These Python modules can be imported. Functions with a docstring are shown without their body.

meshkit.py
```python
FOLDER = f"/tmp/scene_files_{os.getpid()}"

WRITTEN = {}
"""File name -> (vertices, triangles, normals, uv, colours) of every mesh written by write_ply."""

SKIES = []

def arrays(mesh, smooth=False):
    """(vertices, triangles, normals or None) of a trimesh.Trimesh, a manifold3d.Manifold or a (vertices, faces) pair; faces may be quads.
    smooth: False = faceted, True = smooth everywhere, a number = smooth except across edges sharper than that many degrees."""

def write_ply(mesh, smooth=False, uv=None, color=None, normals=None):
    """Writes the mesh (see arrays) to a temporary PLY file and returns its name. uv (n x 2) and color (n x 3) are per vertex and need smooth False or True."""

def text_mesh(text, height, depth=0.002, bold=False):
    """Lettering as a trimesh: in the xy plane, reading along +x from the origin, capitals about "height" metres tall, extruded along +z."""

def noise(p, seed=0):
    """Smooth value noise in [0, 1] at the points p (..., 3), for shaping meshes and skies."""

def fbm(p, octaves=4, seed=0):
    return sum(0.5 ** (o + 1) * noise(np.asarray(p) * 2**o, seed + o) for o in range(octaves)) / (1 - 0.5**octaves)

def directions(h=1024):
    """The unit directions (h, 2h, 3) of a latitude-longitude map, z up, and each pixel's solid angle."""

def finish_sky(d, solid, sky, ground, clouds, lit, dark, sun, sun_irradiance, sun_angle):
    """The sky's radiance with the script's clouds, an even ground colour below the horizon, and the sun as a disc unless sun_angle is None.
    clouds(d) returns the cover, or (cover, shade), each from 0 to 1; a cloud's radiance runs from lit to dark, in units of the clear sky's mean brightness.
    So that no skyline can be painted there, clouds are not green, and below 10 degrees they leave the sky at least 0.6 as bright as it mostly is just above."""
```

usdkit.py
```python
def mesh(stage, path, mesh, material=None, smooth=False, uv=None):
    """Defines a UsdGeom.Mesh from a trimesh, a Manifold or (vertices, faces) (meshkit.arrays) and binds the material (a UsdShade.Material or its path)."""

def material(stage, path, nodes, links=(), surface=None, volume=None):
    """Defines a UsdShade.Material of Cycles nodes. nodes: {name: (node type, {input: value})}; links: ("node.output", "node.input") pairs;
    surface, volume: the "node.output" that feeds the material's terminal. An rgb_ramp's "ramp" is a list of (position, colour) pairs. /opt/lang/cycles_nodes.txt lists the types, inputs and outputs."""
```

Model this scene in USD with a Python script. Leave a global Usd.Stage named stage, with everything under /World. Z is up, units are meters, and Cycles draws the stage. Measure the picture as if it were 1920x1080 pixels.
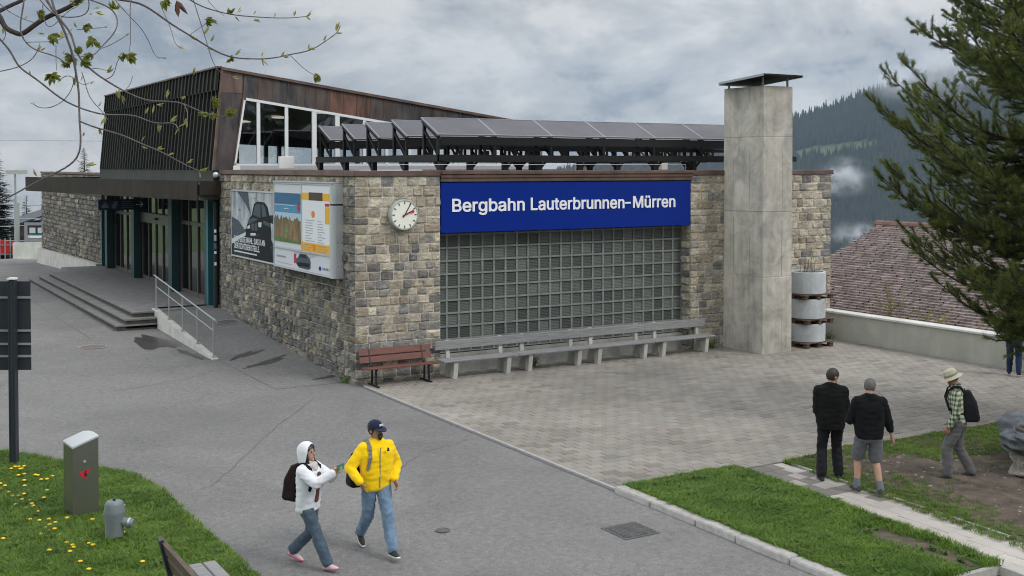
import math, random
import numpy as np
import trimesh
import manifold3d
from manifold3d import Manifold
from shapely.geometry import Polygon, Point, box as sbox
import usdkit, meshkit
from pxr import Usd, UsdGeom, UsdLux, UsdShade, Gf, Sdf, Vt

stage = Usd.Stage.CreateInMemory()
UsdGeom.SetStageUpAxis(stage, 'Z')
UsdGeom.Xform.Define(stage, '/World')
UsdGeom.Scope.Define(stage, '/World/Looks')

# ------------------------------------------------------------------ camera
CAM = np.array([-10.266, -24.213, 4.95])
YAW, PITCH = 0.5369, 0.0239
EXPOSURE = 0.0
fh = np.array([math.sin(YAW), math.cos(YAW), 0.0])
rt = np.array([math.cos(YAW), -math.sin(YAW), 0.0])
fw = fh * math.cos(PITCH) - np.array([0, 0, math.sin(PITCH)])
upv = np.cross(rt, fw)
cam = UsdGeom.Camera.Define(stage, '/World/camera')
cm = np.eye(4); cm[0, :3] = rt; cm[1, :3] = upv; cm[2, :3] = -fw; cm[3, :3] = CAM
cam.AddTransformOp().Set(Gf.Matrix4d(*cm.ravel().tolist()))
cam.CreateHorizontalApertureAttr(36.0); cam.CreateVerticalApertureAttr(20.25)
cam.CreateFocalLengthAttr(40.397)
cam.CreateVerticalApertureOffsetAttr(-3.281)
cam.CreateClippingRangeAttr(Gf.Vec2f(0.1, 20000))
cam.CreateExposureAttr(EXPOSURE)
cam.CreateFStopAttr(0.0)

# ------------------------------------------------------------------ sun and sky (overcast)
SUN = np.array([0.45, -0.80, 0.90]); SUN /= np.linalg.norm(SUN)
sun = UsdLux.DistantLight.Define(stage, '/World/sun')
sun.CreateIntensityAttr(0.40); sun.CreateAngleAttr(18.0); sun.CreateNormalizeAttr(True)
sun.CreateColorAttr(Gf.Vec3f(1.0, 0.965, 0.91))
zx = SUN; xx = np.cross([0, 0, 1.0], zx); xx /= np.linalg.norm(xx); yy = np.cross(zx, xx)
lm = np.eye(4); lm[0, :3] = xx; lm[1, :3] = yy; lm[2, :3] = zx
sun.AddTransformOp().Set(Gf.Matrix4d(*lm.ravel().tolist()))
dome = UsdLux.DomeLight.Define(stage, '/World/sky')
SKY_STRENGTH = 0.12
skymat = usdkit.material(stage, '/World/Looks/sky', {
    'tc': ('texture_coordinate', {}),
    'sky': ('sky_texture', {'sky_type': 'single_scattering', 'sun_disc': False, 'sun_elevation': math.asin(SUN[2]), 'sun_rotation': math.atan2(SUN[0], SUN[1]), 'altitude': 1600.0}),
    'xyz': ('separate_xyz', {}),
    'mp': ('mapping', {'scale': (1.0, 1.0, 2.1), 'location': (0.37, 1.25, 0.1)}),
    'n1': ('noise_texture', {'scale': 6.0, 'detail': 10.0, 'roughness': 0.62, 'distortion': 0.3}),
    'n2': ('noise_texture', {'scale': 2.4, 'detail': 4.0, 'roughness': 0.5}),
    'ncol': ('rgb_ramp', {'ramp': [(0.34, (0.43, 0.49, 0.59)), (0.42, (0.61, 0.66, 0.74)), (0.475, (0.87, 0.91, 0.96)), (0.54, (1.04, 1.06, 1.085)), (0.62, (1.36, 1.35, 1.345))]}),
    'n2r': ('map_range', {'from_min': 0.3, 'from_max': 0.7, 'to_min': 0.84, 'to_max': 1.12, 'clamp': True}),
    'el': ('map_range', {'range_type': 'smoothstep', 'from_min': 0.0, 'from_max': 0.85, 'to_min': 3.7, 'to_max': 12.6, 'clamp': True}),
    'mul': ('math', {'math_type': 'multiply'}),
    'cl': ('mix', {'mix_type': 'multiply', 'fac': 1.0}),
    'mx': ('mix', {'mix_type': 'mix', 'fac': 0.97}),
    'bg': ('background_shader', {'strength': SKY_STRENGTH}),
}, [('tc.generated', 'xyz.vector'), ('tc.generated', 'mp.vector'), ('mp.vector', 'n1.vector'), ('mp.vector', 'n2.vector'), ('n1.fac', 'ncol.fac'),
    ('n2.fac', 'n2r.value'), ('xyz.z', 'el.value'), ('el.result', 'mul.value1'), ('n2r.result', 'mul.value2'),
    ('ncol.color', 'cl.color1'), ('mul.value', 'cl.color2'), ('sky.color', 'mx.color1'), ('cl.color', 'mx.color2'), ('mx.color', 'bg.color')],
    surface='bg.background')
UsdShade.MaterialBindingAPI.Apply(dome.GetPrim()).Bind(skymat)
dome.GetPrim().SetCustomDataByKey('kind', 'structure')

# ------------------------------------------------------------------ helpers
rng = random.Random(7)
nr = np.random.default_rng(11)
used = {}
ORG = {}


def numbered(parent, name):
    k = (parent, name); n = used.get(k, 0); used[k] = n + 1
    return f'{parent}/{name}' if n == 0 else f'{parent}/{name}_{n:03d}'


def data(prim, label=None, cat=None, group=None, kind=None):
    for k, v in (('label', label), ('category', cat), ('group', group), ('kind', kind)):
        if v: prim.SetCustomDataByKey(k, v)


def thing(name, label=None, cat=None, loc=(0, 0, 0), rotz=0.0, group=None, kind=None):
    p = numbered('/World', name)
    x = UsdGeom.Xform.Define(stage, p)
    x.AddTranslateOp().Set(Gf.Vec3d(*map(float, loc))); x.AddRotateZOp().Set(float(rotz))
    data(x.GetPrim(), label, cat, group, kind)
    ORG[p] = (np.array(loc, float), float(rotz))
    return p


def local(parent, v):
    o, a = ORG.get(parent, (np.zeros(3), 0.0))
    v = np.asarray(v, float) - o
    if a:
        c, s = math.cos(math.radians(-a)), math.sin(math.radians(-a))
        v = v @ np.array([[c, s, 0], [-s, c, 0], [0, 0, 1.0]])
    return v


def part(parent, name, mesh, mat, smooth=False, label=None, world=True, tone=None, kind=None):
    """A mesh under a thing or part; vertices in world coordinates unless world is False (then in the thing's own)."""
    p = numbered(parent, name)
    if hasattr(mesh, 'to_mesh') or isinstance(mesh, (tuple, list)):
        v, f, _ = meshkit.arrays(mesh); mesh = trimesh.Trimesh(v, f, process=False)
    if world:
        mesh = trimesh.Trimesh(local(parent, mesh.vertices), mesh.faces, process=False)
    m = usdkit.mesh(stage, p, mesh, MATS[mat] if isinstance(mat, str) else mat, smooth=smooth)
    if tone is not None:
        n = len(m.GetPointsAttr().Get())
        t = np.asarray(tone, np.float32)
        t = np.repeat(t[None], n, 0) if t.ndim == 1 else t
        UsdGeom.PrimvarsAPI(m).CreatePrimvar('tone', Sdf.ValueTypeNames.Color3fArray, 'vertex').Set(Vt.Vec3fArray.FromNumpy(t.astype(np.float32)))
    data(m.GetPrim(), label, None, None, kind)
    ORG[p] = ORG.get(parent, (np.zeros(3), 0.0))
    return p


def top(name, mesh, mat, label=None, cat=None, group=None, kind=None, smooth=False, tone=None):
    p = part('/World', name, mesh, mat, smooth, tone=tone)
    data(stage.GetPrimAtPath(p), label, cat, group, kind)
    return p


def copy_of(src, loc, rotz=0.0, label=None, group=None):
    sp = stage.GetPrimAtPath(src); cd = sp.GetCustomData()
    base = src.split('/')[-1]
    p = numbered('/World', base)
    x = UsdGeom.Xform.Define(stage, p)
    x.GetPrim().GetReferences().AddInternalReference(src)
    x.ClearXformOpOrder()
    x.GetPrim().GetAttribute('xformOp:translate').Set(Gf.Vec3d(*map(float, loc)))
    x.GetPrim().GetAttribute('xformOp:rotateZ').Set(float(rotz))
    x.SetXformOpOrder([UsdGeom.XformOp(x.GetPrim().GetAttribute('xformOp:translate')), UsdGeom.XformOp(x.GetPrim().GetAttribute('xformOp:rotateZ'))])
    x.GetPrim().SetInstanceable(True)
    data(x.GetPrim(), label or cd.get('label'), cd.get('category'), group or cd.get('group'))
    return p


cat_ = trimesh.util.concatenate


def box(x0, x1, y0, y1, z0, z1, b=0.0):
    if b <= 0:
        m = trimesh.creation.box([x1 - x0, y1 - y0, z1 - z0]); m.apply_translation([(x0 + x1) / 2, (y0 + y1) / 2, (z0 + z1) / 2]); return m
    P = []
    for X, sx in ((x0, 1), (x1, -1)):
        for Y, sy in ((y0, 1), (y1, -1)):
            for Z, sz in ((z0, 1), (z1, -1)):
                P += [(X, Y + sy * b, Z + sz * b), (X + sx * b, Y, Z + sz * b), (X + sx * b, Y + sy * b, Z)]
    return trimesh.Trimesh(P, process=False).convex_hull


def frame_axes(d):
    d = np.asarray(d, float); d = d / (np.linalg.norm(d) + 1e-12)
    a = np.cross(d, [0, 0, 1.0] if abs(d[2]) < 0.95 else [1.0, 0, 0]); a /= np.linalg.norm(a)
    return d, a, np.cross(d, a)


def bar(p0, p1, w, h, up=None, ext=0.0):
    """A rectangular bar from p0 to p1: w across, h along 'up'."""
    p0, p1 = np.asarray(p0, float), np.asarray(p1, float)
    d = p1 - p0; L = np.linalg.norm(d); d /= L
    p0 = p0 - d * ext; p1 = p1 + d * ext
    u = np.asarray(up if up is not None else ([0, 0, 1.0] if abs(d[2]) < 0.95 else [0, 1.0, 0]), float)
    s = np.cross(d, u); s /= np.linalg.norm(s); u = np.cross(s, d)
    V = [p + s * a * w / 2 + u * c * h / 2 for p in (p0, p1) for a, c in ((-1, -1), (1, -1), (1, 1), (-1, 1))]
    F = [(0, 1, 2), (0, 2, 3), (4, 6, 5), (4, 7, 6)]
    for i in range(4):
        j = (i + 1) % 4; F += [(i, i + 4, j + 4), (i, j + 4, j)]
    m = trimesh.Trimesh(V, F, process=False); m.fix_normals(); return m


def tube(pts, r, n=8, cap=True):
    pts = np.asarray(pts, float); k = len(pts); r = np.broadcast_to(r, (k,))
    t = np.gradient(pts, axis=0) if k > 2 else np.repeat((pts[1] - pts[0])[None], 2, 0)
    t /= np.linalg.norm(t, axis=1, keepdims=True) + 1e-12
    _, a, _ = frame_axes(t[0]); V = []
    ang = np.arange(n) * 2 * np.pi / n
    for i in range(k):
        a = a - t[i] * (a @ t[i]); a /= np.linalg.norm(a) + 1e-12
        b = np.cross(t[i], a)
        V.append(pts[i] + r[i] * (np.cos(ang)[:, None] * a + np.sin(ang)[:, None] * b))
    V = np.vstack(V); F = []
    for i in range(k - 1):
        for j in range(n):
            q = (j + 1) % n; F += [(i * n + j, i * n + q, (i + 1) * n + q), (i * n + j, (i + 1) * n + q, (i + 1) * n + j)]
    if cap:
        V = np.vstack([V, pts[:1], pts[-1:]]); c0, c1 = len(V) - 2, len(V) - 1
        for j in range(n):
            q = (j + 1) % n; F += [(c0, q, j), (c1, (k - 1) * n + j, (k - 1) * n + q)]
    return trimesh.Trimesh(V, F, process=False)


def cyl(p0, p1, r0, r1=None, n=16):
    return tube([p0, p1], [r0, r0 if r1 is None else r1], n)


def prism(poly, z0, z1):
    """A vertical prism of a polygon in plan."""
    m = trimesh.creation.extrude_polygon(poly if isinstance(poly, Polygon) else Polygon(poly), z1 - z0, engine='earcut'); m.apply_translation([0, 0, z0]); return m


def place(m, o, ux, uy):
    """Takes a mesh from (x, y, z) local to o + x*ux + y*uy + z*(ux x uy)."""
    ux, uy = np.asarray(ux, float), np.asarray(uy, float); uz = np.cross(ux, uy)
    v = np.asarray(m.vertices); return trimesh.Trimesh(np.asarray(o, float) + v[:, :1] * ux + v[:, 1:2] * uy + v[:, 2:3] * uz, m.faces, process=False)


def lathe(profile, n=32, loc=(0, 0, 0)):
    m = trimesh.creation.revolve(np.asarray(profile, float), sections=n); m.apply_translation(loc); return m


def sheet(xs, ys, zf):
    X, Y = np.meshgrid(xs, ys, indexing='ij'); Z = zf(X, Y)
    v = np.stack([X, Y, Z], -1).reshape(-1, 3); n = len(ys)
    i, j = np.meshgrid(np.arange(len(xs) - 1), np.arange(n - 1), indexing='ij')
    q = np.stack([i * n + j, (i + 1) * n + j, (i + 1) * n + j + 1, i * n + j + 1], -1).reshape(-1, 4)
    return trimesh.Trimesh(v, np.vstack([q[:, [0, 1, 2]], q[:, [0, 2, 3]]]), process=False)


def poly_sheet(poly, zf, step=0.4):
    """A polygon in plan as a triangulated sheet following zf."""
    tri = trimesh.creation.triangulate_polygon(poly, engine='earcut')
    v, f = np.asarray(tri[0]), np.asarray(tri[1])
    for _ in range(6):
        e = np.linalg.norm(v[f[:, [1, 2, 0]]] - v[f], axis=2).max()
        if e < step or len(f) > 60000: break
        v, f = trimesh.remesh.subdivide(np.column_stack([v, np.zeros(len(v))]), f); v = v[:, :2]
    z = zf(v[:, 0], v[:, 1])
    m = trimesh.Trimesh(np.column_stack([v, z]), f, process=False)
    if len(m.face_normals) and m.face_normals[:, 2].mean() < 0: m.invert()
    return m


def text(s, height, o, ux, uy, depth=0.01, bold=False, width=None):
    m = meshkit.text_mesh(s, height, depth, bold)
    if width:
        w = m.bounds[1][0] - m.bounds[0][0]; m.vertices = m.vertices * [width / w, 1, 1]
    return place(m, o, ux, uy)


# ------------------------------------------------------------------ materials
MATS = {}


def mat(name, col, var=0.18, scale=4.0, rough=0.6, bump=0.0, bscale=60.0, metal=0.0, col2=None, spec=0.5, fine=0.0, fscale=90.0, rnd=0.0, coat=0.0, tone=False, sx=(1, 1, 1), trans=0.0, sheen=0.0, bdist=0.01, objspace=False):
    col = np.asarray(col, float)
    lo, hi = (col * (1 - var), col * (1 + var)) if col2 is None else (col, np.asarray(col2, float))
    N = {'g': ('geometry', {}), 'mp': ('mapping', {'scale': sx}), 'n': ('noise_texture', {'scale': scale, 'detail': 5.0, 'roughness': 0.6}),
         'r': ('rgb_ramp', {'ramp': [(0.32, lo), (0.68, hi)]}), 'p': ('principled_bsdf', {'roughness': rough, 'metallic': metal, 'specular_ior_level': spec, 'coat_weight': coat, 'sheen_weight': sheen})}
    L = [('g.position', 'mp.vector'), ('mp.vector', 'n.vector'), ('n.fac', 'r.fac')]
    if objspace:
        N['tc'] = ('texture_coordinate', {}); L[0] = ('tc.object', 'mp.vector')
    out = 'r.color'
    if tone:
        N['a'] = ('attribute', {'attribute': 'tone'}); N['ta'] = ('mix', {'mix_type': 'multiply', 'fac': 1.0})
        L += [('a.color', 'ta.color1'), (out, 'ta.color2')]; out = 'ta.color'
    if fine:
        N['f'] = ('noise_texture', {'scale': fscale, 'detail': 3.0, 'roughness': 0.7}); N['fr'] = ('map_range', {'from_min': 0.3, 'from_max': 0.7, 'to_min': 1 - fine, 'to_max': 1 + fine})
        N['fm'] = ('mix', {'mix_type': 'multiply', 'fac': 1.0})
        L += [('mp.vector', 'f.vector'), ('f.fac', 'fr.value'), (out, 'fm.color1'), ('fr.result', 'fm.color2')]; out = 'fm.color'
    if rnd:
        N['o'] = ('object_info', {}); N['om'] = ('map_range', {'from_min': 0, 'from_max': 1, 'to_min': 1 - rnd, 'to_max': 1 + rnd}); N['ox'] = ('mix', {'mix_type': 'multiply', 'fac': 1.0})
        L += [('o.random', 'om.value'), (out, 'ox.color1'), ('om.result', 'ox.color2')]; out = 'ox.color'
    L.append((out, 'p.base_color'))
    if bump:
        N['bn'] = ('noise_texture', {'scale': bscale, 'detail': 4.0, 'roughness': 0.65}); N['b'] = ('bump', {'strength': bump, 'distance': bdist})
        L += [('mp.vector', 'bn.vector'), ('bn.fac', 'b.height'), ('b.normal', 'p.normal')]
    surf = 'p.BSDF'
    if trans:
        N['t'] = ('translucent_bsdf', {}); N['mc'] = ('mix_closure', {'fac': trans})
        L += [(out, 't.color'), ('p.BSDF', 'mc.closure1'), ('t.BSDF', 'mc.closure2')]; surf = 'mc.closure'
    MATS[name] = usdkit.material(stage, f'/World/Looks/{name}', N, L, surface=surf)
    return MATS[name]


def glass(name, tint=(0.75, 0.8, 0.8), refl=1.0, ior=1.5, rough=0.0, body=0.0, bodycol=(0.1, 0.12, 0.12)):
    N = {'fr': ('fresnel', {'IOR': ior}), 't': ('transparent_bsdf', {'color': tint}), 'g': ('glossy_bsdf', {'color': (refl, refl, refl), 'roughness': rough}), 'm': ('mix_closure', {})}
    L = [('fr.fac', 'm.fac'), ('t.BSDF', 'm.closure1'), ('g.BSDF', 'm.closure2')]; s = 'm.closure'
    if body:
        N['d'] = ('diffuse_bsdf', {'color': bodycol}); N['m2'] = ('mix_closure', {'fac': body})
        L += [('m.closure', 'm2.closure1'), ('d.BSDF', 'm2.closure2')]; s = 'm2.closure'
    MATS[name] = usdkit.material(stage, f'/World/Looks/{name}', N, L, surface=s)


def concrete(name, col, stain=0.5, rough=0.85):
    """Board-marked concrete: vertical streaks, blotches and pores."""
    c = np.asarray(col, float)
    MATS[name] = usdkit.material(stage, f'/World/Looks/{name}', {
        'g': ('geometry', {}), 'm1': ('mapping', {'scale': (3.2, 3.2, 0.4)}), 'n1': ('noise_texture', {'scale': 1.4, 'detail': 6.0, 'roughness': 0.6}),
        'n2': ('noise_texture', {'scale': 1.3, 'detail': 8.0, 'roughness': 0.7, 'distortion': 0.6}), 'n3': ('noise_texture', {'scale': 70.0, 'detail': 3.0}),
        'r1': ('rgb_ramp', {'ramp': [(0.3, c * (1 - 0.30 * stain)), (0.5, c), (0.7, c * 1.08)]}),
        'r2': ('map_range', {'from_min': 0.33, 'from_max': 0.62, 'to_min': 1 - 0.6 * stain, 'to_max': 1.08, 'clamp': True}),
        'r3': ('map_range', {'from_min': 0.3, 'from_max': 0.7, 'to_min': 0.86, 'to_max': 1.12}),
        'x1': ('mix', {'mix_type': 'multiply', 'fac': 1.0}), 'x2': ('mix', {'mix_type': 'multiply', 'fac': 1.0}),
        'b': ('bump', {'strength': 0.35, 'distance': 0.01}), 'p': ('principled_bsdf', {'roughness': rough, 'specular_ior_level': 0.3}),
    }, [('g.position', 'm1.vector'), ('m1.vector', 'n1.vector'), ('g.position', 'n2.vector'), ('g.position', 'n3.vector'), ('n1.fac', 'r1.fac'), ('n2.fac', 'r2.value'), ('n3.fac', 'r3.value'),
        ('r1.color', 'x1.color1'), ('r2.result', 'x1.color2'), ('x1.color', 'x2.color1'), ('r3.result', 'x2.color2'), ('x2.color', 'p.base_color'), ('n3.fac', 'b.height'), ('b.normal', 'p.normal')], surface='p.BSDF')


def plain(name, col, rough=0.5, metal=0.0, spec=0.5, emis=0.0, coat=0.0):
    N = {'p': ('principled_bsdf', {'base_color': col, 'roughness': rough, 'metallic': metal, 'specular_ior_level': spec, 'coat_weight': coat})}
    if emis: N['p'][1].update(emission_color=col, emission_strength=emis)
    MATS[name] = usdkit.material(stage, f'/World/Looks/{name}', N, surface='p.BSDF')


# stone: each block carries its own tone; veins, lichen and soot from noise
MATS['stone'] = usdkit.material(stage, '/World/Looks/stone', {
    'g': ('geometry', {}), 'a': ('attribute', {'attribute': 'tone'}),
    'm1': ('mapping', {'scale': (1, 1, 2.4)}), 'n1': ('noise_texture', {'scale': 7.0, 'detail': 8.0, 'roughness': 0.72, 'distortion': 1.2}),
    'n2': ('noise_texture', {'scale': 3.1, 'detail': 5.0, 'roughness': 0.7}), 'n3': ('noise_texture', {'scale': 55.0, 'detail': 4.0, 'roughness': 0.7}),
    'r1': ('rgb_ramp', {'ramp': [(0.28, (0.20, 0.20, 0.21)), (0.39, (0.66, 0.66, 0.68)), (0.52, (1.16, 1.14, 1.11)), (0.68, (1.62, 1.57, 1.46))]}),
    'r2': ('map_range', {'from_min': 0.35, 'from_max': 0.65, 'to_min': 0.75, 'to_max': 1.2, 'clamp': True}),
    'x1': ('mix', {'mix_type': 'multiply', 'fac': 1.0}), 'x2': ('mix', {'mix_type': 'multiply', 'fac': 1.0}),
    'ad': ('math', {'math_type': 'add'}), 'b': ('bump', {'strength': 1.0, 'distance': 0.05}), 'p': ('principled_bsdf', {'roughness': 0.85, 'specular_ior_level': 0.3}),
}, [('g.position', 'm1.vector'), ('m1.vector', 'n1.vector'), ('g.position', 'n2.vector'), ('g.position', 'n3.vector'), ('n1.fac', 'r1.fac'), ('n2.fac', 'r2.value'),
    ('a.color', 'x1.color1'), ('r1.color', 'x1.color2'), ('x1.color', 'x2.color1'), ('r2.result', 'x2.color2'), ('x2.color', 'p.base_color'),
    ('n1.fac', 'ad.value1'), ('n3.fac', 'ad.value2'), ('ad.value', 'b.height'), ('b.normal', 'p.normal')], surface='p.BSDF')

mat('mortar', (0.55, 0.525, 0.475), 0.25, 6, 0.95, 0.4, 80, fine=0.15)
# asphalt: aggregate speckle, broad worn patches, faint cracks
MATS['asphalt'] = usdkit.material(stage, '/World/Looks/asphalt', {
    'g': ('geometry', {}), 'n1': ('noise_texture', {'scale': 0.33, 'detail': 6.0, 'roughness': 0.6, 'distortion': 0.6}), 'n2': ('noise_texture', {'scale': 75.0, 'detail': 2.0, 'roughness': 0.8}),
    'n3': ('noise_texture', {'scale': 9.0, 'detail': 8.0, 'roughness': 0.8}),
    'r1': ('rgb_ramp', {'ramp': [(0.3, (0.145, 0.143, 0.140)), (0.5, (0.176, 0.173, 0.169)), (0.7, (0.203, 0.199, 0.193))]}),
    'r2': ('map_range', {'from_min': 0.3, 'from_max': 0.7, 'to_min': 0.45, 'to_max': 1.55}), 'r3': ('map_range', {'from_min': 0.3, 'from_max': 0.7, 'to_min': 0.70, 'to_max': 1.28}),
    'x1': ('mix', {'mix_type': 'multiply', 'fac': 1.0}), 'x2': ('mix', {'mix_type': 'multiply', 'fac': 1.0}),
    'b': ('bump', {'strength': 0.5, 'distance': 0.006}), 'p': ('principled_bsdf', {'roughness': 0.9, 'specular_ior_level': 0.25}),
}, [('g.position', 'n1.vector'), ('g.position', 'n2.vector'), ('g.position', 'n3.vector'), ('n1.fac', 'r1.fac'), ('n2.fac', 'r2.value'), ('n3.fac', 'r3.value'),
    ('r1.color', 'x1.color1'), ('r2.result', 'x1.color2'), ('x1.color', 'x2.color1'), ('r3.result', 'x2.color2'), ('x2.color', 'p.base_color'), ('n2.fac', 'b.height'), ('b.normal', 'p.normal')], surface='p.BSDF')
mat('asphalt_wet', (0.035, 0.032, 0.030), 0.35, 3, 0.28, 0.2, 60)
mat('asphalt_crack', (0.075, 0.073, 0.07), 0.3, 6, 0.95)
mat('asphalt_patch', (0.155, 0.155, 0.158), 0.12, 2, 0.9, 0.4, 75, fine=0.3)
mat('paver', (0.250, 0.232, 0.206), 0.16, 0.5, 0.88, 0.35, 90, fine=0.12, tone=True)
mat('paver_bed', (0.06, 0.058, 0.05), 0.3, 5, 0.95)
mat('granite', (0.36, 0.35, 0.335), 0.18, 9, 0.8, 0.5, 70, fine=0.25, fscale=110)
mat('granite_dark', (0.12, 0.12, 0.125), 0.25, 9, 0.75, 0.5, 70, fine=0.2)
mat('soil', (0.085, 0.066, 0.050), 0.45, 4, 0.95, 0.8, 40, fine=0.4, fscale=60)
mat('turf_base', (0.035, 0.055, 0.012), 0.4, 5, 0.95, 0.6, 50, fine=0.4)
mat('turf_thin', (0.075, 0.075, 0.035), 0.4, 1.3, 0.95, 0.7, 50, col2=(0.05, 0.075, 0.016), fine=0.35)
mat('meadow', (0.06, 0.10, 0.02), 0.35, 0.2, 0.95, col2=(0.09, 0.15, 0.035))
concrete('concrete', (0.50, 0.475, 0.425), 0.72)
concrete('concrete_light', (0.50, 0.49, 0.46), 0.35)
concrete('concrete_white', (0.62, 0.62, 0.60), 0.25)
concrete('concrete_grey', (0.34, 0.335, 0.315), 0.5)
concrete('concrete_ring', (0.47, 0.50, 0.53), 0.35)
concrete('render_wall', (0.40, 0.40, 0.355), 0.15)
mat('step_stone', (0.165, 0.163, 0.160), 0.2, 3, 0.75, 0.3, 60, fine=0.12)
mat('copper', (0.13, 0.085, 0.068), 0.3, 2.2, 0.5, 0.0, metal=0.35, tone=False)
# weathered copper sheets: a tone per sheet, dark runs streaking downwards
MATS['copper_sheet'] = usdkit.material(stage, '/World/Looks/copper_sheet', {
    'g': ('geometry', {}), 'a': ('attribute', {'attribute': 'tone'}), 'm1': ('mapping', {'scale': (2.6, 2.6, 0.6)}), 'n1': ('noise_texture', {'scale': 1.5, 'detail': 5.0, 'roughness': 0.55, 'distortion': 0.5}),
    'n2': ('noise_texture', {'scale': 1.2, 'detail': 4.0}),
    'r1': ('rgb_ramp', {'ramp': [(0.36, (0.42, 0.46, 0.50)), (0.46, (0.72, 0.72, 0.74)), (0.56, (0.92, 0.90, 0.89)), (0.70, (1.12, 1.05, 1.0))]}),
    'r2': ('map_range', {'from_min': 0.3, 'from_max': 0.7, 'to_min': 0.75, 'to_max': 1.25}), 'x1': ('mix', {'mix_type': 'multiply', 'fac': 1.0}), 'x2': ('mix', {'mix_type': 'multiply', 'fac': 1.0}),
    'p': ('principled_bsdf', {'roughness': 0.48, 'metallic': 0.45}),
}, [('g.position', 'm1.vector'), ('m1.vector', 'n1.vector'), ('g.position', 'n2.vector'), ('n1.fac', 'r1.fac'), ('a.color', 'x1.color1'), ('r1.color', 'x1.color2'), ('n2.fac', 'r2.value'),
    ('x1.color', 'x2.color1'), ('r2.result', 'x2.color2'), ('x2.color', 'p.base_color')], surface='p.BSDF')
mat('rib_cladding', (0.026, 0.028, 0.023), 0.3, 1.5, 0.6, sx=(1, 1, 0.2), spec=0.25)
mat('canopy_metal', (0.024, 0.019, 0.015), 0.25, 1.2, 0.6, metal=0.0, spec=0.2)
mat('soffit', (0.06, 0.055, 0.05), 0.15, 2, 0.8)
mat('riser_stone', (0.062, 0.052, 0.043), 0.3, 4, 0.9)
plain('white_frame', (0.72, 0.74, 0.76), 0.35)
plain('white_paint', (0.74, 0.75, 0.75), 0.5)
mat('sill_panel', (0.42, 0.43, 0.45), 0.06, 1.5, 0.5)
plain('teal_steel', (0.018, 0.105, 0.125), 0.35)
plain('teal_dark', (0.008, 0.035, 0.042), 0.4)
plain('door_frame', (0.085, 0.075, 0.068), 0.4, 0.3)
plain('black_steel', (0.008, 0.008, 0.009), 0.4, 0.2)
plain('dark_bracket', (0.014, 0.013, 0.013), 0.5)
mat('panel_glass', (0.066, 0.064, 0.075), 0.16, 1.6, 0.36, spec=0.32)
plain('panel_rim', (0.33, 0.34, 0.36), 0.3, 0.8)
mat('sign_blue', (0.001, 0.020, 0.215), 0.05, 0.9, 0.4, spec=0.2)
plain('sign_white', (0.80, 0.81, 0.82), 0.45)
plain('navy_sign', (0.004, 0.006, 0.025), 0.35)
plain('navy_print', (0.10, 0.12, 0.19), 0.5)
plain('clock_face', (0.80, 0.80, 0.72), 0.4)
plain('clock_case', (0.45, 0.50, 0.50), 0.35, 0.4)
plain('ink', (0.01, 0.01, 0.011), 0.5)
plain('clock_red', (0.55, 0.02, 0.015), 0.4)
plain('clock_hour', (0.03, 0.012, 0.01), 0.5)
plain('alu', (0.55, 0.57, 0.60), 0.35, 0.6)
plain('steel', (0.50, 0.51, 0.52), 0.3, 0.9)
plain('galv', (0.36, 0.39, 0.40), 0.45, 0.5)
glass('window_glass', (0.95, 0.97, 0.97), 1.0, 1.75)
glass('door_glass', (0.30, 0.32, 0.32), 1.0, 1.9)
plain('interior_dark', (0.045, 0.042, 0.04), 0.8)
mat('interior_ceiling', (0.40, 0.33, 0.25), 0.12, 1.0, 0.7, sx=(0.3, 8, 1))
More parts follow.
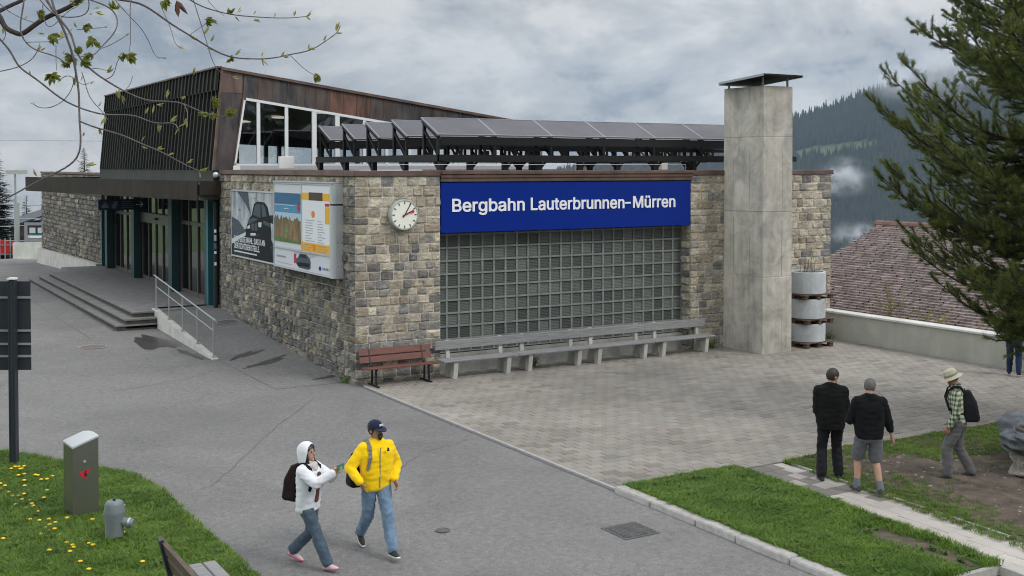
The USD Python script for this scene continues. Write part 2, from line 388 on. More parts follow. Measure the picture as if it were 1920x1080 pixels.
plain('lamp_white', (0.75, 0.72, 0.62), 0.5, emis=0.7)
mat('grid_concrete', (0.185, 0.20, 0.19), 0.2, 3, 0.7, 0.2, 60)
# glass bricks: dark ribbed glass
MATS['glass_brick'] = usdkit.material(stage, '/World/Looks/glass_brick', {
    'g': ('geometry', {}), 'xyz': ('separate_xyz', {}), 'w': ('math', {'math_type': 'multiply', 'value2': 165.0}), 's': ('math', {'math_type': 'sine'}), 'o': ('object_info', {}),
    'r': ('map_range', {'from_min': 0, 'from_max': 1, 'to_min': 0.6, 'to_max': 1.5}), 'c': ('color', {'value': (0.080, 0.091, 0.083)}), 'x': ('mix', {'mix_type': 'multiply', 'fac': 1.0}),
    'b': ('bump', {'strength': 0.35, 'distance': 0.008}), 'p': ('principled_bsdf', {'roughness': 0.3, 'specular_ior_level': 0.5}),
}, [('g.position', 'xyz.vector'), ('xyz.z', 'w.value1'), ('w.value', 's.value1'), ('s.value', 'b.height'), ('b.normal', 'p.normal'), ('o.random', 'r.value'), ('c.color', 'x.color1'), ('r.result', 'x.color2'), ('x.color', 'p.base_color')], surface='p.BSDF')
mat('bench_wood_red', (0.135, 0.048, 0.034), 0.25, 5, 0.6, 0.2, 50, sx=(1, 8, 8), fine=0.15)
mat('bench_wood_grey', (0.235, 0.235, 0.24), 0.25, 4, 0.75, 0.35, 50, sx=(0.6, 9, 9), fine=0.2)
mat('bench_wood_brown', (0.10, 0.07, 0.052), 0.3, 5, 0.7, 0.3, 50, sx=(6, 1, 6), fine=0.2)
mat('pallet_wood', (0.10, 0.065, 0.042), 0.4, 6, 0.85, 0.3, 40, fine=0.2)
plain('pillar_steel', (0.23, 0.235, 0.205), 0.33, 0.9)
plain('pillar_cap', (0.62, 0.65, 0.66), 0.35, 0.6)
plain('red_mark', (0.50, 0.012, 0.03), 0.5)
mat('hydrant_grey', (0.145, 0.17, 0.18), 0.15, 6, 0.45, 0.1, 40)
plain('sign_back', (0.020, 0.024, 0.032), 0.45)
plain('sign_rail', (0.30, 0.31, 0.34), 0.4, 0.3)
mat('iron', (0.085, 0.085, 0.087), 0.3, 10, 0.75, 0.2, 50)
mat('iron_rust', (0.16, 0.12, 0.105), 0.25, 10, 0.7, 0.2, 50, metal=0.2)
mat('roof_tile', (0.205, 0.172, 0.158), 0.35, 3, 0.85, 0.2, 40, fine=0.25, fscale=14, tone=True)
mat('roof_ridge', (0.19, 0.105, 0.088), 0.2, 3, 0.8)
mat('house_wall', (0.55, 0.50, 0.42), 0.1, 1, 0.85)
mat('bark', (0.075, 0.055, 0.042), 0.4, 12, 0.9, 0.6, 40)
mat('bark_dark', (0.032, 0.024, 0.020), 0.35, 14, 0.85, 0.4, 50)
mat('twig', (0.095, 0.085, 0.085), 0.35, 20, 0.8)
mat('twig_young', (0.17, 0.135, 0.095), 0.3, 20, 0.75)
mat('needle', (0.055, 0.085, 0.022), 0.4, 2.2, 0.6, col2=(0.185, 0.215, 0.045), rnd=0.3, trans=0.22)
mat('spruce', (0.016, 0.030, 0.014), 0.4, 0.5, 0.8, col2=(0.030, 0.048, 0.020), rnd=0.35)
mat('far_forest', (0.014, 0.023, 0.018), 0.3, 0.01, 0.9, col2=(0.026, 0.036, 0.025), rnd=0.45)
mat('leaf_young', (0.19, 0.22, 0.03), 0.25, 9, 0.55, trans=0.35, rnd=0.3)
mat('bud_leaf', (0.24, 0.23, 0.075), 0.25, 14, 0.6, trans=0.3, rnd=0.3)
mat('leaf_dead', (0.13, 0.055, 0.035), 0.3, 12, 0.7)
mat('shrub_leaf', (0.18, 0.17, 0.028), 0.3, 6, 0.6, trans=0.3, rnd=0.35)
mat('weed_leaf', (0.07, 0.13, 0.02), 0.3, 12, 0.6, trans=0.25)
mat('grass_blade', (0.062, 0.135, 0.008), 0.3, 1.6, 0.55, col2=(0.150, 0.245, 0.030), rnd=0.3, trans=0.3)
mat('grass_dry', (0.11, 0.12, 0.03), 0.3, 1.5, 0.6, col2=(0.075, 0.115, 0.02), rnd=0.35, trans=0.25)
plain('dandelion', (0.80, 0.50, 0.01), 0.6)
plain('dandelion_stem', (0.10, 0.16, 0.03), 0.6)
mat('boulder', (0.135, 0.15, 0.168), 0.4, 3.5, 0.85, 0.8, 20, fine=0.3, fscale=30, sx=(1, 1, 2.5), bdist=0.03)
mat('boulder_tan', (0.25, 0.23, 0.195), 0.35, 4, 0.85, 0.8, 20, fine=0.3, fscale=30, bdist=0.03)
mat('hill_ground', (0.028, 0.042, 0.024), 0.3, 0.004, 0.95, fine=0.5, fscale=0.03)
mat('hill_meadow', (0.06, 0.085, 0.035), 0.2, 0.01, 0.95)
# ------------------------------------------------------------------ ground
def gbase(Y):
    return np.interp(Y, [-80, -20, 2, 6, 10.5, 27, 46, 57, 120, 400], [0.0, 0, 0, 0.05, 0.17, 0.18, -0.43, -1.0, -9.0, -60.0])


def road_z(X, Y):
    return gbase(Y) - 0.004


def ramp_z(X, Y):
    zr = np.clip(0.0685 * (Y - 0.8), 0, 0.648); zl = np.maximum(np.clip((Y - 4.9) * 0.104, 0, 0.648), gbase(Y))
    t = np.clip((X + 1.75) / 1.75, 0, 1)
    return np.maximum(zl * (1 - t) + zr * t, gbase(Y)) + 0.002


def sstep(a, b, x):
    t = np.clip((x - a) / (b - a), 0, 1); return t * t * (3 - 2 * t)


def terrain_z(X, Y):
    z = gbase(Y) - 0.16
    z = z - 3.6 * sstep(15.2, 19, X) - 0.28 * np.clip(X - 21, 0, 1200)
    z = z - 0.10 * np.clip(Y - 60, 0, 900) * sstep(60, 140, Y)
    z = z + 0.42 * np.clip(-34 - X, 0, 260) * sstep(-34, -60, X)
    return np.maximum(z, -330.0)


gx = np.unique(np.concatenate([np.linspace(-60, 60, 61), np.geomspace(60, 4500, 22), -np.geomspace(60, 2500, 18)]))
gy = np.unique(np.concatenate([np.linspace(-60, 100, 61), np.geomspace(100, 4500, 22), -np.geomspace(60, 2500, 18)]))
top('ground', sheet(gx, gy, terrain_z), 'meadow', kind='structure', smooth=True)
top('road', sheet(np.linspace(-30, 0.0, 31), np.concatenate([np.linspace(-45, 0, 10), np.linspace(0.5, 62, 42)]), road_z), 'asphalt', kind='structure', smooth=True)
top('ramp', sheet(np.linspace(-1.74, 0.0, 8), np.linspace(0.4, 11.6, 34), ramp_z), 'asphalt', kind='structure', smooth=True)


def blob(cx, cy, rx, ry, ang=0.0, n=28, rough=0.28, seed=0):
    r = random.Random(seed); ph = [r.uniform(0, 6.28) for _ in range(5)]; P = []
    for k in range(n):
        a = k / n * 2 * math.pi
        q = 1 + rough * (0.5 * math.sin(2 * a + ph[0]) + 0.35 * math.sin(3 * a + ph[1]) + 0.25 * math.sin(5 * a + ph[2]) + 0.2 * math.sin(8 * a + ph[3]))
        x, y = rx * q * math.cos(a), ry * q * math.sin(a)
        P.append((cx + x * math.cos(ang) - y * math.sin(ang), cy + x * math.sin(ang) + y * math.cos(ang)))
    return Polygon(P).buffer(0)


# wet patches and cracks lie on the asphalt
for poly in (blob(-2.55, 8.1, 0.42, 1.35, 0.10, seed=3, rough=0.5), blob(-2.1, 5.7, 0.16, 0.9, 0.12, seed=9, rough=0.5)):
    top('wet_patch', poly_sheet(poly, lambda X, Y: gbase(Y) + 0.001), 'asphalt_wet', kind='structure')
for poly in (blob(-1.1, 4.6, 0.5, 0.16, 0.5, seed=5, rough=0.6), blob(-0.95, 3.4, 0.75, 0.13, 0.35, seed=6, rough=0.6), blob(-0.25, 1.1, 0.3, 0.10, 0.3, seed=8, rough=0.5)):
    top('wet_patch', poly_sheet(poly, lambda X, Y: ramp_z(X, Y) + 0.006, 0.25), 'asphalt_wet', kind='structure')
top('asphalt_patch', poly_sheet(Polygon([(-4.75, 7.2), (-2.9, 7.5), (-3.0, 9.0), (-4.9, 8.7)]), lambda X, Y: gbase(Y) - 0.001), 'asphalt', kind='structure')


def ribbon(pts, w, z, seed=0):
    r = random.Random(seed); P = []
    for (a, b) in zip(pts[:-1], pts[1:]):
        n = max(2, int(math.dist(a, b) / 0.18))
        for k in range(n):
            t = k / n; P.append((a[0] + (b[0] - a[0]) * t + r.uniform(-.025, .025), a[1] + (b[1] - a[1]) * t + r.uniform(-.025, .025)))
    P.append(pts[-1]); P = np.array(P); T = np.gradient(P, axis=0); T /= np.linalg.norm(T, axis=1, keepdims=True); Nn = np.column_stack([-T[:, 1], T[:, 0]])
    ww = np.array([w * r.uniform(0.4, 1.3) for _ in P])[:, None]
    A, B = P + Nn * ww / 2, P - Nn * ww / 2; k = len(P)
    V = np.vstack([A, B]); V = np.column_stack([V, z(V[:, 0], V[:, 1])])
    F = [(i + k, i + 1, i) for i in range(k - 1)] + [(i + k, i + 1 + k, i + 1) for i in range(k - 1)]
    m = trimesh.Trimesh(V, F, process=False)
    if m.face_normals[:, 2].mean() < 0: m.invert()
    return m


for i, pts in enumerate([[(-3.9, 25), (-4.1, 16), (-4.0, 9.3)], [(-5.2, 4.2), (-3.6, 3.9), (-1.9, 4.6), (-0.6, 5.0)], [(-4.9, 2.0), (-3.2, 2.6), (-2.0, 3.6)], [(-5.2, -6.6), (-3.0, -3.2), (-1.4, -1.0)], [(-2.9, -7.8), (-1.5, -6.4), (-0.2, -5.9)], [(-4.4, 11.5), (-3.4, 11.9)]]):
    top('asphalt_crack', ribbon(pts, 0.012, lambda X, Y: gbase(Y) + 0.0005 if max(p[1] for p in pts) > 9 or i != 1 else np.maximum(ramp_z(X, Y), gbase(Y)) + 0.004, i), 'asphalt_crack', kind='structure')

# plaza of concrete pavers, its rows along the front
plaza = top('plaza', box(0.13, 14.62, -10.03, 0.25, -0.12, -0.022), 'paver_bed', kind='structure')
PAV = []
row = 0; y = -10.02; ph = 0.205; pw = 0.295
while y < 0.2:
    x = 0.14 - (0.5 * pw if row % 2 else 0)
    while x < 14.6:
        x0, x1 = max(x, 0.14), min(x + pw, 14.6)
        if x1 - x0 > 0.06: PAV.append((x0, x1, y, min(y + ph, 0.22)))
        x += pw
    y += ph; row += 1


def paver_mesh(x0, x1, y0, y1, g=0.012, z=0.0):
    b = 0.008; dz = rng.uniform(-0.003, 0.003) + z; tx, ty = rng.uniform(-.004, .004), rng.uniform(-.004, .004)
    x0 += g / 2; x1 -= g / 2; y0 += g / 2; y1 -= g / 2
    V = [(x0, y0, -0.03 + z), (x1, y0, -0.03 + z), (x1, y1, -0.03 + z), (x0, y1, -0.03 + z), (x0, y0, dz - b + tx), (x1, y0, dz - b - tx), (x1, y1, dz - b + ty), (x0, y1, dz - b - ty)]
    V += [(x0 + b, y0 + b, dz + tx), (x1 - b, y0 + b, dz - tx), (x1 - b, y1 - b, dz + ty), (x0 + b, y1 - b, dz - ty)]
    F = [(8, 9, 10), (8, 10, 11)]
    for o in (0, 4):
        for i in range(4):
            j = (i + 1) % 4; F += [(o + i, o + j, o + 4 + j), (o + i, o + 4 + j, o + 4 + i)]
    return trimesh.Trimesh(V, F, process=False)


def paver_tone(x, y):
    n = float(meshkit.noise(np.array([[x * 0.45, y * 0.45, 3.0]]))[0]); t = rng.uniform(0.88, 1.10) * (0.86 + 0.28 * n)
    if rng.random() < 0.08: t *= 0.82
    w = rng.uniform(-0.02, 0.03); return (t * (1 + w), t, t * (1 - w))


PAV.sort(key=lambda q: (q[0] + q[1]) / 2 * 0.51 + (q[2] + q[3]) / 2 * 0.86)
rest, rt_ = [], []
for k, q in enumerate(PAV):
    m = paver_mesh(*q); t = paver_tone(q[0], q[2])
    if k < 300: part(plaza, 'paver', m, 'paver', tone=t)
    else: rest.append(m); rt_.append(np.repeat([t], len(m.vertices), 0))
part(plaza, 'pavers', cat_(rest), 'paver', tone=np.vstack(rt_), kind='stuff')
# granite edging between plaza and road, then a raised kerb round the lawn
edging = top('granite_edging', box(-0.03, 0.125, -10.05, -0.30, -0.12, -0.02), 'granite_dark', kind='structure')
y = -10.05
while y < -0.35:
    y2 = min(y + rng.uniform(0.85, 1.0), -0.30)
    part(edging, 'edge_stone', box(-0.02, 0.06, y + 0.006, y2 - 0.006, -0.1, 0.012, 0.01), 'granite_dark')
    part(edging, 'edge_stone', box(0.064, 0.125, y + 0.006, y2 - 0.006, -0.1, 0.016, 0.01), 'granite')
    y = y2
kerb = top('kerb', box(-0.01, 0.15, -16.4, -10.08, -0.12, 0.02), 'granite_dark', kind='structure')
y = -10.07
while y > -16.3:
    L = rng.uniform(0.8, 1.05); d = rng.uniform(-0.012, 0.012)
    part(kerb, 'kerb_stone', box(-0.03 + d, 0.17 + d, y - L + 0.008, y, -0.1, 0.085 + rng.uniform(-0.008, 0.008), 0.018), 'granite')
    y -= L
# slab path between the two lawns
PL = lambda Y: 2.40 + 0.05 * (Y + 10.0)
PR = lambda Y: 3.44 + 0.05 * (Y + 10.0)
path = top('path', prism([(PL(-10.06), -10.06), (PR(-10.06), -10.06), (PR(-17.5), -17.5), (PL(-17.5), -17.5)], -0.10, -0.018), 'paver_bed', kind='structure')
y = -10.07; row = 0
while y > -17.2:
    h = 0.30; n = 4; w = [rng.uniform(0.8, 1.2) for _ in range(n)]; w = np.cumsum([0] + w) / sum(w)
    for k in range(n):
        yc = y - h / 2; a, b = PL(yc) + (PR(yc) - PL(yc)) * w[k], PL(yc) + (PR(yc) - PL(yc)) * w[k + 1]
        pd = 0.52 * np.clip((yc + 12.6) / 1.4, 0.07, 1); dark = rng.random() < pd
        t = rng.uniform(0.66, 0.82) if dark else rng.uniform(1.5, 1.8)
        part(path, 'path_slab', paver_mesh(a, b, y - h, y, 0.007), 'paver', tone=(t, t, t * (1.0 if dark else 1.03)))
    y -= h; row += 1
part(path, 'edge_strip', prism([(PR(-10.3), -10.3), (PR(-10.3) + 0.05, -10.3), (PR(-17.5) + 0.05, -17.5), (PR(-17.5), -17.5)], -0.08, 0.03), 'granite')
part(path, 'edge_strip', prism([(PL(-15.1) - 0.05, -15.1), (PL(-15.1), -15.1), (PL(-17.5), -17.5), (PL(-17.5) - 0.05, -17.5)], -0.08, 0.03), 'granite')
part(path, 'edge_strip', box(0.2, PL(-15.15), -15.21, -15.128, -0.08, 0.03), 'granite')

# lawns
lawn_right = Polygon([(0.17, -10.06), (PL(-10.06) - .006, -10.06), (PL(-15.135) - .006, -15.135), (0.17, -15.135)])
verge = Polygon([(PR(-10.06) + 0.05, -10.05), (16, -10.05), (16, -22), (2.2, -22), (PR(-17) + 0.05, -17)])
lawn_left = Polygon([(-16, 1.5), (-10.5, -0.2), (-7.9, -2.75), (-7.36, -3.44), (-6.51, -4.86), (-6.16, -5.55), (-6.0, -6.5), (-6.03, -7.79), (-5.94, -9.2), (-5.92, -10.9), (-5.9, -16), (-16, -18)])
lump = lambda X, Y: 0.035 * meshkit.noise(np.stack([X * 1.7, Y * 1.7, 0 * X], -1)) + 0.02


def lz(X, Y):
    return lump(X, Y) + 0.02 * sstep(-6.0, -8.5, X)


def rz(X, Y):
    return lump(X, Y) + 0.015


def vz(X, Y):
    return lump(X, Y) * 0.8 - 0.01 + 0.10 * meshkit.noise(np.stack([X * 0.8, Y * 0.8, 0 * X + 4], -1)) * sstep(3.6, 4.6, X)


top('lawn', poly_sheet(lawn_right, rz), 'turf_base', kind='structure', smooth=True)
top('lawn', poly_sheet(lawn_left, lz, 0.5), 'turf_base', kind='structure', smooth=True)
top('worn_verge', poly_sheet(verge, vz, 0.35), 'soil', kind='structure', smooth=True)


def blades(n, h, spread, lean, w, seed):
    r = np.random.default_rng(seed); V, F = [], []
    for _ in range(n):
        a = r.uniform(0, 6.28); rad = spread * math.sqrt(r.uniform()); b = np.array([rad * math.cos(a), rad * math.sin(a), -0.01])
        hh = h * r.uniform(0.55, 1.2); d = r.uniform(0, 6.28); l = lean * r.uniform(0.2, 1.3) * hh; dv = np.array([math.cos(d), math.sin(d), 0]); sv = np.array([-dv[1], dv[0], 0]) * w / 2
        m = b + dv * l * 0.35 + [0, 0, hh * 0.6]; t = b + dv * l + [0, 0, hh * (1.0 - 0.25 * l / hh)]; k = len(V)
        V += [b - sv, b + sv, m + sv * 0.8, m - sv * 0.8, t]; F += [(k, k + 1, k + 2), (k, k + 2, k + 3), (k + 3, k + 2, k + 4)]
    return trimesh.Trimesh(V, F, process=False)


def scatter(path_, protos, mats, pos, scale, kind='stuff', label=None, quat=None):
    pi = UsdGeom.PointInstancer.Define(stage, path_); rel = pi.CreatePrototypesRel()
    for k, (m, mt) in enumerate(zip(protos, mats)):
        q = usdkit.mesh(stage, f'{path_}/piece_{k + 1:03d}', m, MATS[mt]); rel.AddTarget(q.GetPath())
    n = len(pos); r = np.random.default_rng(n)
    pi.CreatePositionsAttr(Vt.Vec3fArray.FromNumpy(np.asarray(pos, np.float32)))
    pi.CreateProtoIndicesAttr(Vt.IntArray.FromNumpy(r.integers(0, len(protos), n).astype(np.int32)))
    pi.CreateScalesAttr(Vt.Vec3fArray.FromNumpy(np.repeat(np.asarray(scale, np.float32).reshape(n, -1), 1 if np.ndim(scale) == 2 else 3, 1)))
    if quat is None:
        a = r.uniform(0, 2 * np.pi, n); quat = np.stack([np.cos(a / 2), 0 * a, 0 * a, np.sin(a / 2)], 1)
    pi.CreateOrientationsAttr(Vt.QuathArray([Gf.Quath(float(q[0]), float(q[1]), float(q[2]), float(q[3])) for q in quat]))
    data(pi.GetPrim(), label, None, None, kind)
    return pi


def in_poly(poly, n, r):
    import shapely
    x0, y0, x1, y1 = poly.bounds; P = np.column_stack([r.uniform(x0, x1, n), r.uniform(y0, y1, n)])
    return P[shapely.contains_xy(poly, P[:, 0], P[:, 1])]


wd = blades(9, 0.075, 0.035, 1.5, 0.032, 7)
g1, g2 = blades(18, 0.10, 0.06, 0.8, 0.007, 1), blades(16, 0.065, 0.06, 1.0, 0.007, 2)
r_ = np.random.default_rng(5)
P = in_poly(lawn_right.buffer(0.025), 11500, r_)
nn = meshkit.fbm(np.column_stack([P * 0.9, np.zeros(len(P))]), 3)
bare = np.exp(-((P[:, 0] - 1.75) / 0.4) ** 2) * sstep(-12.6, -13.6, P[:, 1]) * 1.1
keep = r_.random(len(P)) > bare
P, nn = P[keep], nn[keep]
top('soil_patch', poly_sheet(blob(1.72, -14.1, 0.38, 0.95, 0.05, seed=4), lambda X, Y: rz(X, Y) + 0.004), 'soil', kind='structure')
scatter('/World/grass', [g1, g2], ['grass_blade', 'grass_blade'], np.column_stack([P, rz(P[:, 0], P[:, 1])]), 0.55 + 0.95 * nn)
P = in_poly(Polygon([(-9.5, -0.2), (-7.9, -2.75), (-7.36, -3.44), (-6.51, -4.86), (-6.16, -5.55), (-6.0, -6.5), (-6.03, -7.79), (-5.94, -9.2), (-5.92, -10.9), (-5.9, -13.5), (-8.6, -13.5), (-9.6, -5)]), 30000, r_)
nn = meshkit.fbm(np.column_stack([P * 0.8, np.ones(len(P))]), 3)
scatter('/World/grass_001', [g1, g2], ['grass_blade', 'grass_blade'], np.column_stack([P, lz(P[:, 0], P[:, 1])]), 0.7 + 1.0 * nn)
P = in_poly(Polygon([(3.45, -10.07), (13, -10.07), (13, -16), (2.8, -16)]), 26000, r_)
nn = meshkit.fbm(np.column_stack([P * 0.9, np.full(len(P), 2.0)]), 3)
# grass survives in a strip along the plaza and along the path; the middle is trodden bare
edge_d = np.minimum((-10.07 - P[:, 1]), np.maximum(P[:, 0] - PR(P[:, 1]), 0) * 1.25)
keep = r_.random(len(P)) < np.clip(1.15 - edge_d / (0.55 + 1.2 * nn), 0.015, 1)
far_ = (P[:, 0] > 5.4) & (P[:, 1] > -11.6); keep |= far_ & (r_.random(len(P)) < 0.8)
P, nn = P[keep], nn[keep]
scatter('/World/grass_002', [g2, blades(12, 0.05, 0.06, 1.0, 0.006, 3)], ['grass_blade', 'grass_dry'], np.column_stack([P, vz(P[:, 0], P[:, 1])]), 0.5 + 0.8 * nn)
P = np.vstack([in_poly(lawn_right, 130, r_), in_poly(lawn_left, 900, r_)])
P = P[(P[:, 0] > -9.4) & (P[:, 1] > -15)]
zz = np.where(P[:, 0] > 0, rz(P[:, 0], P[:, 1]), lz(P[:, 0], P[:, 1]))
scatter('/World/broad_weeds', [wd], ['weed_leaf'], np.column_stack([P, zz + .02]), 0.6 + 0.9 * r_.random(len(P)))
# small stones on the bare soil
P = in_poly(Polygon([(3.3, -11), (7.5, -11), (7.5, -15.5), (2.9, -15.5)]), 500, r_)
peb = trimesh.creation.icosphere(1, 0.02); peb.vertices *= [1.3, 1, 0.6]
scatter('/World/pebbles', [peb], ['boulder_tan'], np.column_stack([P, vz(P[:, 0], P[:, 1])]), 0.3 + 1.1 * r_.random(len(P)) ** 3)
# ------------------------------------------------------------------ the station
ST = thing('station_building', 'low stone railway station with glass block front, copper hall and entrance canopy', 'station')
courses = [-0.12]
while courses[-1] < 4.70: courses.append(courses[-1] + rng.choice([0.15, 0.17, 0.2, 0.21, 0.225, 0.24]))
courses[-1] = 4.74
CREAM, TAN, GREY, DARK, BLUE = (0.56, 0.51, 0.42), (0.42, 0.37, 0.295), (0.37, 0.35, 0.315), (0.245, 0.235, 0.22), (0.27, 0.27, 0.27)


def tone_front(u, z, r):
    up = min(max((z - 2.3) / 1.1, 0), 1)
    if r.random() < up * 0.9: c = CREAM if r.random() < 0.72 else TAN
    else: c = r.choices([CREAM, TAN, GREY, DARK, BLUE], [0.20, 0.18, 0.32, 0.14, 0.16])[0]
    return np.array(c) * r.uniform(0.85, 1.22)


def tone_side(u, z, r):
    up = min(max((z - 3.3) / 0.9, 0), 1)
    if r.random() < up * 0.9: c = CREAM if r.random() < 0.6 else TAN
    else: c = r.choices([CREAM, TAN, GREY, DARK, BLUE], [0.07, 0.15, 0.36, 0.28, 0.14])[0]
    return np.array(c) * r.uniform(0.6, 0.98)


def tone_right(u, z, r):
    c = r.choices([CREAM, TAN, GREY, BLUE, DARK], [0.55, 0.22, 0.15, 0.04, 0.04])[0] if z > 1.5 else r.choices([CREAM, TAN, GREY, BLUE, DARK], [0.3, 0.2, 0.35, 0.1, 0.05])[0]
    return np.array(c) * r.uniform(0.85, 1.2)


def stone(u0, u1, z0, z1, r, rough=1.0):
    """One rough-faced block in (u, out, z): a pillowed face with pulled-back edges and a skirt."""
    g = 0.009; u0 += g; u1 -= g; z0 += g; z1 -= g
    nu = 4 if u1 - u0 > 0.22 else 3; nz = 4 if rough > 1 else 3
    us = np.linspace(u0, u1, nu + 1); zs = np.linspace(z0, z1, nz + 1); V = []; proud = r.uniform(0.012, 0.034) * rough; tu, tz = r.uniform(-.05, .05), r.uniform(-.10, .06)
    us[1] = u0 + (u1 - u0) * r.uniform(.08, .16); us[-2] = u1 - (u1 - u0) * r.uniform(.08, .16); zs[1] = z0 + (z1 - z0) * r.uniform(.12, .22); zs[-2] = z1 - (z1 - z0) * r.uniform(.12, .22)
    for i, a in enumerate(us):
        for j, b in enumerate(zs):
            e = (i in (0, nu)) + (j in (0, nz)); o = (proud + r.uniform(-0.012, 0.014) * rough + tu * (a - (u0 + u1) / 2) + tz * (b - (z0 + z1) / 2)) if e == 0 else r.uniform(-0.001, 0.009) if e == 1 else r.uniform(-.003, 0.004)
            ju, jz = (r.uniform(-.006, .005), r.uniform(-.006, .005)) if e else (r.uniform(-.015, .015), r.uniform(-.01, .01))
            V.append((a + (ju if e != 2 else np.sign((u0 + u1) / 2 - a) * r.uniform(0, .008)), o, b + (jz if e != 2 else np.sign((z0 + z1) / 2 - b) * r.uniform(0, .007))))
    n = nz + 1; F = []
    for i in range(nu):
        for j in range(nz):
            q = (i * n + j, (i + 1) * n + j, (i + 1) * n + j + 1, i * n + j + 1)
            F += [(q[0], q[1], q[2]), (q[0], q[2], q[3])] if (i + j) % 2 else [(q[0], q[1], q[3]), (q[1], q[2], q[3])]
    ring = [i * n for i in range(nu + 1)] + [nu * n + j for j in range(1, n)] + [i * n + nz for i in range(nu - 1, -1, -1)] + [j for j in range(nz - 1, 0, -1)]
    k = len(V); V += [(V[i][0], -0.06, V[i][2]) for i in ring]; m = len(ring)
    for i in range(m):
        j = (i + 1) % m; F += [(ring[j], ring[i], k + i), (ring[j], k + i, k + j)]
    return np.array(V), np.array(F)


count = [0]


def stone_wall(core, o, ud, nd, u0, u1, ztop, tonef, single, seed, umin=0.24, umax=0.5, zlo=None, rough=1.0, offs=None, cs=None, ind_u=1e9, smooth=True, pname='stone_wall'):
    r = random.Random(seed); o, ud, nd = np.asarray(o, float), np.asarray(ud, float), np.asarray(nd, float)
    w = part(ST, pname, core, 'mortar'); rest, tones = [], []
    cs = cs or courses
    for c, (za, zb) in enumerate(zip(cs[:-1], cs[1:])):
        zb = min(zb, ztop)
        if zb - za < 0.05: continue
        ua = u0 if offs is None else offs[c % 2]
        while ua < u1 - 0.02:
            ub = ua + r.uniform(umin, umax) * (0.75 + (zb - za) * 1.4)
            if u1 - ub < umin * 0.6: ub = u1
            if zlo is not None and zb < zlo(ua): ua = ub; continue
            V, F = stone(ua, ub, za, zb, r, rough)
            m = trimesh.Trimesh(o + V[:, :1] * ud + V[:, 1:2] * nd + V[:, 2:] * np.array([0, 0, 1.0]), F, process=False)
            if np.dot(np.cross(ud, [0, 0, 1.0]), nd) > 0: pass
            else: m.invert()
            t = tonef(ua, (za + zb) / 2, r)
            if single and count[0] < 300 and ua < ind_u: part(w, 'stone', m, 'stone', smooth=24, tone=t); count[0] += 1
            else: rest.append(m); tones.append(np.repeat([t], len(m.vertices), 0))
            ua = ub
    if rest: part(w, 'stones', cat_(rest), 'stone', tone=np.vstack(tones), kind='stuff')
    return w


X0, X1 = 2.17, 9.76
stone_wall(box(0.006, X0 - 0.005, 0.004, 0.6, -0.3, 4.74), (0, 0, 0), (1, 0, 0), (0, -1, 0), 0.0, X0, 4.74, tone_front, True, 21, 0.20, 0.37)
side_core = cat_([box(0.006, 0.5, 0.605, 10.4, -0.3, 4.735)])
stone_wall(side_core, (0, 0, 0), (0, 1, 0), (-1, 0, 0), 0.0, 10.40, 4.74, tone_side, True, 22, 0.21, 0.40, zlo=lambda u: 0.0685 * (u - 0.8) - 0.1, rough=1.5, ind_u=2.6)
# right pier, its reveal and the wall beyond the chimney
stone_wall(box(X1 + 0.02, 15.03, 0.004, 0.6, -0.3, 4.735), (0, 0, 0), (1, 0, 0), (0, -1, 0), X1, 15.05, 4.74, tone_right, False, 23, 0.20, 0.40)
stone_wall(box(X1 + 0.02, X1 + 0.2, 0.605, 0.62, 0, 1), (X1, 0, 0), (0, 1, 0), (-1, 0, 0), 0.03, 0.42, 3.6, tone_right, False, 24, 0.3, 0.5)
fine = [-0.5]
while fine[-1] < 4.55: fine.append(fine[-1] + rng.uniform(0.16, 0.24))
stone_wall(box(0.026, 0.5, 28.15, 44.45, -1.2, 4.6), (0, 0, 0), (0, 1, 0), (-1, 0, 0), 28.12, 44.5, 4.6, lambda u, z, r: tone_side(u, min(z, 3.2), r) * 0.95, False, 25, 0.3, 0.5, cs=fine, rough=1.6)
part(ST, 'end_wall', box(14.6, 15.02, 0.605, 26, -4, 4.73), 'mortar')
part(ST, 'end_wall', box(0.3, 14.6, 43.9, 44.4, -4, 4.6), 'mortar')
# glass block wall
part(ST, 'wall_base', box(X0, X1, 0.33, 0.6, -0.2, 0.475), 'concrete_grey')
NC, ZR = 23, [0.475 + k * 0.3165 for k in range(11)]
px_ = np.linspace(X0 + 0.02, X1 - 0.005, NC + 1)
gr = [box(px_[0] - 0.02, px_[0] + 0.035, 0.335, 0.42, ZR[0], ZR[-1]), box(px_[-1] - 0.035, px_[-1], 0.335, 0.42, ZR[0], ZR[-1])]
for x in px_[1:-1]: gr.append(box(x - 0.026, x + 0.026, 0.340, 0.42, ZR[0], ZR[-1]))
for z in ZR: gr += [box(px_[0], px_[-1], 0.330, 0.415, z - 0.022, z + 0.022)]
grid = part(ST, 'block_grid', cat_(gr), 'grid_concrete')
for i in range(NC):
    for j in range(10):
        a, b, c, d = px_[i] + 0.026, px_[i + 1] - 0.026, ZR[j] + 0.022, ZR[j + 1] - 0.022
        part(grid, 'glass_block', box(a - 0.004, b + 0.004, 0.362 + rng.uniform(0, 0.006), 0.45, c - 0.004, d + 0.004, 0.014), 'glass_brick')
part(ST, 'lintel', box(X0, X1, 0.10, 0.6, 3.66, 4.58), 'interior_dark')
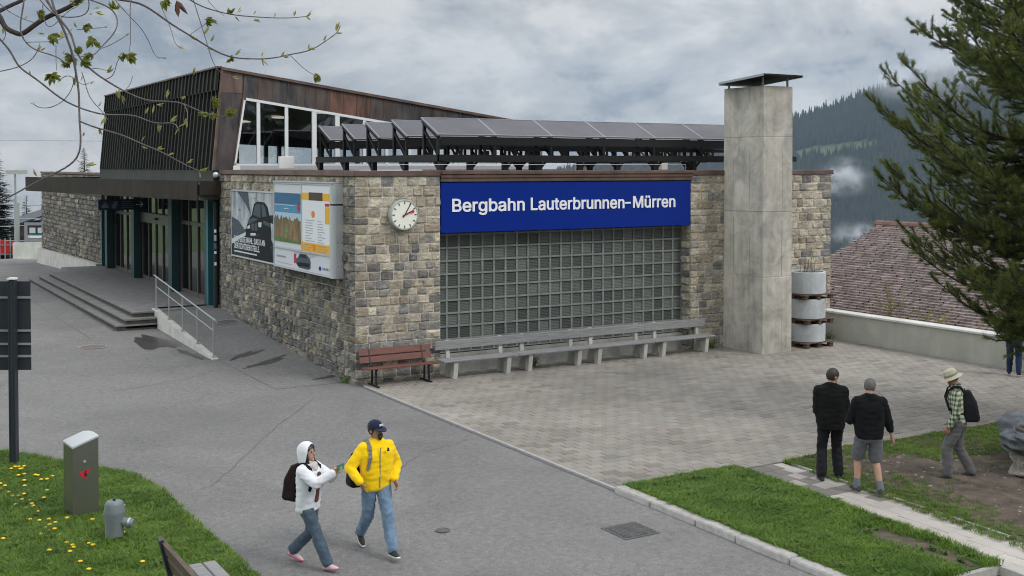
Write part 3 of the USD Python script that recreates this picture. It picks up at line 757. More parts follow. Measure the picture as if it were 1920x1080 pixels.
# copings
CT = 4.868
for nm, b in (('coping', (-0.05, X0, -0.05, 0.55, 4.745, CT)), ('coping', (-0.05, 0.5, 0.552, 10.42, 4.745, CT)), ('coping', (X1 + 0.04, 15.1, -0.05, 0.55, 4.745, CT)), ('coping', (14.55, 15.1, 0.552, 26, 4.745, CT)), ('coping', (-0.06, 0.5, 28.1, 44.55, 4.61, 4.71))):
    part(ST, nm, box(*b, 0.008), 'copper')
gut = [box(X0 + 0.003, X1 + 0.035, -0.10, 0.5, 4.78, CT + 0.002, 0.01), box(X0 + 0.003, X1 + 0.035, -0.075, 0.5, 4.69, 4.775, 0.015), box(X0 + 0.003, X1 + 0.035, -0.055, 0.5, 4.60, 4.685, 0.012)]
part(ST, 'gutter_fascia', cat_(gut), 'copper')
part(ST, 'flat_roof', box(0.45, 14.6, 0.5, 43.9, 4.3, 4.62), 'interior_dark')
# rail wire along the roof edge
part(ST, 'roof_wire', tube([(0.9, 0.25, 5.02), (5, 0.25, 5.015), (9.8, 0.25, 5.02)], 0.006, 5), 'alu')
part(ST, 'roof_wire', cat_([cyl((x, 0.25, 4.85), (x, 0.25, 5.02), 0.007, n=6) for x in (0.9, 3.5, 6.2, 9.8)]), 'alu')

# upper hall with leaning ends; gable at GY
GY = 10.45
xl = lambda z: -0.20 + (z - 4.85) * 0.30 / 3.13          # the leaning left edge
zt = lambda x: 7.985 - 0.1345 * (x - 0.10)               # top of the gable
zw = lambda x: zt(x) - 0.80                              # top of the window band
XR = 11.62
gable = part(ST, 'gable', trimesh.Trimesh([(xl(4.85) + .02, GY + .03, 4.85), (xl(4.85) + .62, GY + .03, 4.85), (0.78, GY + .03, zw(0.78)), (XR, GY + .03, zw(XR)), (XR, GY + .03, zt(XR) - .02), (xl(7.9) + .02, GY + .03, zt(0.1) - .02)], [(0, 1, 2), (0, 2, 5), (2, 3, 4), (2, 4, 5)], process=False), 'copper')


def slab(pts, y0, y1):
    """A polygon in x and z, extruded from y0 to y1."""
    m = trimesh.creation.extrude_polygon(Polygon(pts), y1 - y0, engine='earcut')
    return place(m, (0, y1, 0), (1, 0, 0), (0, 0, 1))


rr = random.Random(4)
seams = [0.78]
while seams[-1] < XR - 0.35: seams.append(seams[-1] + 0.47)
seams[-1] = XR


def sheet_tone(k):
    if k in (6, 7, 8): return np.array((0.205, 0.112, 0.082)) * rr.uniform(0.85, 1.05)
    if k in (5, 1): return np.array((0.13, 0.098, 0.085))
    return np.array(rr.choice([(0.105, 0.093, 0.09), (0.092, 0.086, 0.088), (0.108, 0.088, 0.08), (0.086, 0.08, 0.08)])) * rr.uniform(0.85, 1.15)


for k, (a, b) in enumerate(zip(seams[:-1], seams[1:])):
    s = 0.055; g = 0.008
    part(gable, 'copper_sheet', slab([(a - s + g, zw(a) + .0), (b - s - g, zw(b)), (b - g, zt(b) - .07), (a + g, zt(a) - .07)], GY - 0.005 - rr.uniform(0, .008), GY + 0.03), 'copper_sheet', tone=sheet_tone(k))
    part(gable, 'seam', bar((b - s, GY - 0.012, zw(b)), (b, GY - 0.012, zt(b) - 0.07), 0.016, 0.03, up=(0, 1, 0)), 'copper')
zs_ = [4.85, 7.22, zt(0.1) - 0.07]
for a, b in zip(zs_[:-1], zs_[1:]):
    part(gable, 'copper_sheet', slab([(xl(a) + .02, a + .006), (xl(a) + .62 if a < 5 else xl(a) + 0.66, a + .006), (xl(b) + .64, b - .006), (xl(b) + .02, b - .006)], GY - 0.008, GY + 0.03), 'copper_sheet', tone=(0.10, 0.085, 0.085) if a < 5 else (0.17, 0.12, 0.105))
part(gable, 'edge_trim', bar((xl(4.85) - .01, GY - 0.02, 4.86), (xl(8.0) - .01, GY - 0.02, 8.0), 0.07, 0.07, up=(0, 1, 0)), 'copper')
part(gable, 'edge_trim', bar((xl(4.85) + .60, GY - 0.014, 4.86), (0.745, GY - 0.014, zw(0.75)), 0.05, 0.04, up=(0, 1, 0)), 'copper')
part(gable, 'verge_trim', bar((0.06, GY - 0.03, zt(0.06) - .03), (XR + .05, GY - 0.03, zt(XR) - .03), 0.10, 0.085, up=(0, 0, 1)), 'copper')
part(gable, 'end_pier', box(11.25, XR, GY - 0.004, GY + 0.25, 4.85, zw(11.4)), 'roof_ridge')
roofm = slab([(0.04, zt(0.04) - .25), (XR, zt(XR) - .25), (XR, zt(XR) - .01), (0.04, zt(0.04) - .01)], GY + 0.04, 27.2)
part(ST, 'hall_roof', roofm, 'interior_dark')
part(ST, 'hall_ceiling', slab([(0.2, zt(0.2) - .55), (XR, zt(XR) - .55), (XR, zt(XR) - .52), (0.2, zt(0.2) - .52)], GY + 0.1, 27.0), 'interior_ceiling')
for lx, ly in ((1.6, 13), (4.4, 13), (1.6, 17.5), (4.4, 17.5), (7.2, 13), (7.2, 17.5), (1.6, 22), (4.4, 22)):
    part(ST, 'ceiling_lamp', lathe([(0, -0.07), (0.30, -0.05), (0.34, 0), (0, 0)], 20, (lx, ly, zt(lx) - .56)), 'lamp_white')
# rear wall of the hall: a dark header over an open band of windows
part(ST, 'rear_header', slab([(0.2, zt(.2) - .5), (0.2, 6.22), (XR, 5.75), (XR, zt(XR) - .5)], 26.9, 27.1), 'interior_dark')
part(ST, 'rear_sill', box(0.2, XR, 26.9, 27.1, 4.62, 5.12), 'sill_panel')
for x in (0.25, 2.2, 3.9, 5.6, 7.6, 9.6, 11.5): part(ST, 'rear_post', box(x, x + 0.16, 26.9, 27.1, 5.12, zt(x) - .6), 'black_steel')
part(ST, 'rear_glass', box(0.2, XR, 27.0, 27.01, 5.12, 6.2), 'window_glass')
for x in (1.9, 4.3, 6.6): part(ST, 'inner_column', box(x, x + 0.14, 19, 19.14, 4.62, zt(x) - .6), 'black_steel')
# window band of the gable
mull = [0.46, 1.215, 2.12, 3.04, 3.825, 4.765, 5.56, 6.4, 7.25, 8.1, 8.95, 9.8, 10.6, 11.25]
wf = [bar((0.47, GY + 0.0, 5.02), (0.79, GY + 0.0, zw(0.79)), 0.06, 0.07, up=(0, 1, 0)), bar((0.76, GY, zw(0.76) - .04), (11.25, GY, zw(11.25) - .04), 0.07, 0.08), box(0.44, 11.25, GY - 0.035, GY + 0.04, 5.0, 5.06)]
for i, x in enumerate(mull[1:-1]): wf.append(box(x - (0.075 if i in (2, 3) else 0.052), x + (0.075 if i in (2, 3) else 0.052), GY - 0.03, GY + 0.05, 5.06, zw(x) - .06))
wfr = part(ST, 'window_frame', cat_(wf), 'white_frame')
part(ST, 'window_sill', box(0.40, 0.62, GY - 0.05, GY + 0.05, 4.87, 4.995), 'white_frame')
part(ST, 'window_sill', box(0.625, 11.25, GY - 0.045, GY + 0.05, 4.87, 4.995), 'sill_panel')
for a, b in zip(mull[:-1], mull[1:]):
    l0, l1 = (0.49, 0.80) if a < 0.5 else (a + .05, a + .05)
    part(wfr, 'pane', slab([(l0, 5.05), (b - .05, 5.05), (b - .05, zw(b) - .05), (l1, zw(l1) - .05)], GY + 0.008, GY + 0.016), 'window_glass')
# ribbed cladding of the entrance side: standing seams on a leaning wall, a proud band on top
def lean(y, z, out=0.0): return (xl(z) - out, y, z)


clad = part(ST, 'ribbed_cladding', trimesh.Trimesh([lean(GY, 4.85), lean(27.3, 4.85), lean(27.1, 7.33), lean(GY, 7.33)], [(0, 2, 1), (0, 3, 2)], process=False), 'rib_cladding')
ribs, ribs2 = [], []
for y in np.arange(GY + 0.2, 27.2, 0.43):
    ribs.append(bar(lean(y, 4.86, .04), lean(y, 7.34, .04), 0.075, 0.09, up=(1, 0, 0)))
    ribs2.append(bar(lean(y - .08, 7.31, .12), lean(y - .08, 7.97, .12), 0.07, 0.07, up=(1, 0, 0)))
part(clad, 'ribs', cat_(ribs), 'rib_cladding', kind='stuff')
band = part(ST, 'roof_band', trimesh.Trimesh([lean(GY, 7.30, .09), lean(27.1, 7.30, .09), lean(27.0, 7.99, .09), lean(GY, 7.99, .09), lean(GY, 7.30, -.02), lean(27.1, 7.30, -.02)], [(0, 2, 1), (0, 3, 2), (4, 0, 1), (4, 1, 5)], process=False), 'rib_cladding')
part(band, 'ribs', cat_(ribs2), 'rib_cladding', kind='stuff')
part(band, 'edge_trim', bar((0.0, GY, 8.0), (0.0, 27.1, 8.0), 0.16, 0.05), 'copper')
part(ST, 'skirt', box(-0.2, 0.05, GY + 0.01, 27.4, 4.42, 4.85), 'rib_cladding')
# skewed entrance canopy
cp = Polygon([(-0.02, 10.42), (-0.72, 10.2), (-3.0, 28.4), (-0.02, 28.1)])
can = part(ST, 'canopy', prism(cp, 3.97, 4.12), 'soffit')
def edge_panel(a, b, z0, z1, th=0.05):
    return bar((a[0], a[1], (z0 + z1) / 2), (b[0], b[1], (z0 + z1) / 2), th, z1 - z0)


A, B = np.array((-0.74, 10.22)), np.array((-3.02, 28.45)); n = 26
for k in range(n):
    p, q = A + (B - A) * k / n, A + (B - A) * (k + 1) / n; d = (q - p) / np.linalg.norm(q - p) * 0.004
    part(can, 'fascia_panel', edge_panel(p + d, q - d, 3.95, 4.54), 'canopy_metal')
part(can, 'fascia_panel', edge_panel((-0.70, 10.17), (-0.06, 10.17), 4.12, 4.54, 0.06), 'canopy_metal')
part(can, 'fascia_panel', edge_panel((-3.0, 28.46), (-0.02, 28.3), 3.97, 4.52, 0.05), 'canopy_metal')
part(can, 'canopy_top', prism(cp.buffer(-0.03), 4.42, 4.46), 'alu')
# entrance: steel posts, glass, dark hall behind
EZ0, EZ1 = 0.648, 3.97
for y0, y1, x0, m in ((11.25, 11.75, -0.02, 'teal_steel'), (15.8, 16.95, 0.02, 'teal_dark'), (21.5, 22.4, 0.02, 'teal_dark'), (26.5, 27.75, 0.02, 'teal_dark')):
    w = (y1 - y0)
    part(ST, 'post', box(x0 - 0.13, x0 + 0.14, y0, y0 + 0.18, 0.6, EZ1), m); part(ST, 'post', box(x0 - 0.10, x0 + 0.10, y0 + .18, y0 + min(w, 0.6), 0.6, EZ1), 'teal_dark'); part(ST, 'post', box(x0 + .1, x0 + 0.5, y0 + 0.22, y0 + 0.40, 0.6, EZ1), m)
part(ST, 'post', box(-0.06, 0.12, 27.86, 28.04, 0.6, EZ1), 'teal_steel')
for y0, y1, nd in ((11.6, 15.75, 4), (16.2, 21.45, 5), (21.9, 26.4, 4)):
    fr = [box(0.2, 0.28, y0, y1, EZ0, EZ0 + 0.14), box(0.2, 0.28, y0, y1, 3.0, 3.12), box(0.2, 0.28, y0, y1, 3.86, EZ1)]
    ys = np.linspace(y0, y1, nd + 1)
    for y in ys: fr.append(box(0.19, 0.29, y - 0.05, y + 0.05, EZ0, EZ1))
    if nd == 5: fr.append(box(0.12, 0.3, y0, y1, 2.85, 3.22))
    f = part(ST, 'door_frame' if nd == 5 else 'glazing_frame', cat_(fr), 'door_frame')
    for a, b in zip(ys[:-1], ys[1:]): part(f, 'pane', box(0.235, 0.245, a + .05, b - .05, EZ0 + .14, EZ1 - .1), 'door_glass')
part(ST, 'door_sensor', box(0.04, 0.12, 18.7, 19.0, 3.0, 3.08, 0.015), 'ink')
part(ST, 'entrance_floor', box(0.0, 12, 10.5, 28, 0.4, 0.645), 'step_stone')
part(ST, 'inner_wall', box(7.0, 7.2, 10.5, 28, 0.6, 4.3), 'sill_panel')
part(ST, 'inner_wall', box(0.02, 7.2, 10.41, 10.6, 0.6, 4.3), 'interior_dark')
part(ST, 'inner_wall', box(0.3, 7.2, 27.9, 28.1, 0.6, 4.3), 'interior_dark')
for x, y in ((3, 14), (4, 19), (3, 24)): part(ST, 'inner_counter', box(x, x + 0.6, y, y + 1.6, 0.65, 1.75), 'roof_ridge')
# downpipe with stickers at the corner of the entrance
dp = part(ST, 'downpipe', cat_([cyl((-0.10, 10.6, 0.6), (-0.10, 10.6, 3.75), 0.07, n=14), tube([(-0.10, 10.6, 3.75), (-0.12, 10.6, 3.9), (-0.3, 10.6, 4.0)], 0.07, 12)]), 'dark_bracket')
for z0, z1, c in ((2.95, 3.05, 'sign_white'), (2.7, 2.88, 'alu'), (2.45, 2.62, 'navy_print'), (2.3, 2.38, 'sign_white'), (1.95, 2.05, 'sign_white')):
    part(dp, 'sticker', place(trimesh.creation.box([0.07, z1 - z0, 0.004]), (-0.10 - 0.03, 10.6 - 0.068, (z0 + z1) / 2), (0.9, -0.43, 0), (0, 0, 1)), c)
part(ST, 'floodlight', cat_([trimesh.creation.icosphere(2, 0.09).apply_translation((-0.18, 10.25, 4.72)), box(-0.2, -0.02, 10.24, 10.30, 4.68, 4.74)]), 'alu')
# retaining wall along the far stone wall
rw = thing('retaining_wall', 'low pale concrete retaining wall sloping along the far stone wall', 'wall', (-0.25, 28, 0.0))
part(rw, 'wall_body', place(trimesh.creation.extrude_polygon(Polygon([(27.9, -0.2), (44.3, -0.9), (44.3, 0.45), (27.9, 0.74)]), 0.24, engine='earcut'), (-0.30, 0, 0), (0, 1, 0), (0, 0, 1)), 'concrete_light')

# entrance steps and platform
stp = thing('entrance_steps', 'wide grey stone entrance steps and landing under the canopy', 'steps', (-1.5, 18, 0.17))
for (x0, x1, ya, yb, z0, z1) in ((-2.55, 0.0, 10.75, 25.9, 0.53, 0.650), (-2.84, 0.0, 10.42, 26.6, 0.37, 0.490), (-3.10, 0.0, 10.42, 27.5, 0.21, 0.330)):
    xe = -1.74 if ya < 10.7 else -0.0
    part(stp, 'tread', box(x0, xe if z1 < 0.6 else 0.0, ya, yb, z1 - 0.055, z1, 0.008), 'step_stone')
    part(stp, 'riser', box(x0 + 0.035, -1.9 if z1 < .6 else 0.0, ya + 0.035, yb - 0.035, z0 - 0.16, z1 - 0.056), 'riser_stone')
part(stp, 'landing', box(-1.7, 0.0, 25.9, 28.1, 0.1, 0.646), 'step_stone')
# ramp wall with handrail
rp = thing('ramp_wall', 'low concrete ramp wall tapering down beside the entrance steps', 'wall', (-1.82, 8, 0.1))
part(rp, 'wall_body', place(trimesh.creation.extrude_polygon(Polygon([(11.1, -0.1), (11.1, 0.70), (4.75, 0.06), (4.75, -0.1)]), 0.17, engine='earcut'), (-1.91, 0, 0), (0, 1, 0), (0, 0, 1)), 'concrete_light')
hr = thing('handrail', 'grey metal handrail with five posts on the sloping ramp wall', 'railing', (-1.82, 8, 0.3))
zr = lambda y: 0.06 + (y - 4.75) * 0.64 / 6.35
part(hr, 'top_rail', tube([(-1.82, 11.15, zr(11.15) + 0.98), (-1.82, 4.72, zr(4.72) + 0.98)], 0.021, 10), 'galv')
part(hr, 'middle_rail', tube([(-1.82, 10.9, zr(10.9) + 0.68), (-1.82, 4.95, zr(4.95) + 0.68)], 0.016, 8), 'galv')
for y in np.linspace(10.9, 4.95, 5):
    q = part(hr, 'rail_post', cyl((-1.82, y, zr(y) - 0.02), (-1.82, y, zr(y) + 0.97), 0.021, n=10), 'galv')
    part(q, 'foot_plate', box(-1.88, -1.76, y - .06, y + .06, zr(y) - .005, zr(y) + .012), 'galv')
# ------------------------------------------------------------------ station sign, clock, posters
UX, UZ = (1, 0, 0), (0, 0, 1)
sg = thing('station_sign', 'long blue station name sign with white lettering above the glass blocks', 'sign', (5.9, 0, 3.4))
part(sg, 'sign_board', box(X0 + 0.012, X1 - 0.012, -0.03, 0.09, 3.385, 4.585, 0.012), 'sign_blue')
part(sg, 'lettering', text('Bergbahn', 0.295, (2.43, -0.031, 3.895), UX, UZ, 0.014, True, 2.02), 'sign_white')
part(sg, 'lettering', text('Lauterbrunnen', 0.295, (4.63, -0.031, 3.895), UX, UZ, 0.014, True, 2.86), 'sign_white')
part(sg, 'lettering', box(7.55, 7.73, -0.044, -0.031, 4.0, 4.045), 'sign_white')
part(sg, 'lettering', text('Mürren', 0.295, (7.77, -0.031, 3.895), UX, UZ, 0.014, True, 1.40), 'sign_white')

CX, CY, CZ, CR = 1.155, -0.19, 3.85, 0.355
ck = thing('wall_clock', 'round white station clock with black ticks on the stone pier', 'clock', (CX, 0, CZ))
ring = lathe([(0.0, -0.0), (CR, 0.0), (CR, 0.14), (CR - 0.012, 0.155), (CR - 0.03, 0.155), (CR - 0.035, 0.13), (0.0, 0.13)], 48)
part(ck, 'case', place(ring, (CX, CY + 0.15, CZ), UX, UZ), 'clock_case', smooth=30)
part(ck, 'dial', place(trimesh.creation.cylinder(CR - 0.036, 0.012, sections=48), (CX, CY + 0.012, CZ), UX, UZ), 'clock_face')
for k in range(12):
    a = k * math.pi / 6; r0, r1 = CR * 0.70, CR * 0.87
    part(ck, 'hour_mark', bar((CX + r0 * math.sin(a), CY + 0.003, CZ + r0 * math.cos(a)), (CX + r1 * math.sin(a), CY + 0.003, CZ + r1 * math.cos(a)), 0.022, 0.006, up=(0, 1, 0)), 'ink')


def hand(a, r0, r1, w, y): return bar((CX + r0 * math.sin(a), CY + y, CZ + r0 * math.cos(a)), (CX + r1 * math.sin(a), CY + y, CZ + r1 * math.cos(a)), w, 0.006, up=(0, 1, 0))


part(ck, 'minute_hand', hand(math.radians(31), -0.07, 0.29, 0.022, -0.006), 'ink')
part(ck, 'hour_hand', hand(math.radians(66), -0.06, 0.20, 0.032, -0.014), 'clock_hour')
sh = part(ck, 'second_hand', hand(math.radians(69), -0.06, 0.20, 0.010, -0.021), 'clock_red')
part(sh, 'red_disc', place(trimesh.creation.cylinder(0.034, 0.006, sections=20), (CX + 0.215 * math.sin(math.radians(69)), CY - 0.021, CZ + 0.215 * math.cos(math.radians(69))), UX, UZ), 'clock_red')
part(ck, 'bracket', box(CX - .06, CX + .06, -0.03, 0.02, CZ - .06, CZ + .06), 'clock_case')

# posters on the side wall: u runs along -Y, v is height
VX = (0, -1, 0)


class Board:
    def __init__(s, th, xf, y_left): s.t, s.x, s.y = th, xf, y_left
    def poly(s, name, pts, layer, m, label=None):
        g = trimesh.creation.extrude_polygon(Polygon(pts).buffer(0), 0.0015, engine='earcut')
        return part(s.t, name, place(g, (s.x - 0.0018 * layer, s.y, 0), VX, UZ), m, label=label)
    def rect(s, name, u0, u1, v0, v1, layer, m, label=None): return s.poly(name, [(u0, v0), (u1, v0), (u1, v1), (u0, v1)], layer, m, label)
    def text(s, t, h, u, v, layer, m, w=None, bold=False): return part(s.t, 'lettering', text(t, h, (s.x - 0.0018 * layer, s.y - u, v), VX, UZ, 0.0015, bold, w), m)


plain('ad_black', (0.006, 0.007, 0.009), 0.6, spec=0.2); plain('ad_steel', (0.06, 0.075, 0.095), 0.6, spec=0.2); plain('ad_white', (0.62, 0.65, 0.68), 0.4)
mat('ad_snow', (0.10, 0.125, 0.15), 0.5, 3.0, 0.35, sx=(1, 1, 0.35), col2=(0.50, 0.53, 0.56))
mat('ad_night', (0.007, 0.009, 0.012), 0.5, 3.0, 0.6, spec=0.2, col2=(0.03, 0.04, 0.052))
mat('ad_forest', (0.028, 0.03, 0.018), 0.5, 8.0, 0.4, sx=(1, 1, 0.28), col2=(0.235, 0.15, 0.05), fine=0.5, fscale=20)
mat('ad_grass', (0.05, 0.10, 0.02), 0.4, 8, 0.4); plain('ad_sky_deep', (0.012, 0.075, 0.16), 0.35); plain('ad_sky_mid', (0.05, 0.19, 0.33), 0.35); plain('ad_sky_pale', (0.33, 0.45, 0.53), 0.35)
plain('ad_yellow', (0.62, 0.34, 0.015), 0.4); plain('ad_orange', (0.62, 0.17, 0.01), 0.4); plain('ad_red', (0.33, 0.01, 0.03), 0.4); plain('ad_screen', (0.035, 0.015, 0.013), 0.2); plain('ad_grey', (0.36, 0.37, 0.39), 0.4); plain('ad_print', (0.22, 0.22, 0.24), 0.5); plain('ad_green', (0.02, 0.22, 0.12), 0.4); plain('ad_pale', (0.50, 0.53, 0.56), 0.4)

pb = thing('advert_board', 'dark car advert in a thin frame on the side wall, left of the display case', 'billboard', (-0.05, 7.2, 2.35))
part(pb, 'backing', box(-0.055, -0.02, 4.75, 9.08, 2.37, 4.27), 'ad_night')
fr = [box(-0.075, -0.02, 4.75, 9.10, 4.255, 4.30), box(-0.075, -0.02, 4.75, 9.10, 2.345, 2.39), box(-0.075, -0.02, 9.065, 9.105, 2.39, 4.255)]
part(pb, 'frame', cat_(fr), 'alu')
b = Board(pb, -0.0556, 9.06)
b.poly('picture', [(0, 3.0), (1.35, 3.2), (2.4, 3.6), (4.3, 3.7), (4.3, 4.25), (0, 4.25)], 1, 'ad_snow')
b.poly('picture', [(0.5, 4.25), (1.3, 3.9), (1.75, 3.62), (1.5, 4.25)], 2, 'ad_steel')
b.poly('picture', [(0, 3.5), (0.6, 3.42), (1.5, 3.05), (1.7, 2.75), (0, 2.72)], 2, 'ad_steel')
b.poly('picture', [(0, 2.85), (1.4, 3.12), (1.45, 3.05), (0, 2.70)], 3, 'ad_pale')
b.poly('picture', [(1.35, 2.39), (1.30, 3.05), (1.42, 3.30), (1.62, 3.50), (1.85, 3.60), (2.05, 3.92), (2.35, 4.00), (2.95, 3.99), (3.20, 3.88), (3.42, 3.55), (3.50, 3.2), (3.46, 2.8), (3.6, 2.39)], 4, 'ad_black')
b.poly('picture', [(1.98, 3.62), (2.14, 3.88), (2.38, 3.94), (2.86, 3.93), (3.02, 3.84), (3.12, 3.62), (2.6, 3.56)], 5, 'ad_steel'); b.poly('picture', [(2.62, 3.95), (2.70, 3.95), (2.76, 3.56), (2.64, 3.56)], 6, 'ad_black')
b.poly('picture', [(1.50, 3.36), (1.66, 3.48), (1.98, 3.54), (2.4, 3.52), (2.1, 3.44), (1.7, 3.36)], 5, 'ad_steel'); b.poly('picture', [(1.46, 3.27), (1.70, 3.33), (1.72, 3.24), (1.50, 3.20)], 6, 'ad_pale'); b.poly('picture', [(2.42, 3.42), (2.72, 3.44), (2.68, 3.30), (2.45, 3.30)], 6, 'ad_pale')
b.poly('picture', [(1.80, 3.36), (2.04, 3.38), (2.06, 3.18), (1.84, 3.18)], 6, 'ad_steel'); b.poly('picture', [(2.12, 3.38), (2.34, 3.40), (2.34, 3.18), (2.14, 3.18)], 6, 'ad_steel')
b.poly('picture', [(1.38, 3.06), (2.6, 3.12), (2.55, 3.04), (1.4, 2.99)], 5, 'ad_night'); b.poly('picture', [(1.75, 3.10), (2.2, 3.12), (2.2, 3.05), (1.75, 3.03)], 6, 'ad_pale'); b.poly('picture', [(2.86, 3.50), (3.36, 3.44), (3.40, 3.34), (2.88, 3.40)], 5, 'ad_steel')
b.poly('picture', [(3.45, 3.45), (4.3, 3.35), (4.3, 3.0), (3.85, 2.75), (3.5, 3.0)], 3, 'ad_snow')
b.rect('picture', 0, 4.3, 2.39, 2.75, 2, 'ad_night')
b.rect('badge', 3.72, 4.05, 3.75, 4.12, 4, 'ad_white'); b.poly('badge', [(3.885 + .12 * math.cos(a), 3.94 + .14 * math.sin(a)) for a in np.linspace(0, 6.1, 14)], 5, 'ink'); b.poly('badge', [(3.885 + .055 * math.cos(a), 3.94 + .065 * math.sin(a)) for a in np.linspace(0, 6.1, 10)], 6, 'ad_white'); b.rect('badge', 3.72, 4.05, 3.61, 3.73, 4, 'ad_white')
b.text('IHRE GUTE WAHL: DAS X AN', 0.155, 0.22, 2.80, 6, 'ad_white', 2.75, True); b.text('DER RICHTIGEN STELLE.', 0.155, 0.22, 2.60, 6, 'ad_white', 2.3, True)
b.rect('lettering', 0.22, 2.3, 2.49, 2.53, 6, 'ad_pale')

pc = thing('display_case', 'pale grey illuminated display case with timetable and landscape poster on the side wall', 'display case', (-0.15, 2.6, 2.35))
part(pc, 'case_body', box(-0.28, -0.02, 0.78, 4.70, 2.38, 4.57, 0.01), 'alu')
part(pc, 'case_top', box(-0.315, -0.01, 0.62, 4.72, 4.572, 4.60), 'ad_grey')
side_ = [(-0.30, 0.76), (-0.30, 0.68), (-0.27, 0.64), (-0.22, 0.625), (-0.02, 0.625), (-0.02, 0.76)]
part(pc, 'end_column', prism(side_, 2.37, 4.06), 'alu'); part(pc, 'end_column', prism(side_, 4.10, 4.565), 'alu'); part(pc, 'gap', prism([(-0.28, 0.74), (-0.27, 0.65), (-0.03, 0.64), (-0.03, 0.74)], 4.055, 4.105), 'ink')
for z in (3.2, 2.65):
    for x in (-0.07, -0.16): part(pc, 'rivet', cyl((x, 0.622, z), (x, 0.628, z), 0.012, n=8), 'ink')
fr = [box(-0.30, -0.27, 0.765, 4.70, 4.53, 4.565), box(-0.30, -0.27, 0.765, 4.70, 2.38, 2.42), box(-0.30, -0.27, 4.665, 4.70, 2.42, 4.53), box(-0.30, -0.27, 0.765, 0.79, 2.42, 4.53), box(-0.30, -0.27, 2.63, 2.67, 2.90, 4.53), box(-0.30, -0.27, 0.79, 4.665, 2.87, 2.905)]
part(pc, 'frame', cat_(fr), 'alu')
b = Board(pc, -0.2812, 4.66)
b.rect('poster', 0.0, 1.98, 2.91, 4.52, 1, 'ad_pale'); b.rect('poster', 0.02, 1.97, 3.05, 4.30, 2, 'ad_sky_deep'); b.rect('poster', 0.02, 1.97, 3.05, 4.02, 3, 'ad_sky_mid'); b.rect('poster', 0.02, 1.97, 3.05, 3.80, 4, 'ad_sky_pale')
tp = random.Random(8); prof = [(0.02, 3.05)] + [(0.02 + 1.95 * k / 22, 3.66 + tp.uniform(-.07, .08) + (0.05 if k in (2, 3, 10, 17) else 0)) for k in range(23)] + [(1.97, 3.05)]
b.poly('poster', prof, 5, 'ad_forest'); b.poly('poster', [(0.02, 3.05), (0.02, 3.16), (0.7, 3.17), (1.4, 3.13), (1.97, 3.10), (1.97, 3.05)], 6, 'ad_grass'); b.poly('poster', [(0.8, 3.33), (0.95, 3.42), (1.1, 3.36), (1.0, 3.28)], 6, 'ad_green')
b.rect('lettering', 0.05, 1.55, 3.985, 4.0, 6, 'ad_pale'); b.rect('lettering', 0.75, 1.1, 3.89, 3.91, 6, 'ad_pale'); b.poly('badge', [(1.8 + .1 * math.cos(a), 3.95 + .1 * math.sin(a)) for a in np.linspace(0, 6, 10)], 6, 'ad_red')
b.rect('timetable', 2.03, 3.87, 2.91, 4.52, 1, 'ad_white'); b.rect('timetable', 2.03, 3.86, 4.16, 4.33, 2, 'ad_yellow'); b.rect('screen', 2.50, 3.40, 4.155, 4.345, 3, 'ad_screen')
b.rect('timetable', 2.03, 3.86, 2.915, 3.125, 2, 'ad_yellow'); b.rect('timetable', 2.75, 2.95, 2.95, 3.10, 3, 'ad_orange'); b.rect('timetable', 3.55, 3.82, 3.62, 4.02, 2, 'ad_yellow'); b.rect('timetable', 3.55, 3.82, 4.03, 4.10, 2, 'ad_red')
b.poly('badge', [(2.78 + .12 * math.cos(a), 3.82 + .085 * math.sin(a)) for a in np.linspace(0, 6, 14)], 2, 'ad_orange')
for k in range(9):
    z = 3.66 - k * 0.062; w1, w2 = tp.uniform(.3, .62), tp.uniform(.25, .5)
    b.rect('lettering', 2.25, 2.25 + w1, z, z + .014, 2, 'ad_print'); b.rect('lettering', 3.07, 3.07 + w2, z - .01, z + .004, 2, 'ad_print')
for k in range(3): b.rect('lettering', 2.15, 2.6 + .1 * k, 2.945 + k * .06, 2.957 + k * .06, 3, 'ad_print'); b.rect('lettering', 3.05, 3.6 + .1 * (k % 2), 2.945 + k * .06, 2.957 + k * .06, 3, 'ad_print')
b.rect('banner', 0.0, 3.87, 2.425, 2.865, 1, 'ad_pale'); b.poly('banner', [(1.2, 2.865), (2.4, 2.7), (3.2, 2.865)], 2, 'ad_grey'); b.rect('banner', 1.45, 1.62, 2.56, 2.80, 2, 'ad_red')
b.poly('banner', [(1.62, 2.55), (1.62, 2.68), (1.75, 2.72), (1.85, 2.82), (2.3, 2.83), (2.55, 2.74), (2.62, 2.66), (2.6, 2.5), (2.45, 2.46), (1.8, 2.47)], 3, 'ad_steel'); b.poly('banner', [(1.83, 2.73), (1.9, 2.80), (2.25, 2.81), (2.4, 2.73)], 4, 'ad_night'); b.poly('banner', [(1.7, 2.60), (2.55, 2.62), (2.5, 2.52), (1.75, 2.51)], 4, 'ad_black')
b.rect('lettering', 0.15, 0.85, 2.64, 2.69, 2, 'ad_print'); b.rect('lettering', 0.15, 1.3, 2.50, 2.512, 2, 'ad_print')
b.poly('badge', [(3.22 + .085 * math.cos(a), 2.55 + .055 * math.sin(a)) for a in np.linspace(0, 6, 12)], 2, 'sign_blue'); b.text('SUBARU', 0.055, 3.36, 2.53, 2, 'ink', 0.44, True)
part(pc, 'cable', tube([(-0.15, 0.68, 2.37), (-0.15, 0.70, 2.25), (-0.12, 0.66, 2.30)], 0.008, 5), 'alu')

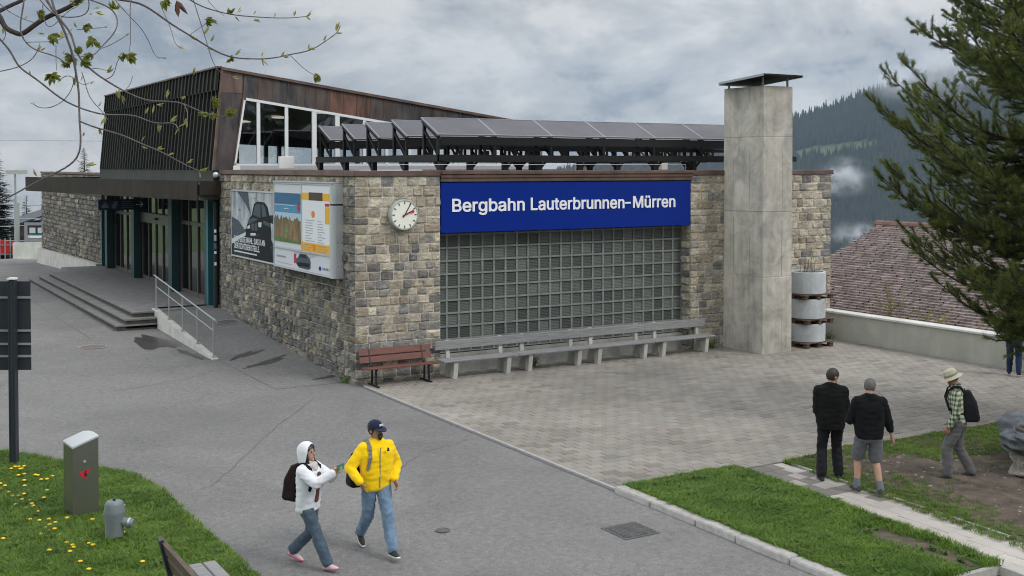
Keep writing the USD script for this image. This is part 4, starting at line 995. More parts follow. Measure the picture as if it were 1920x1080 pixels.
# direction sign hanging under the canopy
ds = thing('direction_sign', 'dark blue hanging direction sign with pictograms and white arrow under the canopy', 'sign', (-0.85, 20, 3.4))
part(ds, 'sign_board', box(-1.72, -0.01, 19.95, 20.05, 3.36, 3.76, 0.01), 'navy_sign')
D = lambda x, z: (x, 19.948, z)
part(ds, 'arrow', cat_([bar(D(-0.36, 3.56), D(-0.12, 3.56), 0.025, 0.006, up=(0, 1, 0)), bar(D(-0.21, 3.66), D(-0.115, 3.56), 0.025, 0.006, up=(0, 1, 0)), bar(D(-0.21, 3.46), D(-0.115, 3.56), 0.025, 0.006, up=(0, 1, 0))]), 'ad_white')
part(ds, 'pictogram', cat_([box(-1.60, -1.36, 19.942, 19.95, 3.44, 3.56), box(-1.54, -1.42, 19.942, 19.95, 3.57, 3.64)]), 'navy_print'); part(ds, 'pictogram', cat_([box(-1.24, -1.08, 19.942, 19.95, 3.42, 3.58), box(-1.18, -1.03, 19.939, 19.948, 3.54, 3.68)]), 'navy_print')
for k in range(4): part(ds, 'lettering', box(-0.90, -0.90 + (0.34, 0.44, 0.47, 0.42)[k], 19.943, 19.95, 3.65 - k * 0.075, 3.675 - k * 0.075), 'navy_print')
for x in (-1.5, -0.3): part(ds, 'hanger', cyl((x, 20, 3.76), (x, 20, 3.98), 0.02, n=8), 'black_steel')

# ------------------------------------------------------------------ chimney
ch = thing('chimney', 'tall square board marked concrete chimney with flat metal cap', 'chimney', (11.44, -0.8, 0))
part(ch, 'shaft', box(10.92, 11.97, -1.57, -0.005, -0.2, 2.02, 0.012), 'concrete'); part(ch, 'shaft', box(10.925, 11.965, -1.565, -0.005, 2.028, 3.76, 0.012), 'concrete'); part(ch, 'shaft', box(10.92, 11.97, -1.57, -0.005, 3.768, 5.75, 0.012), 'concrete'); part(ch, 'shaft', box(10.922, 11.968, -1.568, -0.005, 5.756, 7.10, 0.012), 'concrete')
part(ch, 'joint', box(10.929, 11.960, -1.560, -0.02, 2.0, 5.8), 'concrete')
bf = random.Random(2); bl = []
for z0, z1 in ((-0.05, 2.0), (2.05, 3.74), (3.8, 5.72)):
    for yv in (-1.05, -0.42): bl.append(box(10.916, 10.925, yv - 0.004, yv + 0.004, z0, z0 + (z1 - z0) * bf.uniform(.6, 1)))
    for xv in (11.6,): bl.append(box(xv - 0.003, xv + 0.003, -1.574, -1.565, z0, z0 + (z1 - z0) * bf.uniform(.5, 1)))
part(ch, 'board_joint', cat_(bl), 'concrete_grey')
capv = place(trimesh.creation.extrude_polygon(Polygon([(10.66, -1.84), (12.06, -1.84), (12.06, -0.10), (10.66, -0.10)]), 0.035, engine='earcut'), (0, 0, 7.28), (1, 0, 0.0), (0, 1, -0.0))
capv.vertices[:, 2] -= 0.075 * (capv.vertices[:, 1] + 0.8)
cp_ = part(ch, 'cap_plate', capv, 'canopy_metal')
capr = cat_([bar((10.655, -1.84, 7.36), (10.655, -0.1, 7.23), 0.02, 0.06), bar((12.065, -1.84, 7.36), (12.065, -0.1, 7.23), 0.02, 0.05), bar((10.66, -0.09, 7.22), (12.06, -0.09, 7.22), 0.02, 0.08)])
part(cp_, 'edge', capr, 'galv')
for x, y in ((11.0, -1.45), (11.88, -1.45), (11.0, -0.12), (11.88, -0.12)): part(ch, 'cap_post', cyl((x, y, 7.08), (x, y, 7.285 - 0.075 * (y + .8)), 0.03, n=8), 'galv')

# ------------------------------------------------------------------ planter rings on pallets, parapet
def pallet(z, label, rz):
    t = thing('pallet', label, 'pallet', (13.08, -1.0, z), rz); o = np.array((13.08, -1.0, z)); L = 0.54
    for y in (-.45, -.27, -.09, .09, .27, .45): part(t, 'top_board', box(-L, L, y - .06, y + .06, 0.115, 0.137, .004), 'pallet_wood', world=False)
    for x in (-.45, 0, .45):
        part(t, 'bearer', box(x - .06, x + .06, -L, L, 0.093, 0.113), 'pallet_wood', world=False); part(t, 'bottom_board', box(x - .06, x + .06, -L, L, 0.002, 0.02), 'pallet_wood', world=False)
        for y in (-.46, 0, .46): part(t, 'block', box(x - .055, x + .055, y - .06, y + .06, 0.022, 0.092), 'pallet_wood', world=False)


def ring_pot(z, h, label, soil):
    t = thing('planter_ring', label, 'planter', (13.08, -1.0, z))
    R = 0.515
    part(t, 'wall', lathe([(R - 0.03, 0.0), (R, 0.012), (R + 0.012, h - .03), (R + 0.006, h - .006), (R - .004, h), (R - 0.055, h), (R - 0.065, h - .05), (R - .07, h - .12), (0, h - .12), (0, 0), (R - .03, 0)], 44), 'concrete_ring', smooth=40, world=False)
    if soil: part(t, 'soil', lathe([(0, h - .05), (R - .1, h - .06), (R - .068, h - .07), (0, h - .1)], 30), 'turf_base', world=False)


pallet(0.003, 'wooden pallet on the paving, lowest of the stack beside the chimney', 0)
ring_pot(0.142, 0.50, 'lowest pale concrete planter ring of the stack beside the chimney', False)
pallet(0.644, 'weathered pallet between the lowest and middle planter rings', 2)
ring_pot(0.783, 0.54, 'middle pale concrete planter ring between two pallets', False)
pallet(1.325, 'weathered pallet under the topmost planter ring', -3)
ring_pot(1.464, 0.60, 'topmost planter ring with soil and bare plant stems', True)
pl_ = thing('potted_plant', 'dry upright plant stems growing in the topmost planter ring', 'plant', (13.08, -1.0, 2.02))
pr_ = random.Random(3); st_, lf_ = [], []
for k in range(9):
    a, r0 = pr_.uniform(0, 6.28), pr_.uniform(0, .28); p = np.array((13.0 + r0 * math.cos(a), -1.0 + r0 * math.sin(a), 2.0)); h = pr_.uniform(.25, .75)
    st_.append(tube([p, p + (pr_.uniform(-.05, .05), pr_.uniform(-.05, .05), h * .5), p + (pr_.uniform(-.1, .1), pr_.uniform(-.1, .1), h)], [.008, .006, .003], 5))
part(pl_, 'stems', cat_(st_), 'twig_young')
gv = []
for k in range(90):
    a, r0 = pr_.uniform(0, 6.28), pr_.uniform(.0, .44); p = np.array((13.08 + r0 * math.cos(a), -1.0 + r0 * math.sin(a), 1.99)); d = np.array((pr_.uniform(-.05, .05), pr_.uniform(-.05, .05), pr_.uniform(.04, .09))); s = np.array((-.01, .012, 0))
    gv.append(trimesh.Trimesh([p - s, p + s, p + d], [(0, 1, 2)], process=False))
part(pl_, 'leaves', cat_(gv), 'weed_leaf', kind='stuff')
pw = thing('parapet_wall', 'long pale rendered parapet wall with white coping at the plaza edge', 'wall', (14.75, -5, 0))
part(pw, 'wall_body', box(14.62, 14.98, -16.0, 0.02, -0.5, 0.735), 'render_wall')
part(pw, 'coping', box(14.585, 15.02, -16.0, 0.03, 0.737, 0.80, 0.012), 'concrete_white')

# ------------------------------------------------------------------ benches
def grey_bench(label=None):
    t = thing('grey_bench', label, 'bench', (1.95, -0.3, 0), 0, 'weathered grey benches along the glass block wall')
    sx = lambda a, b, y0, y1, z0, z1, bb: box(a, b, y0, y1, z0, z1, bb)
    part(t, 'seat_board', sx(0, 2.03, -0.33, -0.13, 0.405, 0.45, .008), 'bench_wood_grey', world=False); part(t, 'seat_board', sx(0, 2.03, -0.12, 0.08, 0.408, 0.453, .008), 'bench_wood_grey', world=False)
    bk = box(-0.02, 2.035, 0.10, 0.145, 0.645, 0.855, .008); part(t, 'back_board', bk, 'bench_wood_grey', world=False)
    for x in (0.28, 1.72):
        part(t, 'leg', place(trimesh.creation.extrude_polygon(Polygon([(-0.24, 0), (-0.09, 0), (-0.11, 0.27), (-.04, .3), (0.05, 0.27), (0.10, 0), (0.22, 0), (0.2, 0.40), (-0.30, 0.40), (-0.27, 0.2)]), 0.11, engine='earcut'), (x, 0, 0), (0, 1, 0), (0, 0, 1)), 'concrete_light', world=False)
        part(t, 'back_post', place(trimesh.creation.extrude_polygon(Polygon([(0.12, 0.2), (0.2, 0.2), (0.215, 0.86), (0.15, 0.86)]), 0.10, engine='earcut'), (x + .005, 0, 0), (0, 1, 0), (0, 0, 1)), 'concrete_light', world=False)
    return t


gb = grey_bench('weathered grey plank bench beside the red bench, leftmost of the grey row')
copy_of(gb, (4.0, -0.3, 0), 0, 'second grey plank bench from the red bench, under the glass blocks')
copy_of(gb, (6.05, -0.3, 0), 0, 'third grey plank bench from the red bench, under the glass blocks')
copy_of(gb, (8.10, -0.3, 0), 0, 'grey plank bench at the right end of the row, nearest the chimney')
rb = thing('red_bench', 'red brown slatted bench with black metal legs under the clock', 'bench', (0.95, -0.35, 0))
tl = lambda z: -0.20 + (z - 0.45) * 0.35
for z0, z1 in ((0.50, 0.64), (0.66, 0.80)): part(rb, 'back_slat', bar((0.03, tl((z0 + z1) / 2), (z0 + z1) / 2), (1.83, tl((z0 + z1) / 2), (z0 + z1) / 2), 0.03, z1 - z0, up=(0, .33, 1)), 'bench_wood_red')
for y in (-0.58, -0.44, -0.30): part(rb, 'seat_slat', box(0.05, 1.86, y - .063, y + .063, 0.40 - (y + .44) * .1, 0.435 - (y + .44) * .1, .006), 'bench_wood_red')
for x in (0.28, 1.6):
    q = cat_([bar((x, -.54, .02), (x, -.50, .40), .035, .035), bar((x, -.28, .02), (x, -.30, .40), .035, .035), bar((x, -.66, .018), (x, -.10, .018), .05, .03), bar((x, -.6, .39), (x, -.22, .43), .03, .03), bar((x, -.22, .42), (x, -.085, .80), .03, .03)])
    part(rb, 'leg', q, 'black_steel')

# ------------------------------------------------------------------ solar arrays on the flat roof
rk = thing('steel_substructure', 'black steel support frame on legs carrying the solar rows', 'frame', (8, 4, 4.87))
part(rk, 'side_beam', bar((2.42, 0.42, 5.17), (2.42, 8.55, 5.17), 0.12, 0.17), 'black_steel'); part(rk, 'front_beam', bar((2.36, 0.46, 5.165), (8.0, 0.46, 5.165), 0.12, 0.17), 'black_steel'); part(rk, 'front_beam', bar((8.03, 0.50, 5.185), (14.1, 0.50, 5.185), 0.12, 0.15), 'black_steel')
for y in (2.4, 4.4, 6.4, 8.4): part(rk, 'cross_beam', bar((2.5, y, 5.16), (14, y, 5.16), 0.1, 0.13), 'black_steel')
for y in (0.46, 2.42, 4.39, 6.33, 8.3): part(rk, 'leg', cat_([box(2.36, 2.48, y - .06, y + .06, 4.62, 5.10), bar((2.42, y, 4.85), (2.42, y + .3, 5.1), .08, .1, up=(1, 0, 0))]), 'black_steel')
for i, (x, y) in enumerate(((3.3, .6), (4.3, .6), (5.3, .6), (5.65, 1.5), (6.55, .6), (7.75, .6), (9.0, .6), (10.35, .6), (10.65, 1.2), (12.6, .6), (4.5, 4.4), (7, 4.4), (9.5, 4.4), (12, 4.4))):
    g_ = [box(x - .07, x + .07, y - .06, y + .06, 4.62, 5.12), bar((x, y, 4.9), (x + .22, y, 5.12), .07, .07, up=(0, 1, 0))]
    if i > 4: g_.append(bar((x, y, 4.9), (x - .22, y, 5.12), .07, .07, up=(0, 1, 0)))
    part(rk, 'leg', cat_(g_), 'black_steel')
xs_ = [2.40, 4.02, 5.68, 7.33, 8.99, 10.67, 12.38, 14.05]
names_ = ['frontmost row of grey solar panels facing the plaza, longest in view', 'second row of solar panels from the roof edge, left end showing', 'third solar row from the roof edge, between the second and fourth', 'fourth row of solar panels, just before the one at the gable windows', 'rearmost solar row, closest to the gable windows of the hall']
for k, yt in enumerate((1.50, 3.26, 4.96, 6.63, 8.43)):
    t = thing('solar_array', names_[k], 'solar panels', (8, yt - .45, 5.25)); zt0, zb0, yb = 6.17, 5.735, yt - 0.93
    nrm = np.cross((1, 0, 0), (0, yt - yb, zt0 - zb0)); nrm /= np.linalg.norm(nrm)
    for a, b in zip(xs_[:-1], xs_[1:]):
        sk = 0.0
        p = part(t, 'panel', bar(((a + b) / 2, yb, zb0), ((a + b) / 2, yt, zt0), b - a - 0.035, 0.03, up=nrm), 'panel_glass')
        part(p, 'rim', cat_([bar((a + .018, yb, zb0), (a + .018, yt, zt0), 0.022, 0.042, up=nrm), bar((b - .018, yb, zb0), (b - .018, yt, zt0), 0.022, 0.042, up=nrm), bar((a, yt, zt0), (b, yt, zt0), 0.02, 0.042, up=nrm), bar((a, yb, zb0), (b, yb, zb0), 0.02, 0.042, up=nrm)]), 'panel_rim')
    part(t, 'front_board', box(2.42 if k else 2.5, 14.0, yb + .02, yb + .06, 5.50, 5.70), 'black_steel')
    if k == 0: part(t, 'lower_board', box(4.5, 13.9, yb + .25, yb + .33, 5.36, 5.46), 'black_steel')
    for x in [2.44] + xs_[1:]:
        part(t, 'rafter', bar((x, yb + .02, zb0 - .06), (x, yt - .02, zt0 - .06), 0.06, 0.09, up=nrm), 'black_steel'); part(t, 'post', bar((x, yt - .12, 5.22), (x, yt - .12, zt0 - .1), 0.07, 0.07), 'black_steel'); part(t, 'brace', bar((x, yb + .06, 5.24), (x, yt - .14, 5.85), 0.05, 0.05), 'black_steel'); part(t, 'post', bar((x, yb + .06, 5.22), (x, yb + .06, 5.7), 0.06, 0.06), 'black_steel')
    if k == 0:
        for x in (3.9, 5.1, 6.2, 9.3, 9.9, 10.8): part(t, 'clamp', box(x, x + .1, yb + .3, yb + .4, 5.25, 5.36), 'dark_bracket')
jb = top('junction_box', cat_([box(1.55, 2.03, 9.50, 9.62, 4.9, 5.28, .01)]), 'white_paint', 'small white box standing on the roof before the gable windows', 'box')
for k, x in enumerate((11.72, 15.06)):
    q = thing('roof_post', ('pale concrete post on the roof, left of the pair behind the solar frame', 'pale concrete post on the roof, right of the pair behind the solar frame')[k], 'post', (x, 8.0, 4.6))
    part(q, 'shaft', box(x, x + .28, 8.0, 8.25, 4.6, 6.0, .01), 'concrete_light')
# ------------------------------------------------------------------ people
mat('skin', (0.40, 0.235, 0.165), 0.08, 8, 0.55, objspace=True); mat('skin_tan', (0.32, 0.18, 0.12), 0.08, 8, 0.55, objspace=True)
mat('lips', (0.25, 0.09, 0.07), 0.05, 5, 0.5)


def cloth(name, col, var=0.12, sc=9, rough=0.85, **k): mat(name, col, var, sc, rough, 0.25, 70, spec=0.12, objspace=True, sheen=0.02 if max(col) < .05 else 0.12, **k)


cloth('jacket_white', (0.68, 0.70, 0.74), 0.05); cloth('shirt_brown', (0.115, 0.05, 0.04)); cloth('jeans_dark', (0.065, 0.095, 0.13), 0.25); cloth('jeans_light', (0.15, 0.225, 0.325), 0.25)
cloth('jacket_yellow', (0.86, 0.57, 0.006), 0.06); cloth('navy', (0.016, 0.022, 0.052)); cloth('jacket_black', (0.0075, 0.0075, 0.008), 0.2); cloth('trouser_black', (0.015, 0.016, 0.018), 0.25)
cloth('sweater_black', (0.0065, 0.007, 0.008), 0.2); cloth('shorts_grey', (0.11, 0.112, 0.13), 0.12); cloth('trouser_grey', (0.105, 0.102, 0.105), 0.18); cloth('sock_grey', (0.12, 0.14, 0.16), 0.3, 40); cloth('hat_beige', (0.42, 0.38, 0.29), 0.08); cloth('jeans_night', (0.018, 0.032, 0.075), 0.2); cloth('scarf', (0.50, 0.45, 0.42), 0.2, 30)
cloth('pack_brown', (0.022, 0.012, 0.012), 0.2); cloth('pack_black', (0.012, 0.012, 0.015), 0.2); cloth('strap_grey', (0.20, 0.19, 0.18), 0.2, 30)
plain('shoe_black', (0.012, 0.012, 0.013), 0.5); plain('sole_white', (0.66, 0.66, 0.66), 0.6); plain('shoe_pink', (0.60, 0.42, 0.46), 0.6); plain('sole_pink', (0.52, 0.09, 0.17), 0.6); plain('shoe_dark', (0.035, 0.033, 0.032), 0.7); plain('hair_black', (0.009, 0.008, 0.008), 0.45); plain('hair_brown', (0.022, 0.016, 0.013), 0.6); plain('hair_grey', (0.10, 0.095, 0.09), 0.7); plain('phone_green', (0.02, 0.17, 0.09), 0.35); plain('eye', (0.012, 0.010, 0.010), 0.3); plain('lens_dark', (0.01, 0.01, 0.01), 0.1)
# checked shirt
MATS['shirt_check'] = usdkit.material(stage, '/World/Looks/shirt_check', {
    'tc': ('texture_coordinate', {}), 'xyz': ('separate_xyz', {}), 'ax': ('math', {'math_type': 'add'}), 'mx': ('math', {'math_type': 'multiply', 'value2': 92.0}), 'mz': ('math', {'math_type': 'multiply', 'value2': 84.0}),
    'sx': ('math', {'math_type': 'sine'}), 'sz': ('math', {'math_type': 'sine'}), 'rx': ('map_range', {'from_min': -0.2, 'from_max': 0.4, 'to_min': 0.0, 'to_max': 0.5, 'clamp': True}), 'rz': ('map_range', {'from_min': -0.2, 'from_max': 0.4, 'to_min': 0.0, 'to_max': 0.5, 'clamp': True}),
    'ad': ('math', {'math_type': 'add'}), 'r': ('rgb_ramp', {'ramp': [(0.0, (0.40, 0.42, 0.31)), (0.5, (0.15, 0.19, 0.12)), (1.0, (0.025, 0.04, 0.028))]}), 'p': ('principled_bsdf', {'roughness': 0.85})},
    [('tc.object', 'xyz.vector'), ('xyz.x', 'ax.value1'), ('xyz.y', 'ax.value2'), ('ax.value', 'mx.value1'), ('xyz.z', 'mz.value1'), ('mx.value', 'sx.value1'), ('mz.value', 'sz.value1'), ('sx.value', 'rx.value'), ('sz.value', 'rz.value'),
     ('rx.result', 'ad.value1'), ('rz.result', 'ad.value2'), ('ad.value', 'r.fac'), ('r.color', 'p.base_color')], surface='p.BSDF')
SPH = trimesh.creation.icosphere(2, 1.0).vertices


def hull(*balls):
    """Convex hull of balls (centre, radius or three radii)."""
    return Manifold.hull_points(np.vstack([np.asarray(c, float) + SPH * np.asarray(r, float) for c, r in balls]))


def melt(parts, length=0.028, rounds=8, crease=0.0, seed=0):
    m = Manifold.batch_boolean(list(parts), manifold3d.OpType.Add).refine_to_length(length)
    t = trimesh.Trimesh(*meshkit.arrays(m)[:2], process=True)
    trimesh.smoothing.filter_taubin(t, lamb=0.5, nu=0.52, iterations=rounds)
    if crease:
        v = t.vertices; n = meshkit.fbm(v * [14, 14, 22] + seed, 3, seed) - 0.5; n2 = meshkit.noise(v * [7, 7, 30] + seed * 3, seed + 3) - 0.5
        t.vertices = v + t.vertex_normals * (crease * (n + 0.7 * n2))[:, None]
    return t


def ik(a, b, l1, l2, pole):
    a, b = np.asarray(a, float), np.asarray(b, float); d = b - a; D = min(np.linalg.norm(d), (l1 + l2) * 0.999); d = d / np.linalg.norm(d); b = a + d * D
    x = (l1 * l1 - l2 * l2 + D * D) / (2 * D); h = math.sqrt(max(l1 * l1 - x * x, 0)); p = np.asarray(pole, float); p = p - d * (p @ d); p /= np.linalg.norm(p)
    return a + d * x + p * h, b


def rotx(v, a): c, s = math.cos(a), math.sin(a); v = np.asarray(v, float); return np.stack([v[..., 0], v[..., 1] * c - v[..., 2] * s, v[..., 1] * s + v[..., 2] * c], -1)
def rotz(v, a): c, s = math.cos(a), math.sin(a); v = np.asarray(v, float); return np.stack([v[..., 0] * c - v[..., 1] * s, v[..., 0] * s + v[..., 1] * c, v[..., 2]], -1)


def make_hand(w, d, palm, side, curl=0.5):
    """Palm and five fingers from the wrist w along d; palm = direction the palm faces; side = towards the thumb."""
    d = np.asarray(d, float) / np.linalg.norm(d); palm = np.asarray(palm, float); palm = palm - d * (palm @ d); palm /= np.linalg.norm(palm); s = np.asarray(side, float); s = s - d * (s @ d) - palm * (s @ palm); s /= np.linalg.norm(s)
    k = w + d * 0.085; out = [hull((w, .026), (w + d * .03 + s * .02, .019), (k + s * .030, .014), (k - s * .032, .013))]
    for i, (off, L) in enumerate(((.030, .075), (.010, .083), (-.011, .077), (-.031, .060))):
        p, dd = k + s * off, d
        for q in range(3):
            a = curl * (0.55 + 0.35 * q); dd = dd * math.cos(a) + palm * math.sin(a); dd /= np.linalg.norm(dd); p2 = p + dd * L * (.45, .32, .26)[q]; out.append(hull((p, .0095 - .0008 * q), (p2, .0088 - .0008 * q))); p = p2
    p = w + d * .03 + s * .028; dd = d * .6 + s * .7 + palm * .25; dd /= np.linalg.norm(dd)
    for q in range(2): p2 = p + dd * (.036, .028)[q]; out.append(hull((p, .012 - .002 * q), (p2, .010 - .001 * q))); p = p2; dd = dd + palm * .45 * curl + d * .3; dd /= np.linalg.norm(dd)
    return out


def person(label, loc, face, H, feet, wrists, poles, lean=0.0, twist=0.0, head=(0, 0), top=('jacket_black', 0.02), bottom='trouser_black', shorts=False, sleeve=1.0, hair=('hair_brown', 'short'), shoes=('shoe_black', 'sole_white'), skin='skin', hem=0.86, hoodup=False, cap=None, beard=False, collar=True, hands=None, fat=0.0, shirt=None, socks=None, flare=0.0, pole_knee=((0, 1, 0), (0, 1, 0)), pelvis=(0, 0, 0.935), seed=1, extras=None, wide=1.0):
    t = thing('person', label, 'person', loc, math.degrees(math.atan2(-face[0], face[1])))
    s = H / 1.76; pel = np.array(pelvis, float)
    U = lambda v: rotz(rotx(np.asarray(v, float) - (0, 0, .95), -lean), twist) + pel + (0, 0, 0.015)     # upper body
    neck, chest, waist = U((0, -.01, 1.475)), U((0, 0, 1.30)), U((0, 0, 1.09)); sh = [U((-.170 * wide, -.01, 1.385)), U((.170 * wide, -.01, 1.385))]
    hip = [pel + (-.092, 0, -.02), pel + (.092, 0, -.02)]; add = lambda name, m, mt, sm=60, lab=None: part(t, name, trimesh.Trimesh(np.asarray(m.vertices) * s, m.faces, process=False), mt, smooth=sm, world=False, label=lab)
    legs, arms = [], []
    for i in (0, 1):
        an = np.array(feet[i][0], float); kn, an = ik(hip[i], an, 0.435, 0.425, pole_knee[i]); legs.append((hip[i], kn, an, feet[i][1], feet[i][2]))
        el, wr = ik(sh[i], wrists[i], 0.295, 0.262, poles[i]); arms.append((sh[i], el, wr))
    # head
    hy, hp = head; hc = neck + (0, 0.0, 0.0)
    Hd = lambda v: rotz(rotx(np.asarray(v, float), -hp - lean * .5), hy) + hc
    skull = [((0, -.012, .155), (.076, .094, .098)), ((0, .03, .075), (.052, .055, .055))]
    hs_ = lambda c, r: (Hd(c), r)
    def head_hull(k=0.0): return Manifold.hull_points(np.vstack([Hd(np.array(c) + SPH * (np.array(r) + k)) for c, r in skull]))
    body = [head_hull(), hull(hs_((0, -.02, .07), .052), (neck - (0, 0, .03), .06)), Manifold.hull_points(np.vstack([Hd(np.array((0, .098, .125)) + SPH * (.010, .016, .016)), Hd(np.array((0, .078, .16)) + SPH * (.007, .010, .012))])), Manifold.hull_points(Hd(np.array((0, .072, .045)) + SPH * (.022, .018, .018)))]
    for e in (-1, 1): body.append(Manifold.hull_points(Hd(np.array((e * .078, -.012, .135)) + SPH * (.011, .02, .032))))
    f = fat
    torso = lambda k: [hull((sh[0] + (0, 0, -.01), .055 + k), (sh[1] + (0, 0, -.01), .055 + k), (neck - (0, 0, .035), .055 + k), (U((-.10 * wide, .01, 1.29)), .105 + k), (U((.10 * wide, .01, 1.29)), .105 + k)), hull((U((-.10 * wide, .01, 1.29)), .105 + k), (U((.10 * wide, .01, 1.29)), .105 + k), (U((-.085 * wide, .01 + f * .5, 1.08)), .10 + k + f * .7), (U((.085 * wide, .01 + f * .5, 1.08)), .10 + k + f * .7)), hull((U((-.085 * wide, .01 + f * .5, 1.08)), .10 + k + f * .7), (U((.085 * wide, .01 + f * .5, 1.08)), .10 + k + f * .7), (pel + (-.085, -.01, -.01), .108 + k), (pel + (.085, -.01, -.01), .108 + k))]
    body += torso(-0.012)
    for i, (a, e, w) in enumerate(arms):
        body += [hull((a, .05), (e, .038)), hull((e, .039), (e + (w - e) * .3, .040), (w, .026))]
        if hands and hands[i]: body += make_hand(w, *hands[i])
        else:
            d = (w - e) / np.linalg.norm(w - e); body += make_hand(w, d * .8 + np.array((0, .12, -.25)), ((1, 0, 0), (-1, 0, 0))[i], (0, 1, 0), .45)
    for (h, k, a, yaw, pitch) in legs: body += [hull((h, .088), (k, .056)), hull((k, .055), (k + (a - k) * .3 + (0, -.015, 0), .057), (a, .038))]
    bm = melt(body, 0.022, 5); add('body', bm, skin, True)
    # face
    for e in (-1, 1):
        add('eye', trimesh.Trimesh(Hd(np.array((e * .031, .078, .152)) + trimesh.creation.icosphere(1, 1).vertices * (.010, .006, .006)), trimesh.creation.icosphere(1, 1).faces, process=False), 'eye')
        add('eyebrow', trimesh.Trimesh(Hd(np.array((e * .032, .079, .172)) + trimesh.creation.icosphere(1, 1).vertices * (.018, .008, .004)), trimesh.creation.icosphere(1, 1).faces, process=False), hair[0])
    add('mouth', trimesh.Trimesh(Hd(np.array((0, .083, .082)) + trimesh.creation.icosphere(1, 1).vertices * (.020, .006, .005)), trimesh.creation.icosphere(1, 1).faces, process=False), 'lips')
    if beard:
        bd = Manifold.batch_boolean([Manifold.hull_points(Hd(np.array((0, .078, .05)) + SPH * (.03, .022, .032))), Manifold.hull_points(Hd(np.array((0, .09, .098)) + SPH * (.034, .012, .010))), Manifold.hull_points(Hd(np.array((-.03, .082, .075)) + SPH * (.010, .012, .03))), Manifold.hull_points(Hd(np.array((.03, .082, .075)) + SPH * (.010, .012, .03)))], manifold3d.OpType.Add)
        add('beard', trimesh.Trimesh(*meshkit.arrays(bd)[:2]), 'hair_black')
    # hair: a shell over the skull, cut away from the face
    kk = 0.012 if hair[1] == 'short' else 0.018
    hm = Manifold.hull_points(np.vstack([np.array((0, -.014, .160)) + SPH * (.076 + kk, .094 + kk, .098 + kk)]))
    n1 = np.array((0, -0.82, 0.57)); n1 /= np.linalg.norm(n1); hm = hm.trim_by_plane(tuple(n1), float(n1 @ np.array((0, .045, .165)))).trim_by_plane((0, 0, 1.0), 0.075 if hair[1] == 'short' else .04)
    if hair[1] == 'long':
        hm = Manifold.batch_boolean([hm, hull(((-.075, -.01, .14), (.02, .05, .06)), ((-.07, .02, .02), (.022, .04, .04))), hull(((.075, -.01, .14), (.02, .05, .06)), ((.07, .02, .02), (.022, .04, .04)))], manifold3d.OpType.Add)
    v_, f_, _ = meshkit.arrays(hm.refine_to_length(.03)); hv = Hd(v_); add('hair', trimesh.Trimesh(hv, f_, process=False), hair[0], 40)
    if cap == 'cap':
        cm_ = Manifold.hull_points(np.array((0, -.012, .185)) + SPH * (.092, .11, .092)).trim_by_plane((0, 0, 1.0), .168); v_, f_, _ = meshkit.arrays(cm_); cp1 = add('cap', trimesh.Trimesh(Hd(v_), f_, process=False), 'navy', 40)
        bp = [(.085 * math.cos(a), .07 + .095 * math.sin(a), .176 - .03 * math.sin(a)) for a in np.linspace(0, math.pi, 13)]; bp2 = [(x, y, z - .008) for x, y, z in bp]; V = np.array(bp + bp2 + [(0, .06, .18), (0, .06, .172)]); F = []
        for i in range(12): F += [(i, i + 1, 26), (13 + i + 1, 13 + i, 27), (i, 13 + i, 14 + i), (i, 14 + i, i + 1)]
        add('cap_brim', trimesh.Trimesh(Hd(V), F, process=False), 'navy'); add('cap_patch', trimesh.Trimesh(Hd(np.array([(-.035, .092, .205), (.035, .092, .205), (.035, .086, .232), (-.035, .086, .232)]) + (0, .008, 0)), [(0, 1, 2), (0, 2, 3)], process=False), 'ad_pale')
    if cap == 'hat':
        hh = lathe([(0, .285), (.05, .282), (.082, .262), (.094, .215), (.098, .172), (.148, .140), (.152, .135), (.145, .136), (.094, .166), (0, .20)], 28); hh.vertices[:, 1] = hh.vertices[:, 1] * 1.12 - .01; add('hat', trimesh.Trimesh(Hd(hh.vertices), hh.faces, process=False), 'hat_beige', 40)
        bnd = lathe([(.096, .178), (.1, .178), (.0985, .205), (.094, .205)], 28); bnd.vertices[:, 1] = bnd.vertices[:, 1] * 1.12 - .01; add('hat_band', trimesh.Trimesh(Hd(bnd.vertices), bnd.faces, process=False), 'strap_grey')
    if hoodup:
        ho = Manifold.hull_points(np.vstack([np.array((0, -.03, .165)) + SPH * (.125, .135, .135), np.array((0, -.05, .03)) + SPH * (.11, .10, .07)])); ho = ho.refine_to_length(.03).trim_by_plane((0, -0.94, 0.34), -0.012 + .01).trim_by_plane((0, 0, 1.0), -.02)
        inner = Manifold.hull_points(np.vstack([np.array((0, -.0, .16)) + SPH * (.108, .135, .118), np.array((0, .03, .04)) + SPH * (.09, .10, .06)])); ho = ho - inner; v_, f_, _ = meshkit.arrays(ho.refine_to_length(.03)); add('hood', trimesh.Trimesh(Hd(v_), f_, process=False), top[0], 50)
    # trousers
    k = 0.014
    tr = [hull((pel + (-.076, -.008, -.01 if not shorts else -.04), .104), (pel + (.076, -.008, -.01 if not shorts else -.04), .104), (pel + (-.075, -.02, -.06), .105), (pel + (.075, -.02, -.06), .105))]
    for (h, kn, a, yaw, pitch) in legs:
        if shorts: e = kn + (h - kn) * .10; tr.append(hull((h, .112), (e, .100)))
        else: tr += [hull((h, .106), (kn, .080)), hull((kn, .080), (kn + (a - kn) * .35 + (0, -.012, 0), .078), (a + (0, 0, .03), .062 + flare * .8))]
    add('trousers' if not shorts else 'shorts', melt(tr, 0.024, 6, 0.022, seed), bottom, True)
    # jacket or shirt: torso, hem and sleeves
    kq = top[1]; hem_ = pel + (0, 0, hem - .95)
